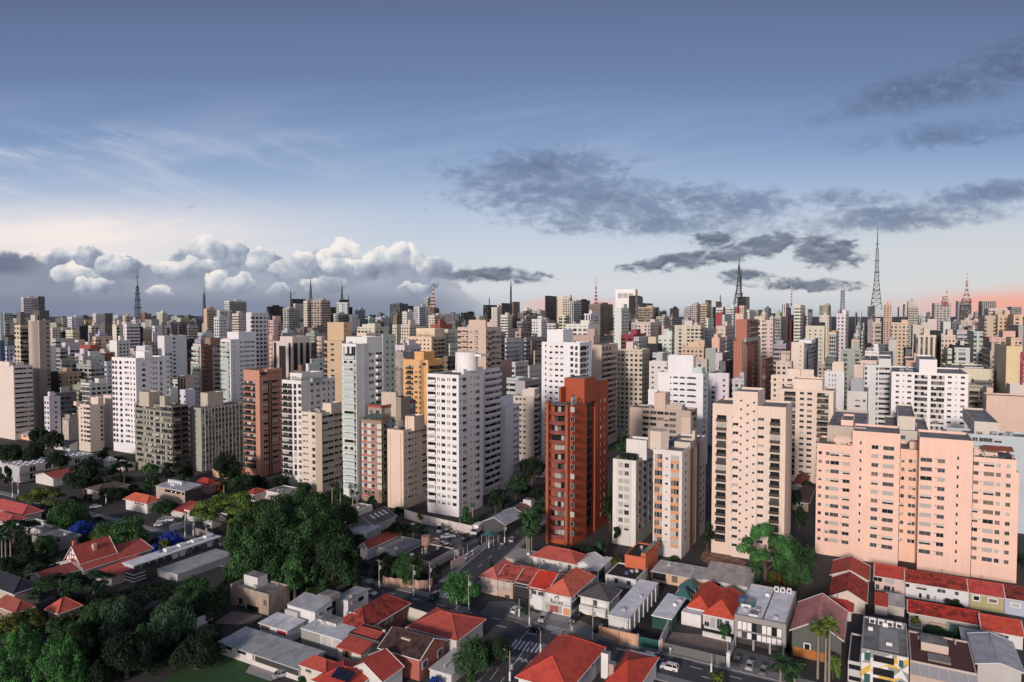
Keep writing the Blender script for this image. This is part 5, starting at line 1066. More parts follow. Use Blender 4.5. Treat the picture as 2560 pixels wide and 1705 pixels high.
lattice('D', 1612, 336, 394, 803, 16, 14, 'stubby dish rack beside the small red mast', mt=M_RED, n=4, pole=.1, rings=((.9, 28),))
lattice('D', 1822, 106, 376, 1095, 72, 8, 'red lattice mast tapering above the white-framed tower', mt=M_RED, n=8, pole=.35, rings=((.62, 24),), flare=1)
# ------------------------------------------------------------------ blocks that fill the gaps between those above
def infill():
 UN = 2; cover = {}
 def cov(Y):
  a = [9999.0]*(2600//UN)
  for (yy, u0, u1, v) in BOXES:
   if yy < Y:
    for i in range(max(0, int(u0//UN)), min(len(a), int(u1//UN)+1)): a[i] = min(a[i], v)
  return a
 rnd = random.Random(11); out = []
 depths = [(400, 985, 1060, 10, 22), (455, 925, 990, 10, 22), (520, 880, 930, 10, 22), (600, 845, 885, 10, 24), (700, 818, 852, 11, 24), (820, 800, 828, 12, 26), (960, 790, 812, 12, 26), (1120, 780, 802, 13, 28), (1320, 775, 795, 14, 30), (1700, 776, 790, 16, 36), (2300, 779, 789, 20, 44), (3200, 782, 789, 26, 60)]
 for Y, va, vb, wa, wb in depths:
  a = cov(Y); u = -30.0
  while u < 2600:
   w = rnd.uniform(wa, wb); pw = w*.9/Y*F*rnd.uniform(.8, 1.3); vt = rnd.uniform(va, vb) - (6 if rnd.random() < .2 else 0) + (12 if u < 1230 and Y > 650 else 0)
   i0, i1 = max(0, int(u//UN)), min(len(a)-1, int((u+pw)//UN))
   vis = sum(max(0, min(a[i], 1000) - vt) for i in range(i0, i1+1))*UN if i1 > i0 else 0
   if vis > 90 and Y*1.0 > 0 and P(u+pw*.45, vt, Y).z - ground(Y) > 5:
    out.append((Y + rnd.uniform(-12, 12), u, u + pw*rnd.uniform(.3, .55), u + pw, vt)); BOXES.append((Y, u, u+pw*.95, vt))
   u += pw*rnd.uniform(.95, 1.25)
 names = {'white': 'white', 'cream': 'cream', 'beige': 'beige', 'lgrey': 'pale grey', 'grey': 'mid grey', 'dgrey': 'charcoal', 'peach': 'peach', 'brown': 'brown', 'lblue': 'bluish', 'tan': 'tan'}
 marks = [(cu(r.split()[0], float(r.split()[2])), float(r.split()[5]), r.split('|')[1]) for r in ROWS.strip().splitlines()]
 used = {}
 for (Y, ul, uc, ur, vt) in out:
  cn = rnd.choices(list(names), (26, 13, 11, 18, 13, 11, 4, 3, 3, 2) if Y < 700 else (15, 11, 12, 14, 15, 22, 3, 6, 3, 2))[0]; st = rnd.choice('aaabddrs') + rnd.choice('aaabdrsn')
  far_ = 'low' if Y < 560 else 'mid-distance' if Y < 900 else 'distant' if Y < 1500 else 'very distant'
  C = P(uc, vt, Y); g = ground(Y); W_, D_ = solve(ul, uc, ur, vt, C, Dmin=9, Dmax=30, Wmax=40); H = C.z - g; m = MB(); col = tuple(min(.75, x*rnd.uniform(.78, 1.02)) for x in COLS[cn])
  fl, fr = M_FAC[st[0]], M_FAC[st[1]]; pts = [(-W_, 0), (0, 0), (0, D_), (-W_, D_)]; o_ = 0
  for i, (p, q) in enumerate(zip(pts, pts[1:] + pts[:1])):
   L = math.hypot(q[0]-p[0], q[1]-p[1]); m.quad([(*p, -6), (*q, -6), (*q, H), (*p, H)], (fl, fr, fl, fr)[i], [(o_, -6-H), (o_+L, -6-H), (o_+L, 0), (o_, 0)]); o_ += L + 53
  m.quad([(*p, H) for p in pts], M_FLAT)
  key = (names[cn], far_, {'a': 'window-dotted', 'b': 'balconied', 'd': 'wide-windowed', 'r': 'banded', 's': 'small-windowed'}[st[0]])
  mk = min(marks, key=lambda q: abs(q[0]-uc) + (0 if (q[1] < Y) else 400) + abs(q[1]-Y)*.02 + used.get((key, q[2]), 0)*600); used[(key, mk[2])] = used.get((key, mk[2]), 0) + 1
  short = ' '.join(mk[2].split()[:6])
  rel = 'behind' if abs(mk[0]-uc) < 18 else ('right of' if uc > mk[0] else 'left of')
  while short.split()[-1] in ('with', 'a', 'the', 'and', 'in', 'of', 'on', 'right', 'left', 'by', 'beside', 'behind', 'below', 'under', 'above', 'between', 'next', 'at', 'to', 'dark', 'two', 'many', 'small', 'its', 'carrying', 'amid', 'joined', 'standing', 'crowned', 'low', 'cut', 'squeezed', 'blank', 'before', 'over', 'white', 'black', 'square', 'thin', 'brown', 'cream', 'red', 'grey', 'tall', 'rising', 'touching', 'wedged', 'green', 'window', 'near', 'from', 'alone', 'narrow', 'raised', 'little', 'bright', 'wide', 'that', 'window', 'balcony', 'faint', 'stacked'): short = ' '.join(short.split()[:-1])
  lab = f'{key[1]} {key[0]} {key[2]} block {rel} the {short}'
  o = m.obj('city_block', color=col, loc=(C.x, C.y, g), rz=TH, label=lab, cat='building')
  if W_ > 5 and rnd.random() < .8:
   b = MB(); b.box(-W_*.7, -W_*.3, D_*.2, D_*.6, H-.5, H+rnd.uniform(2, 4), M_WALL, M_FLAT); b.obj('roof_box', o, color=tuple(x*.93 for x in col))
 print('infill', len(out))
infill()
labs = {}
for o in S.objects:
 if 'label' in o: labs.setdefault(o['label'], []).append(o)
for k, v in labs.items():
 if len(v) > 1:
  v.sort(key=lambda o: proj(o.matrix_world.translation if False else Vector(o.location) + Vector((0, 0, 1)))[0])
  for i, o in enumerate(v): o['label'] = ('leftmost ', 'second ', 'third ', 'fourth ')[min(i, 3)] + k
# ------------------------------------------------------------------ streets and yards
def b_asph(nt, b):
 p = tcoord(nt, 'Object'); a = noise(p, .18, 5, .62); c = noise(p, 3.0, 3, .7); d = noise(mapv(p, (1, 1, 1)), .6, 4, .6).ss(.5, .75)
 setc(nt, b, mulc((.066, .068, .073), a*0.7 + c*0.35 + 0.5 - d*.18)); b.inputs['Roughness'].default_value = .85
M_ASPH = mat('asphalt', b_asph)
def yard(name, cc, rough=.9, s=.3):
 def bb(nt, b):
  p = tcoord(nt, 'Object'); a = noise(p, s, 5, .62); c = noise(p, s*9, 3, .6)
  setc(nt, b, mulc(cc, a*0.7 + c*0.3 + 0.5)); b.inputs['Roughness'].default_value = rough
 return mat(name, bb)
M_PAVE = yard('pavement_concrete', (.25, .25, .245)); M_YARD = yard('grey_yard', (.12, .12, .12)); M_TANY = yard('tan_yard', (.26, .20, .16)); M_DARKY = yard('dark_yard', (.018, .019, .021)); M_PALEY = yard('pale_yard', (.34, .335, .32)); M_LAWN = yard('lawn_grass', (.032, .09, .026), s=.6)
def lattice_pave(nt, b):
 uv = tcoord(nt, 'UV'); x, y, _ = sepv(uv); p = N.m('ABSOLUTE', N.m('FRACT', (x+y)*.22) - .5); q = N.m('ABSOLUTE', N.m('FRACT', (x-y)*.22) - .5)
 nt.links.new(mix(p.min(q).ss(.05, .10), (.36, .22, .15), (.20, .11, .075)), b.inputs['Base Color']); b.inputs['Roughness'].default_value = .8
M_LATP = mat('patterned_paving', lattice_pave)
M_LINE = yard('road_paint', (.62, .62, .61), s=1.5)
O0 = Vector((-2.3, 165.6, 0))
def strip(name, o, d, s0, s1, w0, w1, z, m, kerb=0, curve=0.0):
 d = Vector((*d, 0)).normalized(); n = Vector((-d.y, d.x, 0)); b = MB(); k = 24
 pt = lambda s, w: o + d*s + n*(w + curve*max(0, s)**2)
 for i in range(k):
  a0, a1 = s0 + (s1-s0)*i/k, s0 + (s1-s0)*(i+1)/k
  q = [pt(a0, w0), pt(a1, w0), pt(a1, w1), pt(a0, w1)]; b.quad([(p.x, p.y, z) for p in q], m)
  if kerb:
   for (e0, e1) in ((q[0], q[1]), (q[2], q[3])): b.quad([(e0.x, e0.y, 0), (e1.x, e1.y, 0), (e1.x, e1.y, z), (e0.x, e0.y, z)], M_PALEY)
 return b.obj(name, kind='structure')
A2 = (AX.x, AX.y); NS = Vector((-17.7, 180.3, 0)); ND = (.34, .94); SS = Vector((3.7, 153.3, 0)); SD = (.35, .937)
strip('road', O0, A2, -270, 150, -6.0, 2.7, .02, M_ASPH)
strip('road', NS, ND, -8, 120, -4.2, 4.0, .024, M_ASPH); strip('road', SS, SD, -90, 10, -4.0, 4.0, .028, M_ASPH)
strip('pavement', O0, A2, -1, 150, 2.7, 6.0, .14, M_PAVE, 1); strip('pavement', O0, A2, 14, 150, -8.6, -6.0, .14, M_PAVE, 1); strip('pavement', O0, A2, -150, -24, 2.7, 5.2, .14, M_PAVE, 1); strip('pavement', O0, A2, -130, -8, -8.6, -6.0, .14, M_PAVE, 1); strip('pavement', O0, A2, -270, -160, 2.7, 5.6, .14, M_PAVE, 1)
strip('pavement', NS, ND, 8, 110, 4.0, 6.6, .145, M_PAVE, 1); strip('pavement', NS, ND, 10, 110, -6.4, -4.2, .145, M_PAVE, 1); strip('pavement', SS, SD, -80, -4, 4.0, 6.4, .145, M_PAVE, 1); strip('pavement', SS, SD, -80, -4, -6.4, -4.0, .145, M_PAVE, 1)
def lines(name, o, d, s0, s1, w, ln, gap, z, wd=.14):
 d = Vector((*d, 0)).normalized(); n = Vector((-d.y, d.x, 0)); b = MB(); s = s0
 while s < s1:
  q = [o + d*s + n*(w-wd), o + d*(s+ln) + n*(w-wd), o + d*(s+ln) + n*(w+wd), o + d*s + n*(w+wd)]; b.quad([(p.x, p.y, z) for p in q], M_LINE); s += ln + gap
 b.obj(name, kind='structure')
lines('road_markings', O0, A2, -200, 120, 0.0, 2.6, 5.6, .034); lines('road_markings', O0, A2, 0, 120, -2.9, 2.6, 5.6, .034); lines('road_markings', O0, A2, 12, 120, 2.25, 30, 4, .034, .06)
lines('road_markings', SS, SD, -80, -8, 0, 14, 3, .036, .08); lines('road_markings', SS, SD, -80, -8, 2.4, 60, 3, .036, .07); lines('road_markings', NS, ND, 14, 100, 0, 2.4, 6, .036, .1)
def zebra(o, d, n, ln, wd, gap):                          # bars run along d, spaced across it
 d = Vector((*d, 0)).normalized(); p_ = Vector((d.y, -d.x, 0)); b = MB(); tot = n*(wd+gap)
 for i in range(n):
  c = o + p_*(-tot/2 + i*(wd+gap)); q = [c - d*ln/2, c - d*ln/2 + p_*wd, c + d*ln/2 + p_*wd, c + d*ln/2]; b.quad([(k.x, k.y, .04) for k in q], M_LINE)
 b.obj('zebra_crossing', kind='structure')
zebra(NS + Vector((1.2, .6, 0)), ND, 9, 4.6, .48, .5); zebra(SS + Vector((.6, -1.2, 0)), SD, 9, 4.4, .48, .5); G_ = PH(cu('k', 1365), cv('k', 655)); zebra(G_, A2, 6, 3.4, .42, .5)
def text_mesh(txt, size, m, loc, rx, rz, name, parent=None, **k):
 cv_ = bpy.data.curves.new(name, 'FONT'); cv_.body = txt; cv_.size = size; cv_.align_x = 'CENTER'; cv_.align_y = 'CENTER'; cv_.extrude = .012
 o = bpy.data.objects.new('tmp', cv_); COL.objects.link(o); dg = bpy.context.evaluated_depsgraph_get(); me = bpy.data.meshes.new_from_object(o.evaluated_get(dg)); bpy.data.objects.remove(o); me.name = name
 me.materials.clear(); me.materials.append(m); q = place(name, me, parent, loc=loc, **k); q.rotation_euler = (rx, 0, rz); return q
p_ = PH(cu('k', 1240), cv('k', 437)); text_mesh('PARE', 2.6, M_LINE, (p_.x, p_.y, .045), 0, math.atan2(ND[1], ND[0]) + math.pi/2, 'road_markings', kind='structure')
p_ = PH(cu('e', 520), cv('e', 1348)); text_mesh('PARE', 2.4, M_LINE, (p_.x, p_.y, .048), 0, math.atan2(SD[1], SD[0]) - math.pi/2, 'road_markings', kind='structure')
def patch(name, c, pts, m, z):
 b = MB(); b.quad([(*PH(cu(c, u), cv(c, v), z).xy, z) for u, v in pts], m, [tuple(PH(cu(c, u), cv(c, v)).xy) for u, v in pts]); b.obj(name, kind='structure')
patch('parking_lot', 'c', [(1500, 690), (2260, 720), (2349, 1020), (2090, 1180), (1980, 1290), (1730, 950), (1540, 860)], M_YARD, .03)
patch('parking_lot', 'e', [(0, 840), (400, 930), (520, 780), (355, 700), (100, 700)], M_YARD, .05)
patch('forecourt', 'e', [(360, 925), (590, 985), (640, 840), (520, 790)], M_TANY, .06)
patch('forecourt', 'e', [(595, 960), (870, 1055), (1000, 860), (690, 790), (600, 850)], M_PALEY, .07)
patch('forecourt', 'e', [(880, 1055), (1250, 1140), (1300, 1000), (1010, 880)], M_TANY, .062)
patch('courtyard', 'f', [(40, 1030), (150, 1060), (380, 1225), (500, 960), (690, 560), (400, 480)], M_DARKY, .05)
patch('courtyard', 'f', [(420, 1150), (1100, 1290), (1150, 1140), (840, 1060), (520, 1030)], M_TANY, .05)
patch('forecourt', 'f', [(400, 1230), (1090, 1390), (1100, 1290), (420, 1150)], M_YARD, .045)
patch('parking_lot', 'f', [(1140, 1420), (1560, 1530), (1700, 1330), (1200, 1200)], M_YARD, .05)
patch('courtyard', 'f', [(815, 240), (870, 130), (1310, 270), (1300, 350), (900, 300)], M_LATP, .05)
patch('courtyard', 'h', [(100, 440), (250, 340), (500, 380), (400, 440), (300, 450)], M_TANY, .04)
patch('driveway', 'h', [(360, 830), (440, 720), (800, 800), (560, 900)], M_PALEY, .05)
patch('lawn', 'h', [(-300, 907), (-100, 780), (180, 700), (370, 760), (360, 830), (560, 900), (540, 960), (-300, 1000)], M_LAWN, .045)
patch('parking_lot', 'b', [(-150, 640), (330, 560), (640, 690), (500, 880), (330, 860), (0, 700)], M_YARD, .05)
# ------------------------------------------------------------------ low buildings
M_TANKB = flat('blue_tank', (.06, .10, .24), .5)
class House(Tower):
 def __init__(s, c, ul, uc, ur, v, h, color, label, roof='hip', rcol=(.40, .10, .06), rise=2.2, ov=.5, rmat=None, name='house', cat='house', fh=3.0, off=.9, wmat=None, ridge=None, Dmax=42, Wmax=60, W=None, D=None, z0=0.0, hs=.68):
  h *= hs; rise *= .5 + .5*hs; s.hs = hs; s.rise = rise; fh *= hs + .1; off *= .5 + .5*hs; s.c = c; s.color = COLS.get(color, color); s.fh = fh; s.off = off; s.mat = wmat or M_WALL; s.wins = []; s.vw = (30, 20, 20, 14, 8, 8); s.Dmin = 4
  s.C = PH(cu(c, uc), cv(c, v), h); s.Y = s.C.y; s.g = 0; t, d = solve(cu(c, ul), cu(c, uc), cu(c, ur), cv(c, v), s.C, Dmin=4, Dmax=Dmax, Wmax=Wmax); t, d = W or t, D or d
  s.root = place(name, None, loc=(s.C.x, s.C.y, 0), rz=TH, label=label, cat=cat); s.root.empty_display_size = 1
  rm = rmat or M_TILE; o_ = ov; x0, x1, y0, y1 = -t, 0, 0, d; w = MB(); r = MB(); ridge = ridge or ('a' if t >= d else 'b'); rcol = COLS.get(rcol, rcol); rcol = (min(.60, rcol[0]*1.22), rcol[1]*1.05, rcol[2]) if rcol[0] > 2.2*rcol[1] else rcol
  ins = dict(C=s.C, W=t, D=d, h=h, ox=0, oy=0, z0=z0, color=s.color); s.b = ins; s.bodies = [ins]
  X0, X1, Y0, Y1 = x0-o_, x1+o_, y0-o_, y1+o_
  if roof == 'flat':
   w.box(x0, x1, y0, y1, z0, h-.5, s.mat, M_FLAT); e = .25; P4 = [(x0, y0), (x1, y0), (x1, y1), (x0, y1)]; I4 = [(x0+e, y0+e), (x1-e, y0+e), (x1-e, y1-e), (x0+e, y1-e)]
   for (p, q, a, b) in zip(P4, P4[1:]+P4[:1], I4, I4[1:]+I4[:1]): w.quad([(*p, h-.5), (*q, h-.5), (*q, h), (*p, h)], s.mat); w.quad([(*p, h), (*q, h), (*b, h), (*a, h)], s.mat); w.quad([(*b, h-.6), (*a, h-.6), (*a, h), (*b, h)], s.mat)
   r.quad([(*p, h-.35) for p in I4], rmat or M_FLAT)
  else:
   w.box(x0, x1, y0, y1, z0, h, s.mat)
   zr = h + rise; drop = rise/(max(.1, min(t, d)/2))*o_ if roof != 'shed' else 0; ze = h - min(drop, .4) + .06
   if roof == 'hip':
    if ridge == 'a': k = (d/2+o_)*.9; R0, R1 = (X0+min(k, (t+2*o_)*.48), (Y0+Y1)/2), (X1-min(k, (t+2*o_)*.48), (Y0+Y1)/2); fs = [[(X0, Y0), (X1, Y0), R1, R0], [(X1, Y0), (X1, Y1), R1], [(X1, Y1), (X0, Y1), R0, R1], [(X0, Y1), (X0, Y0), R0]]
    else: k = (t/2+o_)*.9; R0, R1 = ((X0+X1)/2, Y0+min(k, (d+2*o_)*.48)), ((X0+X1)/2, Y1-min(k, (d+2*o_)*.48)); fs = [[(X0, Y0), (X1, Y0), R0], [(X1, Y0), (X1, Y1), R1, R0], [(X1, Y1), (X0, Y1), R1], [(X0, Y1), (X0, Y0), R0, R1]]
    for f in fs: r.quad([(*p, zr if i >= 2 else ze) for i, p in enumerate(f)], rm)
    rim = [(X0, Y0), (X1, Y0), (X1, Y1), (X0, Y1)]; ridges = [(R0, R1)] + [((X0, Y0), R0), ((X0, Y1), R0 if ridge == 'a' else R1), ((X1, Y1), R1), ((X1, Y0), R1 if ridge == 'a' else R0)]
    for a, b in ridges: r.tube((*a, zr+.02 if a in (R0, R1) else ze+.03), (*b, zr+.02 if b in (R0, R1) else ze+.03), .13, .13, M_OBJ, 5)
   elif roof == 'gable':
    if ridge == 'a':
     ym = (y0+y1)/2; r.quad([(X0, Y0, ze), (X1, Y0, ze), (X1, ym, zr), (X0, ym, zr)], rm); r.quad([(X1, Y1, ze), (X0, Y1, ze), (X0, ym, zr), (X1, ym, zr)], rm); w.quad([(x1, y0, h), (x1, y1, h), (x1, ym, zr-.1)], s.mat); w.quad([(x0, y1, h), (x0, y0, h), (x0, ym, zr-.1)], s.mat); r.tube((X0, ym, zr), (X1, ym, zr), .13, .13, M_OBJ, 5)
     for X in (X0, X1):
      for Y in (Y0, Y1): r.tube((X, Y, ze-.05), (X, ym, zr-.05), .12, .12, M_WFRAME, 4)
    else:
     xm = (x0+x1)/2; r.quad([(X1, Y0, ze), (X1, Y1, ze), (xm, Y1, zr), (xm, Y0, zr)], rm); r.quad([(X0, Y1, ze), (X0, Y0, ze), (xm, Y0, zr), (xm, Y1, zr)], rm); w.quad([(x0, y0, h), (x1, y0, h), (xm, y0, zr-.1)], s.mat); w.quad([(x1, y1, h), (x0, y1, h), (xm, y1, zr-.1)], s.mat); r.tube((xm, Y0, zr), (xm, Y1, zr), .13, .13, M_OBJ, 5)
     for Y in (Y0, Y1):
      for X in (X0, X1): r.tube((X, Y, ze-.05), (xm, Y, zr-.05), .12, .12, M_WFRAME, 4)
   elif roof in ('shed', 'slab'):                 # slab: flat overhanging sheet; shed: rises to the back
    zb = h + (rise if roof == 'shed' else .25); za = h + .05; th = .22
    q = [(X0, Y0, za), (X1, Y0, za), (X1, Y1, zb), (X0, Y1, zb)]; r.quad(q, rm); lo = [(x, y, z-th) for x, y, z in q]
    for i in range(4): j = (i+1) % 4; r.quad([lo[i], lo[j], q[j], q[i]], M_OBJ)
    if roof == 'shed': w.quad([(x1, y0, h), (x1, y1, h), (x1, y1, zb-.3)], s.mat)
   if roof in ('hip', 'gable'):
    gm = MB()
    for a, b in (((X0, Y0), (X1, Y0)), ((X1, Y0), (X1, Y1))):
     if roof == 'gable' and ((ridge == 'a') == (a[0] == b[0])): continue
     r.tube((*a, ze-.05), (*b, ze-.05), .10, .10, M_WFRAME, 4)
  w.obj('wall', s.root, color=s.color); s.roof = r.obj('roof', s.root, color=rcol); s.rt = roof
 def done(s):
  B = s.b; q = random.Random(int(B['W']*97 + B['D']*31))
  if s.rt in ('flat', 'slab') and B['W'] > 4 and B['D'] > 4 and s.root.name[:6] != 'canopy':
   z = B['h'] - (.4 if s.rt == 'flat' else -.02)
   for i in range(min(6, 1 + int(B['W']*B['D']/45))):
    x, y = -B['W']*q.uniform(.12, .88), B['D']*q.uniform(.12, .88); m = MB()
    if q.random() < .5: a = q.uniform(.3, .6); m.box(x-a, x+a, y-a*.7, y+a*.7, z, z+q.uniform(.5, .9), q.choice((M_CONC, M_WHITE, M_FRAME))); m.obj('cooling_unit', s.root)
    elif q.random() < .6: m.cyl(x, y, z, z+q.uniform(.6, 1.2), .16, .16, M_FRAME, 7); m.obj('vent_pipe', s.root)
    else: m.cyl(x, y, z, z+.9, .62, .55, q.choice((M_TANKB, M_CONC)), 10); m.obj('water_tank', s.root)
  elif s.rt in ('hip', 'gable') and q.random() < .6:
   x, y = -B['W']*q.uniform(.3, .7), B['D']*q.uniform(.3, .7); m = MB(); z = B['h'] + s.rise*.5; m.tube((x, y, z), (x, y, z+3), .05, .04, M_STEEL, 4)
   for k in (2.4, 2.8): m.tube((x-.6, y, z+k), (x+.6, y, z+k), .03, .03, M_STEEL, 3)
   m.obj('antenna', s.root)
  return Tower.done(s)
 def roofbox(s, c, ul, uc, ur, v, h, z0, color=None, name='roof_box', mt=None, top=None, dm=30):
  h *= s.hs; z0 *= s.hs; C = PH(cu(c, uc), cv(c, v), h); t, d = solve(cu(c, ul), cu(c, uc), cu(c, ur), cv(c, v), C, Dmin=1.5); d = min(d, dm); x, y, z = s.local(C); m = MB(); m.box(x-t, x, y, y+d, z0, h, mt or M_WALL, top or M_FLAT); return m.obj(name, s.root, color=COLS.get(color, color) if color else s.color)
 def at(s, f, c, u, v):
  d = ray(cu(c, u), cv(c, v)); o = Vector((0, 0, CAMH)); pl = BX if f == 'L' else AX; return s.local(o + d*((s.C - o).dot(pl)/d.dot(pl)))
 def cols(s, f, cols, off=None, **k):
  return Tower.cols(s, f, [(a, b, h*(.25 + .75*s.hs), *r) for a, b, h, *r in cols], off=None if off is None else off*s.hs, **{**k, 'zmin': .3})
 def rect(s, f, c, u0, u1, v0, v1, m, name='panel', color=None, out=.05):
  """a panel on a wall, given by its pixel corners"""
  pl = BX if f == 'L' else AX; q = []
  for u, v in (((u0+u1)/2, v1), (u1, (v0+v1)/2), ((u0+u1)/2, v0), (u0, (v0+v1)/2)):
   d = ray(cu(c, u), cv(c, v)); o = Vector((0, 0, CAMH)); k = (s.C - o).dot(pl)/d.dot(pl); q.append(o + d*k)
  L = [s.local(p) for p in q]; z0, z1 = L[0][2], L[2][2]; z1 = z1 if 'parapet' in name else min(z1, s.b['h'] - .12); z0 = min(z0, z1 - .1); ax = 0 if f == 'L' else 1; a, b = min(p[ax] for p in L), max(p[ax] for p in L); mb = MB()
  if f == 'L': mb.box(a, b, -out, .01, max(z0, .05), z1, m)
  else: mb.box(-.01, out, a, b, max(z0, .05), z1, m)
  return mb.obj(name, s.root, color=COLS.get(color, color) if color else None)
M_MAROON = yard('maroon_roof_felt', (.11, .045, .04))
def ac(H, c, u, v, h):
 h = H.b['h'] - .35
 p = PH(cu(c, u), cv(c, v), h); x, y, z = H.local(p); m = MB(); m.box(x-.5, x+.5, y-.4, y+.4, h, h+1.1, M_WHITE); m.box(x-.3, x+.3, y-.43, y-.4, h+.2, h+.9, M_DFRAME); m.obj('cooling_unit', H.root)
RED, RED2, RDK, BRD = (.42, .085, .055), (.50, .06, .03), (.22, .045, .03), (.40, .11, .07)
# --- along the main street
H = House('e', 10, 185, 262, 455, 7, (.60, .48, .44), 'pinkish corner house with a bay window and red hip roof', rcol=(.46, .15, .13), ridge='b', rise=2.3, D=11); H.cols('L', [(125, 160, 1.3, 'p')], n=1, off=4.6)
H.rect('L', 'e', 45, 115, 490, 575, M_WALL, 'bay_window', (.66, .54, .50), 1.3); H.rect('L', 'e', 50, 110, 497, 540, M_FRAME, 'bay_glazing', None, 1.36); H.done()
H = House('e', 186, 352, 420, 487, 7, (.52, .37, .29), 'peach townhouse with two tall pale windows beside the bay-windowed corner house', roof='gable', ridge='a', rcol=(.36, .075, .06), rise=2.4, rmat=M_OLD, D=11, W=None); H.rect('L', 'e', 200, 245, 487, 575, M_SHUT, 'window'); H.rect('L', 'e', 283, 328, 505, 590, M_SHUT, 'window'); H.rect('L', 'e', 268, 320, 635, 715, M_DFRAME, 'door'); H.done()
H = House('e', 353, 520, 575, 505, 7, (.03, .03, .033), 'black-fronted townhouse with a weathered red roof', roof='gable', ridge='a', rcol=(.36, .075, .06), rise=2.4, rmat=M_OLD, D=11); H.rect('L', 'e', 360, 515, 540, 545, M_FRAME, 'ledge'); H.rect('L', 'e', 355, 518, 660, 668, M_DFRAME, 'ledge', None, .9); H.done()
H = House('e', 528, 705, 760, 583, 8, (.70, .69, .68), 'white half of the shop with a bright scarlet roof', roof='gable', ridge='a', rcol=(.62, .045, .02), rise=2.6, D=13, rmat=M_PROOF, name='shop_building', cat='shop'); H.rect('L', 'e', 548, 605, 570, 622, M_PANE2, 'window'); H.rect('L', 'e', 625, 682, 590, 640, M_PANE2, 'window'); H.done()
H = House('e', 706, 972, 1090, 640, 8, (.70, .69, .69), 'white shop with a black lettered facade sign and orange-red hip roof', rcol=(.52, .13, .08), rise=3.0, name='shop_building', cat='shop', ridge='b', D=15)
b_ = H.b; xs = (H.at('L', 'e', 772, 700)[0], H.at('L', 'e', 880, 700)[0]); tz = H.at('L', 'e', 825, 710)[2]; M_INK = flat('black_lettering', (.03, .028, .03), .6)
text_mesh('faces', 1.75, M_INK, ((xs[0]+xs[1])/2, -.12, tz), math.pi/2, 0, 'sign_lettering', H.root)
m = MB(); cx_ = (xs[0]+xs[1])/2
def arc_band(m, cx, cz, r0, r1, a0, a1, mt, y=-.12, n=14):
 for i in range(n):
  a, b = math.radians(a0+(a1-a0)*i/n), math.radians(a0+(a1-a0)*(i+1)/n); m.quad([(cx+r0*math.cos(a), y, cz+r0*math.sin(a)), (cx+r1*math.cos(a), y, cz+r1*math.sin(a)), (cx+r1*math.cos(b), y, cz+r1*math.sin(b)), (cx+r0*math.cos(b), y, cz+r0*math.sin(b))], mt)
arc_band(m, cx_-.28, tz+1.32, 0, .28, 0, 200, M_RED); arc_band(m, cx_-.2, tz+1.15, .2, .42, 150, 250, M_INK); arc_band(m, cx_+.26, tz+1.3, .17, .38, -20, 190, M_INK); arc_band(m, cx_+.04, tz+1.08, .34, .5, -80, 20, M_INK); m.obj('sign_emblem', H.root)
H.rect('L', 'e', 700, 965, 725, 733, M_FRAME, 'ledge', None, .25); H.rect('L', 'e', 700, 880, 735, 815, M_CONC, 'shopfront'); H.rect('L', 'e', 755, 796, 745, 812, M_RED, 'poster', None, .1); H.rect('L', 'e', 802, 840, 752, 820, M_RED, 'poster', None, .1); H.rect('L', 'e', 895, 962, 775, 850, M_ORPAN, 'shop_door', None, .08); H.rect('R', 'e', 985, 1085, 680, 750, M_DFRAME, 'side_strip', None, .1); H.cols('R', [(1000, 1015, 1.1, 'p'), (1030, 1048, 1.3, 'p')], n=1, off=1.2); H.roofbox('e', 905, 1080, 1140, 490, 7.2, 0, (.72, .72, .72), name='rear_annex', top=M_PROOF); H.roofbox('e', 815, 900, 960, 440, 6.5, 0, (.50, .05, .03), name='rear_annex', mt=M_WALL, top=M_PROOF); H.done()
H = House('e', 565, 1025, 1135, 292, 6, (.70, .69, .68), 'long white house with a muted red hip roof behind the shops', rcol=(.40, .10, .075), rise=2.6, Wmax=45); H.cols('L', [(622, 665, 2.2, 'l'), (680, 698, .8, 'p'), (735, 768, 1.2, 'p', -1.6), (850, 890, 2.6, 'l'), (948, 985, 2.4, 'l')], n=1, off=1.1); H.done()
H = House('e', 1030, 1192, 1305, 325, 5.5, (.70, .70, .69), 'white annex with a pale corrugated gable roof beside the long white house', roof='gable', ridge='b', rise=1.3, rmat=M_METAL, rcol=(.74, .72, .70)); H.cols('L', [(1030, 1055, .7, 'p'), (1095, 1120, .7, 'p')], n=1, off=1.4); H.done()
H = House('e', 1195, 1270, 1420, 375, 5.0, (.68, .68, .68), 'white annex with a flat pale roof and a brown grille', roof='slab', rmat=M_PROOF, rcol=(.70, .69, .68), ov=.1); H.rect('L', 'e', 1196, 1260, 360, 412, M_BROWNP, 'grille'); H.rect('R', 'e', 1275, 1335, 330, 460, M_DFRAME, 'dark_panel'); H.done()
H = House('e', 1345, 1675, 1800, 470, 4.2, (.66, .66, .65), 'white workshop with a flat black roof behind the grey hip-roofed house', roof='flat', rmat=M_DARKY); H.cols('L', [(1370, 1402, 1.6, 'p'), (1412, 1434, 2.2, 'p', -.3), (1460, 1494, 1.6, 'p'), (1522, 1544, 2.4, 'p', -.4), (1592, 1634, 1.5, 'p')], n=1, off=1.0); H.done()
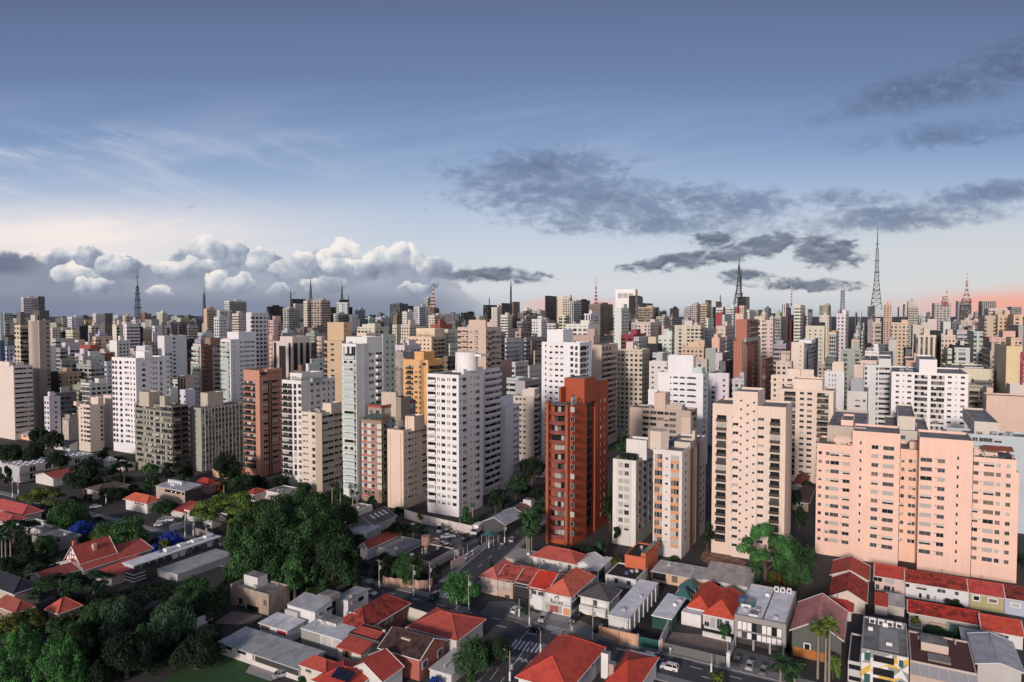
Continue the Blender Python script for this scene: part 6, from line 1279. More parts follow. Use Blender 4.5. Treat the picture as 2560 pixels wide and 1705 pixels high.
H = House('e', 1080, 1385, 1500, 690, 7, (.72, .71, .69), 'white two-storey house with a charcoal hip roof', rcol=(.085, .08, .082), rise=2.6, ridge='b'); H.rect('L', 'e', 1215, 1258, 690, 760, M_PANE2, 'window'); H.rect('L', 'e', 1086, 1370, 745, 830, M_WALL, 'balcony', (.74, .73, .71), 1.3); H.rect('L', 'e', 1128, 1186, 822, 875, M_LAMP, 'lit_window', None, .08); H.rect('L', 'e', 1130, 1186, 852, 875, M_DFRAME, 'window_grille', None, .12); H.rect('L', 'e', 1238, 1290, 848, 895, M_BROWNP, 'window', None, .08); H.cols('R', [(1410, 1420, 1.5, 's'), (1440, 1450, 1.5, 's'), (1465, 1475, 1.5, 's')], n=1, off=1.0); H.done()
H = House('e', 1380, 1586, 1904, 890, 6, (.62, .62, .62), 'long shed with a smooth white roof beside the dark courtyard', roof='slab', rmat=M_PROOF, rcol=(.82, .83, .85), ov=.2, Dmax=48, name='warehouse', cat='warehouse');
for i in range(7): y = H.b['D']*(i+.3)/7; m = MB(); m.box(.02, .30, y, y+.25, .1, 4.0, M_WHITE); m.obj('pillar', H.root); m = MB(); m.box(.0, .08, y+.35, y+H.b['D']/7-.15, .3, 3.4, M_FRAME); m.obj('shutter', H.root)
H.done()
def wall(c, pts, h, th, color, label, name='boundary_wall', m=None, cap=True, cat='wall'):
 q = [PH(cu(c, u), cv(c, v)) for u, v in pts]; o = q[0]; b = MB()
 for p, r in zip(q, q[1:]):
  d = (r - p); L = d.length; d.normalize(); n = Vector((-d.y, d.x, 0))*th
  P4 = [p-o, r-o, r-o+n, p-o+n]; P4 = [(a.x, a.y) for a in P4]; b.prism(P4, 0, h, m or M_WALL)
 return b.obj(name, color=COLS.get(color, color), loc=o, label=label, cat=cat)
wall('e', [(1285, 1090), (1690, 1185)], 2.6, .35, (.60, .36, .22), 'peach street wall in front of the long white-roofed shed')
for i, (u, v) in enumerate(((1290, 1094), (1485, 1138), (1692, 1188))):
 p = PH(cu('e', u), cv('e', v)) - AX*.0 - BX*.12; m = MB(); m.box(-.3, .3, -.15, .5, 0, 2.9, M_WALL); m.obj('gate_pier', color=(.40, .30, .24), loc=p, rz=TH, label=('corner pier of the peach street wall beside the dark parked car', 'middle pier of the peach street wall', 'last pier of the peach street wall beside the dark green gate')[i], cat='pier', group='piers of the peach street wall')
# green court with canopies
H = House('f', 302, 510, 668, 893, 4.6, (.02, .075, .06), 'white flat roof on dark green walls inside the courtyard', roof='slab', rmat=M_PROOF, rcol=(.82, .83, .84), ov=.15, name='garage', cat='garage'); H.done()
def tent(c, u0, u1, vt, vb, h, label):
 p0, p1 = PH(cu(c, u0), cv(c, vb), h), PH(cu(c, u1), cv(c, vb), h); w = (p1-p0).length*.5; o = (p0+p1)/2 + BX*w*.7; r = place('canopy', None, loc=(o.x, o.y, 0), rz=TH, label=label, cat='canopy', group='dark green canopies in the courtyard'); m = MB()
 q = [(-w, -w*.8), (w, -w*.8), (w, w*.8), (-w, w*.8)]
 for a, b in zip(q, q[1:]+q[:1]): m.quad([(*a, h), (*b, h), (0, 0, h+2.0)], M_TEAL); m.quad([(*a, h-.5), (*b, h-.5), (*b, h), (*a, h)], M_TEAL)
 m.obj('cover', r)
 for a in q: b = MB(); b.tube((*a, 0), (*a, h), .06, .06, M_WFRAME, 5); b.obj('post', r)
tent('f', 585, 770, 480, 560, 3.4, 'rear one of two dark green pyramid canopies by the courtyard wall'); tent('f', 535, 715, 580, 650, 3.4, 'front one of two dark green pyramid canopies by the courtyard wall')
wall('f', [(152, 1180), (382, 1228)], 2.2, .2, (.02, .10, .085), 'dark green sliding gate of the courtyard', name='gate', cat='gate'); wall('f', [(385, 1250), (520, 940), (700, 660)], 2.7, .3, (.52, .53, .55), 'grey side wall between the courtyard and the orange-red roofed house')
wall('f', [(390, 1240), (412, 1245)], 2.9, .5, (.52, .34, .25), 'peach pier closing the dark green gate', name='gate_pier', cat='pier')
H = House('f', 682, 905, 1000, 795, 5.5, (.70, .70, .69), 'white left half of the orange-red roofed house with a blank parapet screen', rcol=(.46, .075, .04), rise=2.6, ridge='b', ov=.3, D=15); H.rect('L', 'f', 645, 852, 790, 955, M_WALL, 'parapet_screen', (.74, .73, .72), 2.6); H.rect('L', 'f', 690, 775, 980, 1050, M_PANE2, 'shopfront', None, 1.0); H.rect('L', 'f', 782, 830, 995, 1070, M_PANE2, 'shopfront', None, 1.0); H.done()
H = House('f', 862, 1178, 1296, 888, 5.5, (.66, .68, .67), 'right half of the orange-red roofed house with glass front and plants', rcol=(.46, .075, .04), rise=3.2, ridge='b', ov=.4, D=15); H.cols('L', [(895, 945, 3.0, 'p'), (960, 1010, 3.0, 'l'), (1030, 1085, 3.0, 'p'), (1120, 1165, 2.8, 'p')], n=1, off=1.2); H.done()
wall('f', [(842, 1075), (1150, 1145)], 1.2, .3, (.66, .65, .64), 'low white planter wall before the orange-red roofed house'); wall('f', [(1098, 1410), (1135, 1418)], 3.2, .5, (.70, .70, .70), 'tall white gate pier beside the grey office', name='gate_pier', cat='pier'); wall('f', [(1120, 1390), (1190, 1200)], 2.2, .25, (.55, .55, .55), 'pale side wall between the forecourt and the grey office')
wall('f', [(415, 1235), (1090, 1395)], 2.0, .04, (.13, .135, .13), 'thin dark wire fence along the pavement', name='wire_fence', cat='fence')
H = House('f', 1185, 1740, 1848, 950, 11, (.30, .285, .27), 'grey office with two rows of tall white-framed windows and a white flat roof', roof='flat', rmat=M_PROOF, rcol=(.84, .85, .86), name='office_building', cat='office', Wmax=40, z0=3.4*.68)
H.color = H.color
for fl, (za, zb) in enumerate(((6.2, 4.35), (3.85, 2.55))):
 r = random.Random(fl); t_ = H.b['W']; x = -t_*.94; m = MB(); m.box(-t_*.94, -t_*.075, -.06, .0, zb-.1, za+.1, M_DFRAME); m.obj('window_band', H.root); n = 9; st = t_*.865/n
 for i in range(n): me = MB(); me.box(-t_*.94+i*st+.08, -t_*.94+(i+1)*st-.08, -.12, -.06, zb, za, r.choice([M_WHITE, M_SHUT, M_PANE, M_WHITE, M_PANE2])); me.obj('window', H.root)
t_, d_ = H.b['W'], H.b['D']; m = MB(); m.box(-t_+.3, -.3, 2.5, d_, 0, 2.3, M_DFRAME); m.obj('undercroft_wall', H.root)
for x in (-t_+.2, -t_*.62, -t_*.3, -.5): m = MB(); m.box(x-.2, x+.2, .1, .5, 0, 2.3, M_CONC); m.obj('column', H.root)
m = MB(); m.box(-t_*.47, -t_*.445, .5, d_-.5, 7.15, 7.2, M_DFRAME); m.obj('roof_gutter', H.root); H.roofbox('f', 1340, 1435, 1450, 850, 11.4, 10.6, (.66, .66, .66), 'roof_hatch'); H.roofbox('f', 1258, 1362, 1392, 745, 11.6, 10.6, (.70, .70, .70), 'tank_pen')
p = PH(cu('f', 1320), cv('f', 700), 7.5); x, y, z = H.local(p); m = MB(); m.cyl(x-.8, y, 7.15, 8.4, 1.3, 1.15, M_TANKB, 14); m.cyl(x+.9, y-1.2, 7.15, 8.4, 1.3, 1.15, M_TEAL, 14); m.obj('water_tank', H.root)
for u in (1640, 1705, 1775): ac(H, 'f', u, 590 + (u-1640)*.15, 10.7)
H.done()
H = House('f', 300, 830, 880, 470, 4.4, (.60, .42, .30), 'low garage range with a grey sheet roof along the back of the courtyard', roof='slab', rmat=M_METAL, rcol=(.50, .49, .48), ov=.3, name='garage', cat='garage', D=9); H.rect('L', 'f', 303, 450, 385, 470, M_PANE, 'open_bay'); H.rect('L', 'f', 512, 575, 430, 500, M_BROWNP, 'open_bay'); H.done()
H = House('f', 845, 1335, 1345, 545, 5.0, (.64, .65, .64), 'annex with a ribbed grey metal roof behind the orange-red roofed house', roof='shed', rmat=M_METAL, rcol=(.44, .40, .38), ov=.3, rise=1.6, D=11); H.cols('L', [(862, 960, 1.6, 'r'), (965, 1065, 1.6, 'r'), (1090, 1240, 2.4, 'w')], n=1, off=.7); H.done()
H = House('f', 8, 232, 366, 236, 9, (.55, .14, .065), 'plain orange-red brick box with a hollow dark roof', roof='flat', rmat=M_DARKY, wmat=M_WALL, name='lift_house', cat='building'); H.roofbox('f', 182, 232, 365, 190, 10.0, 8.5, (.55, .14, .065)); H.done()
# --- right-hand cottages
H = House('g', 78, 565, 620, 1010, 6, (.10, .11, .10), 'dark green-grey house under a faded pink gable roof behind the palms', roof='gable', ridge='b', rcol=(.54, .235, .22), rise=3.0, rmat=M_PROOF, D=16, hs=1); H.rect('L', 'g', 192, 262, 1050, 1140, M_WFRAME, 'window_frame', None, .06); H.rect('L', 'g', 202, 252, 1060, 1130, M_PANE, 'window', None, .1); H.rect('L', 'g', 90, 540, 1130, 1215, M_WALL, 'orange_base', (.42, .15, .04), .15); H.done()
H = House('g', 452, 795, 830, 645, 5, (.62, .55, .48), 'cream gable-fronted house with a dark red tiled roof', roof='gable', ridge='b', rcol=(.34, .045, .03), rise=2.6, rmat=M_OLD, D=14); H.done()
H = House('g', 470, 818, 850, 430, 5.2, (.60, .58, .56), 'small white house with a red gable and grey lean-to before the pink slab', roof='gable', ridge='b', rcol=(.36, .06, .04), rise=2.4, D=12); H.done()
H = House('g', 322, 660, 690, 740, 3.8, (.52, .49, .46), 'low extension with a patched scarlet tile roof and pale walls', roof='hip', rcol=(.46, .05, .035), rise=1.2, D=7); H.cols('L', [(560, 610, .9, 'p'), (440, 465, .8, 'p'), (365, 390, .8, 'p')], n=1, off=.8); H.done()
ROW1 = [(892, 1188, 435, (.62, .48, .44), (.40, .06, .045), 'pinkish terrace house with paired shutters and a white ridge band', M_TILE), (1192, 1815, 548, (.64, .65, .67), (.30, .045, .03), 'white double terrace house with a dark mottled red roof', M_OLD), (1820, 2160, 607, (.40, .36, .20), (.42, .07, .06), 'olive-yellow terrace house with white-framed windows', M_TILE), (2164, 2480, 655, (.40, .44, .56), (.18, .035, .028), 'lilac-blue terrace house at the end of the row', M_OLD)]
for i, (a, b, v, wc, rc, lb, rm) in enumerate(ROW1):
 H = House('g', a, b, b, v, 6, wc, lb, roof='gable', ridge='a', rcol=rc, rise=2.3, rmat=rm, D=9, ov=.25)
 if i == 0: H.cols('L', [(920, 1005, 1.3, 'l'), (1040, 1128, 1.3, 'l')], n=1, off=.6); H.cols('L', [(942, 980, 1.6, 'p'), (1025, 1088, 1.6, 'p'), (1100, 1130, 1.6, 'p')], n=1, off=3.4)
 if i == 1: H.cols('L', [(1240, 1278, 1.1, 'p'), (1350, 1450, 1.2, 'p'), (1555, 1640, 1.2, 'l'), (1730, 1770, 1.2, 'l')], n=1, off=.7); H.cols('L', [(1375, 1402, 1.6, 'p'), (1450, 1482, 1.6, 'p'), (1520, 1550, 1.6, 'p')], n=1, off=3.6)
 if i == 2: H.rect('L', 'g', 1848, 1925, 580, 640, M_WFRAME, 'window_frame'); H.rect('L', 'g', 1860, 1915, 590, 628, M_PANE, 'window', None, .1); H.rect('L', 'g', 1998, 2098, 610, 662, M_WFRAME, 'window_frame'); H.rect('L', 'g', 2010, 2088, 620, 652, M_BROWNP, 'window', None, .1)
 if i == 3: H.rect('L', 'g', 2220, 2325, 655, 705, M_WFRAME, 'window_frame'); H.rect('L', 'g', 2232, 2312, 662, 697, M_FRAME, 'window', None, .1)
 H.done()
H = House('g', 892, 1012, 1015, 690, 3.6, (.60, .57, .54), 'tiny white lean-to with a square red roof in front of the pinkish terrace house', roof='shed', rcol=(.38, .06, .04), rise=1.3, D=6, ov=.2); H.done()
H = House('g', 1002, 1180, 1185, 705, 3.4, (.50, .47, .45), 'lean-to with a grey slatted roof in front of the pinkish terrace house', roof='shed', rcol=(.46, .45, .45), rmat=M_METAL, rise=1.3, D=6, ov=.2); H.done()
H = House('g', 1228, 1918, 1925, 868, 4.2, (.46, .42, .38), 'long low row under a mossy dark red roof', roof='gable', ridge='a', rcol=(.36, .04, .025), rise=1.9, rmat=M_OLD, D=8, ov=.4, Wmax=48); H.rect('L', 'g', 1430, 1590, 850, 950, M_WALL, 'pink_porch', (.56, .40, .32), .8); H.rect('L', 'g', 1595, 1790, 860, 945, M_WALL, 'mint_porch', (.34, .44, .40), .5); H.cols('L', [(1640, 1690, 1.4, 'l'), (1340, 1380, 1.5, 'l')], n=1, off=.8); H.done()
H = House('g', 1945, 2345, 2350, 985, 4.6, (.64, .63, .62), 'white cottage with a fresh orange-red gable roof right of the mossy row', roof='gable', ridge='a', rcol=(.46, .075, .045), rise=2.2, D=9, ov=.3); H.cols('L', [(1985, 2080, 1.3, 'p'), (2170, 2280, 1.4, 'l')], n=1, off=.8); H.done()
H = House('g', 1230, 1360, 1370, 905, 3.6, (.36, .35, .34), 'small dim shed with plants left of the pink porch', roof='flat', D=5); H.done()
# building with the geometric mural
H = House('g', 757, 1226, 1232, 1195, 8, (.40, .38, .37), 'building with a white, grey and yellow geometric mural and a patched grey roof', roof='flat', name='office_building', cat='office', D=17, wmat=M_WALL, hs=1)
t_, d_ = H.b['W'], H.b['D']; r = random.Random(5); MC = [flat('mural_white', (.70, .69, .67), .7), flat('mural_grey', (.27, .28, .27), .7), flat('mural_yellow', (.66, .42, .08), .7)]; m = MB(); nx, nz = 5, 5
g = {(i, j): (-t_ + t_*i/nx + (r.uniform(-.5, .5) if 0 < i < nx else 0), .4 + 7.5*j/nz + (r.uniform(-.45, .45) if 0 < j < nz else 0)) for i in range(nx+1) for j in range(nz+1)}
for i in range(nx):
 for j in range(nz):
  q = [g[i, j], g[i+1, j], g[i+1, j+1], g[i, j+1]]; k = r.randrange(2); tr = [[q[0], q[1], q[2]], [q[0], q[2], q[3]]] if k else [[q[0], q[1], q[3]], [q[1], q[2], q[3]]]
  for tt in tr: m.quad([(a, -.04, b) for a, b in tt], r.choice(MC + MC[:2] + MC[:1]))
m.obj('mural_wall', H.root)
for (xa, xb, za, zb) in ((-.74, -.30, 5.9, 7.2), (-.74, -.30, 3.2, 4.7), (-.74, -.30, .8, 2.6), (-.93, -.80, 5.8, 7.4), (-.20, -.11, 5.8, 7.2), (-.93, -.80, 1.0, 3.0), (-.20, -.11, 1.0, 3.0)): b = MB(); b.box(t_*xa, t_*xb, -.10, -.045, za, zb, M_PANE if xb-xa > .2 else M_TEAL); b.obj('window', H.root)
for i in range(4): m = MB(); x = -t_*.86 + i*1.7; m.box(x, x+1.2, d_-2.6, d_-1.9, 7.6, 8.8, M_WHITE); m.cyl(x+.6, d_-2.66, 7.9, 8.5, .4, .4, M_DFRAME, 10); m.obj('cooling_unit', H.root)
m = MB(); m.box(-t_*.62, -t_*.20, 2, d_-4, 7.66, 7.74, M_PALEY); m.obj('roof_slab', H.root); H.done()
H = House('g', 628, 752, 758, 1245, 6.5, (.50, .50, .50), 'narrow white building squeezed left of the mural front', roof='flat', rmat=M_DARKY, D=14); H.rect('L', 'g', 635, 750, 1265, 1310, M_PANE, 'window'); H.rect('L', 'g', 635, 750, 1380, 1420, M_PANE, 'window'); H.done()
H = House('g', 1236, 1895, 1905, 1352, 8.5, (.50, .41, .35), 'building with a maroon flat roof and a grey glazed awning at the frame edge', roof='flat', name='office_building', cat='office', D=15, rmat=M_MAROON)
t_ = H.b['W']; m = MB(); m.quad([(-t_, -3.2, 4.4), (0, -3.2, 4.4), (0, -.02, 5.4), (-t_, -.02, 5.4)], M_FRAME)
for i in range(8): x = -t_ + t_*i/7; m.tube((x, -3.2, 4.43), (x, 0, 5.45), .05, .05, M_WFRAME, 4)
m.obj('glazed_awning', H.root); H.roofbox('g', 1345, 1615, 1640, 1090, 10.5, 8, (.58, .46, .39), dm=4); H.roofbox('g', 1412, 1640, 1650, 1250, 8.6, 8, (.22, .20, .18), 'roof_slab', dm=3); H.done()
H = House('g', 1900, 2330, 2400, 1330, 8.5, (.46, .45, .44), 'pale house with stacked grey-white metal roofs at the corner of the frame', roof='gable', ridge='b', rmat=M_PROOF, rcol=(.46, .47, .49), rise=1.2, D=14); H.done()
H = House('g', 1780, 1950, 2100, 1110, 6.0, (.44, .43, .42), 'grey-roofed annex behind the stacked metal roofs', roof='slab', rmat=M_PROOF, rcol=(.40, .41, .43), D=9); H.done()
wall('g', [(1930, 1130), (2240, 1200)], 3.2, .3, (.48, .44, .42), 'stained parapet wall behind the stacked metal roofs', m=M_STAIN)
# --- the red roofs at the lower edge
H = House('e', 415, 930, 1312, 1640, 7, (.68, .67, .66), 'large house with a broad scarlet hip roof at the lower edge', rcol=(.46, .07, .045), rise=3.6, ridge='b', ov=.6); H.cols('R', [(1140, 1165, 1.2, 'p'), (1215, 1240, 1.2, 'p')], n=1); H.roofbox('e', 1300, 1375, 1395, 1270, 7.8, 0, (.74, .73, .72), name='end_wall'); H.done()
H = House('e', 1235, 1550, 1890, 1800, 6.6, (.66, .65, .64), 'house with a scarlet hip roof and chimney cut by the lower edge', rcol=(.52, .07, .04), rise=3.2, ridge='a', ov=.5); H.roofbox('e', 1412, 1434, 1448, 1385, 10.5, 5, (.45, .30, .25), name='chimney'); H.done()
# --- lower middle
H = House('h', 242, 545, 712, 210, 8, (.44, .35, .29), 'raw concrete house with a white rooftop box', roof='flat', wmat=M_STAIN, name='concrete_house'); H.rect('L', 'h', 310, 336, 240, 285, M_PANE, 'window'); H.rect('L', 'h', 375, 465, 300, 368, M_PANE, 'glazed_door'); H.rect('L', 'h', 300, 362, 300, 350, M_PANE, 'window'); H.rect('L', 'h', 505, 530, 255, 300, M_BROWNP, 'door'); H.roofbox('h', 350, 457, 537, 78, 11.4, 7.5, (.66, .65, .64), 'roof_box'); ac(H, 'h', 372, 118, 7.6); ac(H, 'h', 400, 95, 7.6); H.done()
m = MB(); p0 = PH(cu('h', 450), cv('h', 395)); H2 = None
H = House('h', 162, 790, 985, 800, 4, (.60, .57, .54), 'long low range with a patched grey corrugated roof', roof='shed', rmat=M_METAL, rcol=(.44, .45, .43), rise=.5, ov=.4, Wmax=48, name='garage', cat='garage'); H.rect('L', 'h', 440, 785, 742, 800, M_DFRAME, 'garage_opening'); H.rect('L', 'h', 200, 380, 625, 668, M_PANE, 'porch_opening'); H.rect('L', 'h', 380, 432, 640, 720, M_WALL, 'pier', (.66, .63, .60), .5); H.rect('L', 'h', 268, 300, 610, 665, M_WALL, 'pier', (.66, .63, .60), .5); H.done()
H = House('h', 478, 692, 826, 500, 4.6, (.62, .61, .60), 'small outbuilding with a pale metal roof and red doors', roof='shed', rmat=M_METAL, rcol=(.74, .75, .76), rise=.5, ov=.3, D=None); H.rect('L', 'h', 615, 685, 490, 530, flat('crimson_door', (.35, .02, .04), .6), 'red_door'); H.rect('L', 'h', 485, 555, 455, 490, M_BROWNP, 'window'); H.done()
H = House('h', 697, 915, 1050, 350, 8, (.68, .68, .68), 'white cubic house with a grey sheet roof in the lower middle', roof='shed', rmat=M_PROOF, rcol=(.42, .43, .44), rise=1.2, ov=.1); H.cols('R', [(922, 950, .9, 'p'), (985, 1035, 1.0, 'p')], n=1, off=.9); H.rect('L', 'h', 700, 800, 330, 390, M_FRAME, 'sloped_screen', None, 1.0); H.roofbox('h', 938, 1038, 1118, 232, 9.6, 7.5, (.42, .38, .35), mt=M_STAIN); H.done()
H = House('h', 1080, 1178, 1338, 258, 7, (.66, .66, .66), 'white block behind the cubic house with a flat grey roof', roof='slab', rmat=M_PROOF, rcol=(.36, .37, .38), ov=.1); H.cols('R', [(1190, 1215, .8, 'p'), (1240, 1285, 1.4, 's')], n=1, off=1.1); H.done()
H = House('h', 806, 1130, 1290, 575, 6.4, (.58, .57, .55), 'patched white and grey block with two flat sheet roofs', roof='slab', rmat=M_PROOF, rcol=(.66, .68, .70), ov=.1, wmat=M_STAIN); H.rect('L', 'h', 808, 952, 480, 615, M_WALL, 'grey_wall_patch', (.30, .29, .28)); H.roofbox('h', 938, 1082, 1162, 445, 7.6, 5.5, (.62, .60, .57), mt=M_STAIN); H.done()
H = House('h', 1108, 1312, 1650, 475, 7, (.20, .09, .075), 'dark house under a lichen-stained maroon tile roof', rcol=(.26, .042, .03), rmat=M_OLD, rise=3.0, ov=.7, ridge='b'); H.cols('R', [(1390, 1412, 2.0, 'l'), (1455, 1480, 1.6, 'l'), (1495, 1520, 1.8, 'l')], n=1, off=1.5); H.roofbox('h', 1186, 1238, 1350, 360, 9.4, 6.5, (.56, .55, .53), 'dormer'); H.done()
wall('h', [(1640, 420), (1820, 480)], 3.6, .3, (.64, .58, .50), 'tall cream end wall between the maroon roof and the red hip roof', m=M_WALL);
H = House('h', 1665, 2040, 2250, 562, 6.5, (.60, .56, .53), 'house with a tidy brick-red hip roof and white gutters', rcol=(.40, .085, .06), rise=2.8, ov=.6, ridge='a'); H.done()
H = House('h', 1432, 1745, 1950, 720, 7, (.40, .125, .095), 'brick-red gabled house with a dark brown roof and small dormer', roof='gable', ridge='a', rcol=(.075, .038, .032), rise=2.9, ov=.4, rmat=M_OLD); H.rect('R', 'h', 1765, 1812, 730, 795, M_WFRAME, 'window_frame'); H.rect('R', 'h', 1772, 1805, 738, 788, M_PANE2, 'window', None, .1); H.rect('R', 'h', 1888, 1930, 640, 705, M_WFRAME, 'window_frame'); H.rect('R', 'h', 1894, 1924, 648, 698, M_PANE2, 'window', None, .1); H.roofbox('h', 1600, 1670, 1725, 570, 9.6, 7.2, (.64, .50, .36), 'dormer'); H.done()
H = House('h', 1828, 2000, 2110, 850, 3.2, (.60, .60, .60), 'flat white canopy beside the brick-red gabled house', roof='slab', rmat=M_PROOF, rcol=(.60, .60, .59), ov=.2, name='carport', cat='carport', D=10); H.done()
H = House('h', 1100, 1280, 1420, 680, 6, (.62, .56, .49), 'cream house with slatted shutters under a red lean-to roof', roof='shed', rcol=(.40, .08, .055), rise=2.0, ov=.3, D=7); H.rect('L', 'h', 1135, 1205, 655, 712, M_BROWNP, 'shutter'); H.rect('L', 'h', 1158, 1182, 660, 708, M_PANE, 'window', None, .1); H.done()
H = House('h', 1182, 1425, 1450, 598, 7.5, (.16, .11, .085), 'rusty tank shed with a streaked dark wall above the cream house', roof='slab', rmat=M_DARKY, rcol=(.06, .05, .05), ov=.1, wmat=M_STAIN, D=5, z0=5.5); H.done()
H = House('h', 1175, 1450, 1610, 895, 6, (.62, .61, .60), 'house with ribbed scarlet gables at the lower edge', roof='gable', ridge='b', rcol=(.40, .065, .045), rise=3.0, ov=.3); H.done()
H = House('h', 800, 1000, 1110, 830, 5.4, (.62, .56, .50), 'cream cottage with a dull red hip roof and white roof patches', rcol=(.36, .07, .05), rise=1.6, ov=.3, D=None); H.cols('L', [(815, 858, .6, 'p'), (915, 955, 1.2, 'p')], n=1, off=1.0); H.done()
H = House('h', 900, 1180, 1420, 985, 5.4, (.58, .54, .50), 'red-roofed cottage carrying dark solar panels', rcol=(.42, .06, .04), rise=2.0, ov=.3);
m = MB(); t_, d_ = H.b['W'], H.b['D'];
for i in range(4): x = -t_*.62 + i*1.15; m.quad([(x, 1.2, 4.55), (x+1.05, 1.2, 4.55), (x+1.05, 3.4, 5.6), (x, 3.4, 5.6)], flat('solar_cell', (.012, .014, .028), .15, 0, .6) if i == 0 else m.m[-1])
m.obj('solar_panel', H.root); H.done()
wall('h', [(-100, 560), (102, 440)], 3.4, .3, (.62, .63, .66), 'pale garden wall ending at the concrete house yard')
# --- left part
H = House('a', -160, 330, 610, 505, 5.5, (.50, .47, .45), 'house with a wide dusky red hip roof at the photo edge', rcol=(.40, .09, .085), rise=2.6, ov=.6, ridge='a'); H.done()
H = House('a', -200, 120, 400, 620, 4.5, (.46, .44, .42), 'lower wing with a dusky red roof at the photo edge', rcol=(.38, .09, .08), rise=1.6, ov=.5); H.done()
H = House('j', 22, 226, 1084, 490, 7.5, (.46, .46, .47), 'long white commercial building with rows of small roof domes', roof='flat', rmat=M_PROOF, rcol=(.50, .50, .51), name='commercial_building', cat='building', Dmax=90, hs=1)
d_, t_ = H.b['D'], H.b['W']
for i in range(11):
 y = d_*(i+.5)/11;
 for k in range(4): m = MB(); m.cyl(-t_*(k+.5)/4, y, 7.1, 7.5, .9, .55, M_WHITE, 8); m.obj('roof_dome', H.root)
for i in range(5):
 y0 = d_*(i+.05)/5; y1 = d_*(i+.62)/5;
 for z in (4.2, .9): m = MB(); m.box(0, .10, y0, y1, z, z+2.3, M_SHUT); m.obj('white_panel', H.root); m = MB(); m.box(0, .06, y1+.1, y1+(y1-y0)*.3, z, z+2.3, M_PANE); m.obj('window', H.root); m = MB(); m.box(0, .06, y1+(y1-y0)*.38, y1+(y1-y0)*.62, z, z+2.3, M_PANE); m.obj('window', H.root)
m = MB(); m.box(0, 1.4, 0, d_, 3.6, 3.9, M_CONC); m.obj('canopy', H.root); H.done()
H = House('j', -60, 20, 470, 420, 5, (.52, .51, .50), 'low white block with a dark red roof strip behind the domed building', roof='gable', ridge='b', rcol=(.15, .03, .03), rise=1.0, Dmax=60); H.done()
H = House('j', 412, 615, 745, 625, 5.5, (.62, .60, .58), 'white house with a faded red gable between dark trees', roof='gable', ridge='b', rcol=(.34, .08, .06), rise=2.0, D=14); H.done()
H = House('j', 1005, 1145, 1480, 770, 5.5, (.54, .47, .40), 'cream corner house with a brown roof half hidden by dark bushes', rcol=(.13, .09, .075), rise=1.8, ov=.5, Dmax=25); H.done()
H = House('j', 1450, 1697, 1838, 905, 6.5, (.68, .66, .64), 'two-storey white house with a bright terracotta hip roof and four small windows', rcol=(.52, .13, .07), rise=2.2, ov=.7); H.cols('L', [(1520, 1538, 1.2, 'p'), (1550, 1568, 1.2, 'p'), (1580, 1597, 1.2, 'p'), (1608, 1625, 1.2, 'p')], n=1, off=.6); H.done()
H = House('j', 1800, 2130, 2320, 775, 8, (.44, .36, .31), 'modern dark-flanked hall with a ribbed steel roof and skylights', roof='shed', rmat=M_METAL, rcol=(.42, .44, .48), rise=1.4, ov=.3, name='hall', cat='building'); d_, t_ = H.b['D'], H.b['W']; m = MB(); m.box(.02, .1, .1, d_, 0, 5.3, M_DFRAME); m.obj('dark_cladding', H.root); m = MB(); m.box(-t_*.68, -t_*.02, -.08, -.01, 3.8, 4.8, M_PANE); m.obj('clerestory', H.root)
for x in (-.45, -.3, -.12): m = MB(); m.box(t_*x-.2, t_*x+.2, -.14, -.08, 4.1, 4.4, M_LAMP); m.obj('lamp', H.root)
for i in range(6): m = MB(); m.box(-t_*.9 + i*1.5, -t_*.9 + i*1.5+1, d_*.55, d_*.55+.9, 6.0, 7.4, M_WHITE); m.obj('cooling_unit', H.root)
for q in (.25, .45): m = MB(); m.box(-t_*(.75-q*.4), -t_*(.68-q*.4), d_*.25, d_*.75, 6.05, 6.6, M_WHITE); m.obj('skylight', H.root)
H.done()
H = House('a', 975, 1180, 1690, 1210, 6.5, (.60, .34, .26), 'half-timbered house with a steep red roof and white gable beams', roof='gable', ridge='b', rcol=(.36, .075, .06), rise=5.0, ov=.5, Dmax=28)
t_, d_ = H.b['W'], H.b['D']; m = MB(); z = 6.5*.68; m.quad([(-t_, -.06, z), (0, -.06, z), (-t_/2, -.06, z+3.9)], M_WHITE); m.obj('gable_panel', H.root, color=(.7, .66, .62)); m = MB()
for f in (.25, .42, .58, .75): hh = 3.7*(1-abs(f-.5)*2); m.box(-t_*f-.12, -t_*f+.12, -.14, -.07, z, z+hh, M_RED)
m.box(-t_*.75, -t_*.25, -.15, -.07, z+1.4, z+1.65, M_RED); m.obj('gable_beams', H.root); m = MB(); m.box(-t_*.25-.5, -t_*.25+.5, d_*.45, d_*.45+1, z, z+3.7, M_WALL); m.obj('chimney', H.root, color=(.55, .40, .30)); m = MB(); m.box(-t_-.7, -t_+.1, 2, 2.8, 0, z+4.4, M_WALL); m.obj('chimney', H.root, color=(.52, .16, .08)); H.done()
H = House('a', 870, 1230, 2230, 1320, 4.5, (.52, .47, .42), 'long red-roofed wing joined to the half-timbered house', roof='gable', ridge='b', rcol=(.42, .10, .075), rise=2.4, ov=.5, Dmax=52); H.done()
H = House('a', 1400, 1640, 1830, 1420, 4.0, (.45, .40, .36), 'small red-tiled annex between the long wing and the white glass building', roof='shed', rcol=(.44, .10, .07), rise=1.2, ov=.3, D=12); H.done()
H = House('a', 1820, 1962, 3230, 1255, 8, (.42, .42, .43), 'white-roofed modern building with glazed corner and dark base', roof='slab', rmat=M_PROOF, rcol=(.80, .81, .83), ov=.4, Dmax=58, name='office_building', cat='office', z0=4.5); d_, t_ = H.b['D'], H.b['W']; m = MB(); m.box(-t_, 0, 0, d_, 0, 3.06, M_DFRAME); m.obj('dark_base', H.root)
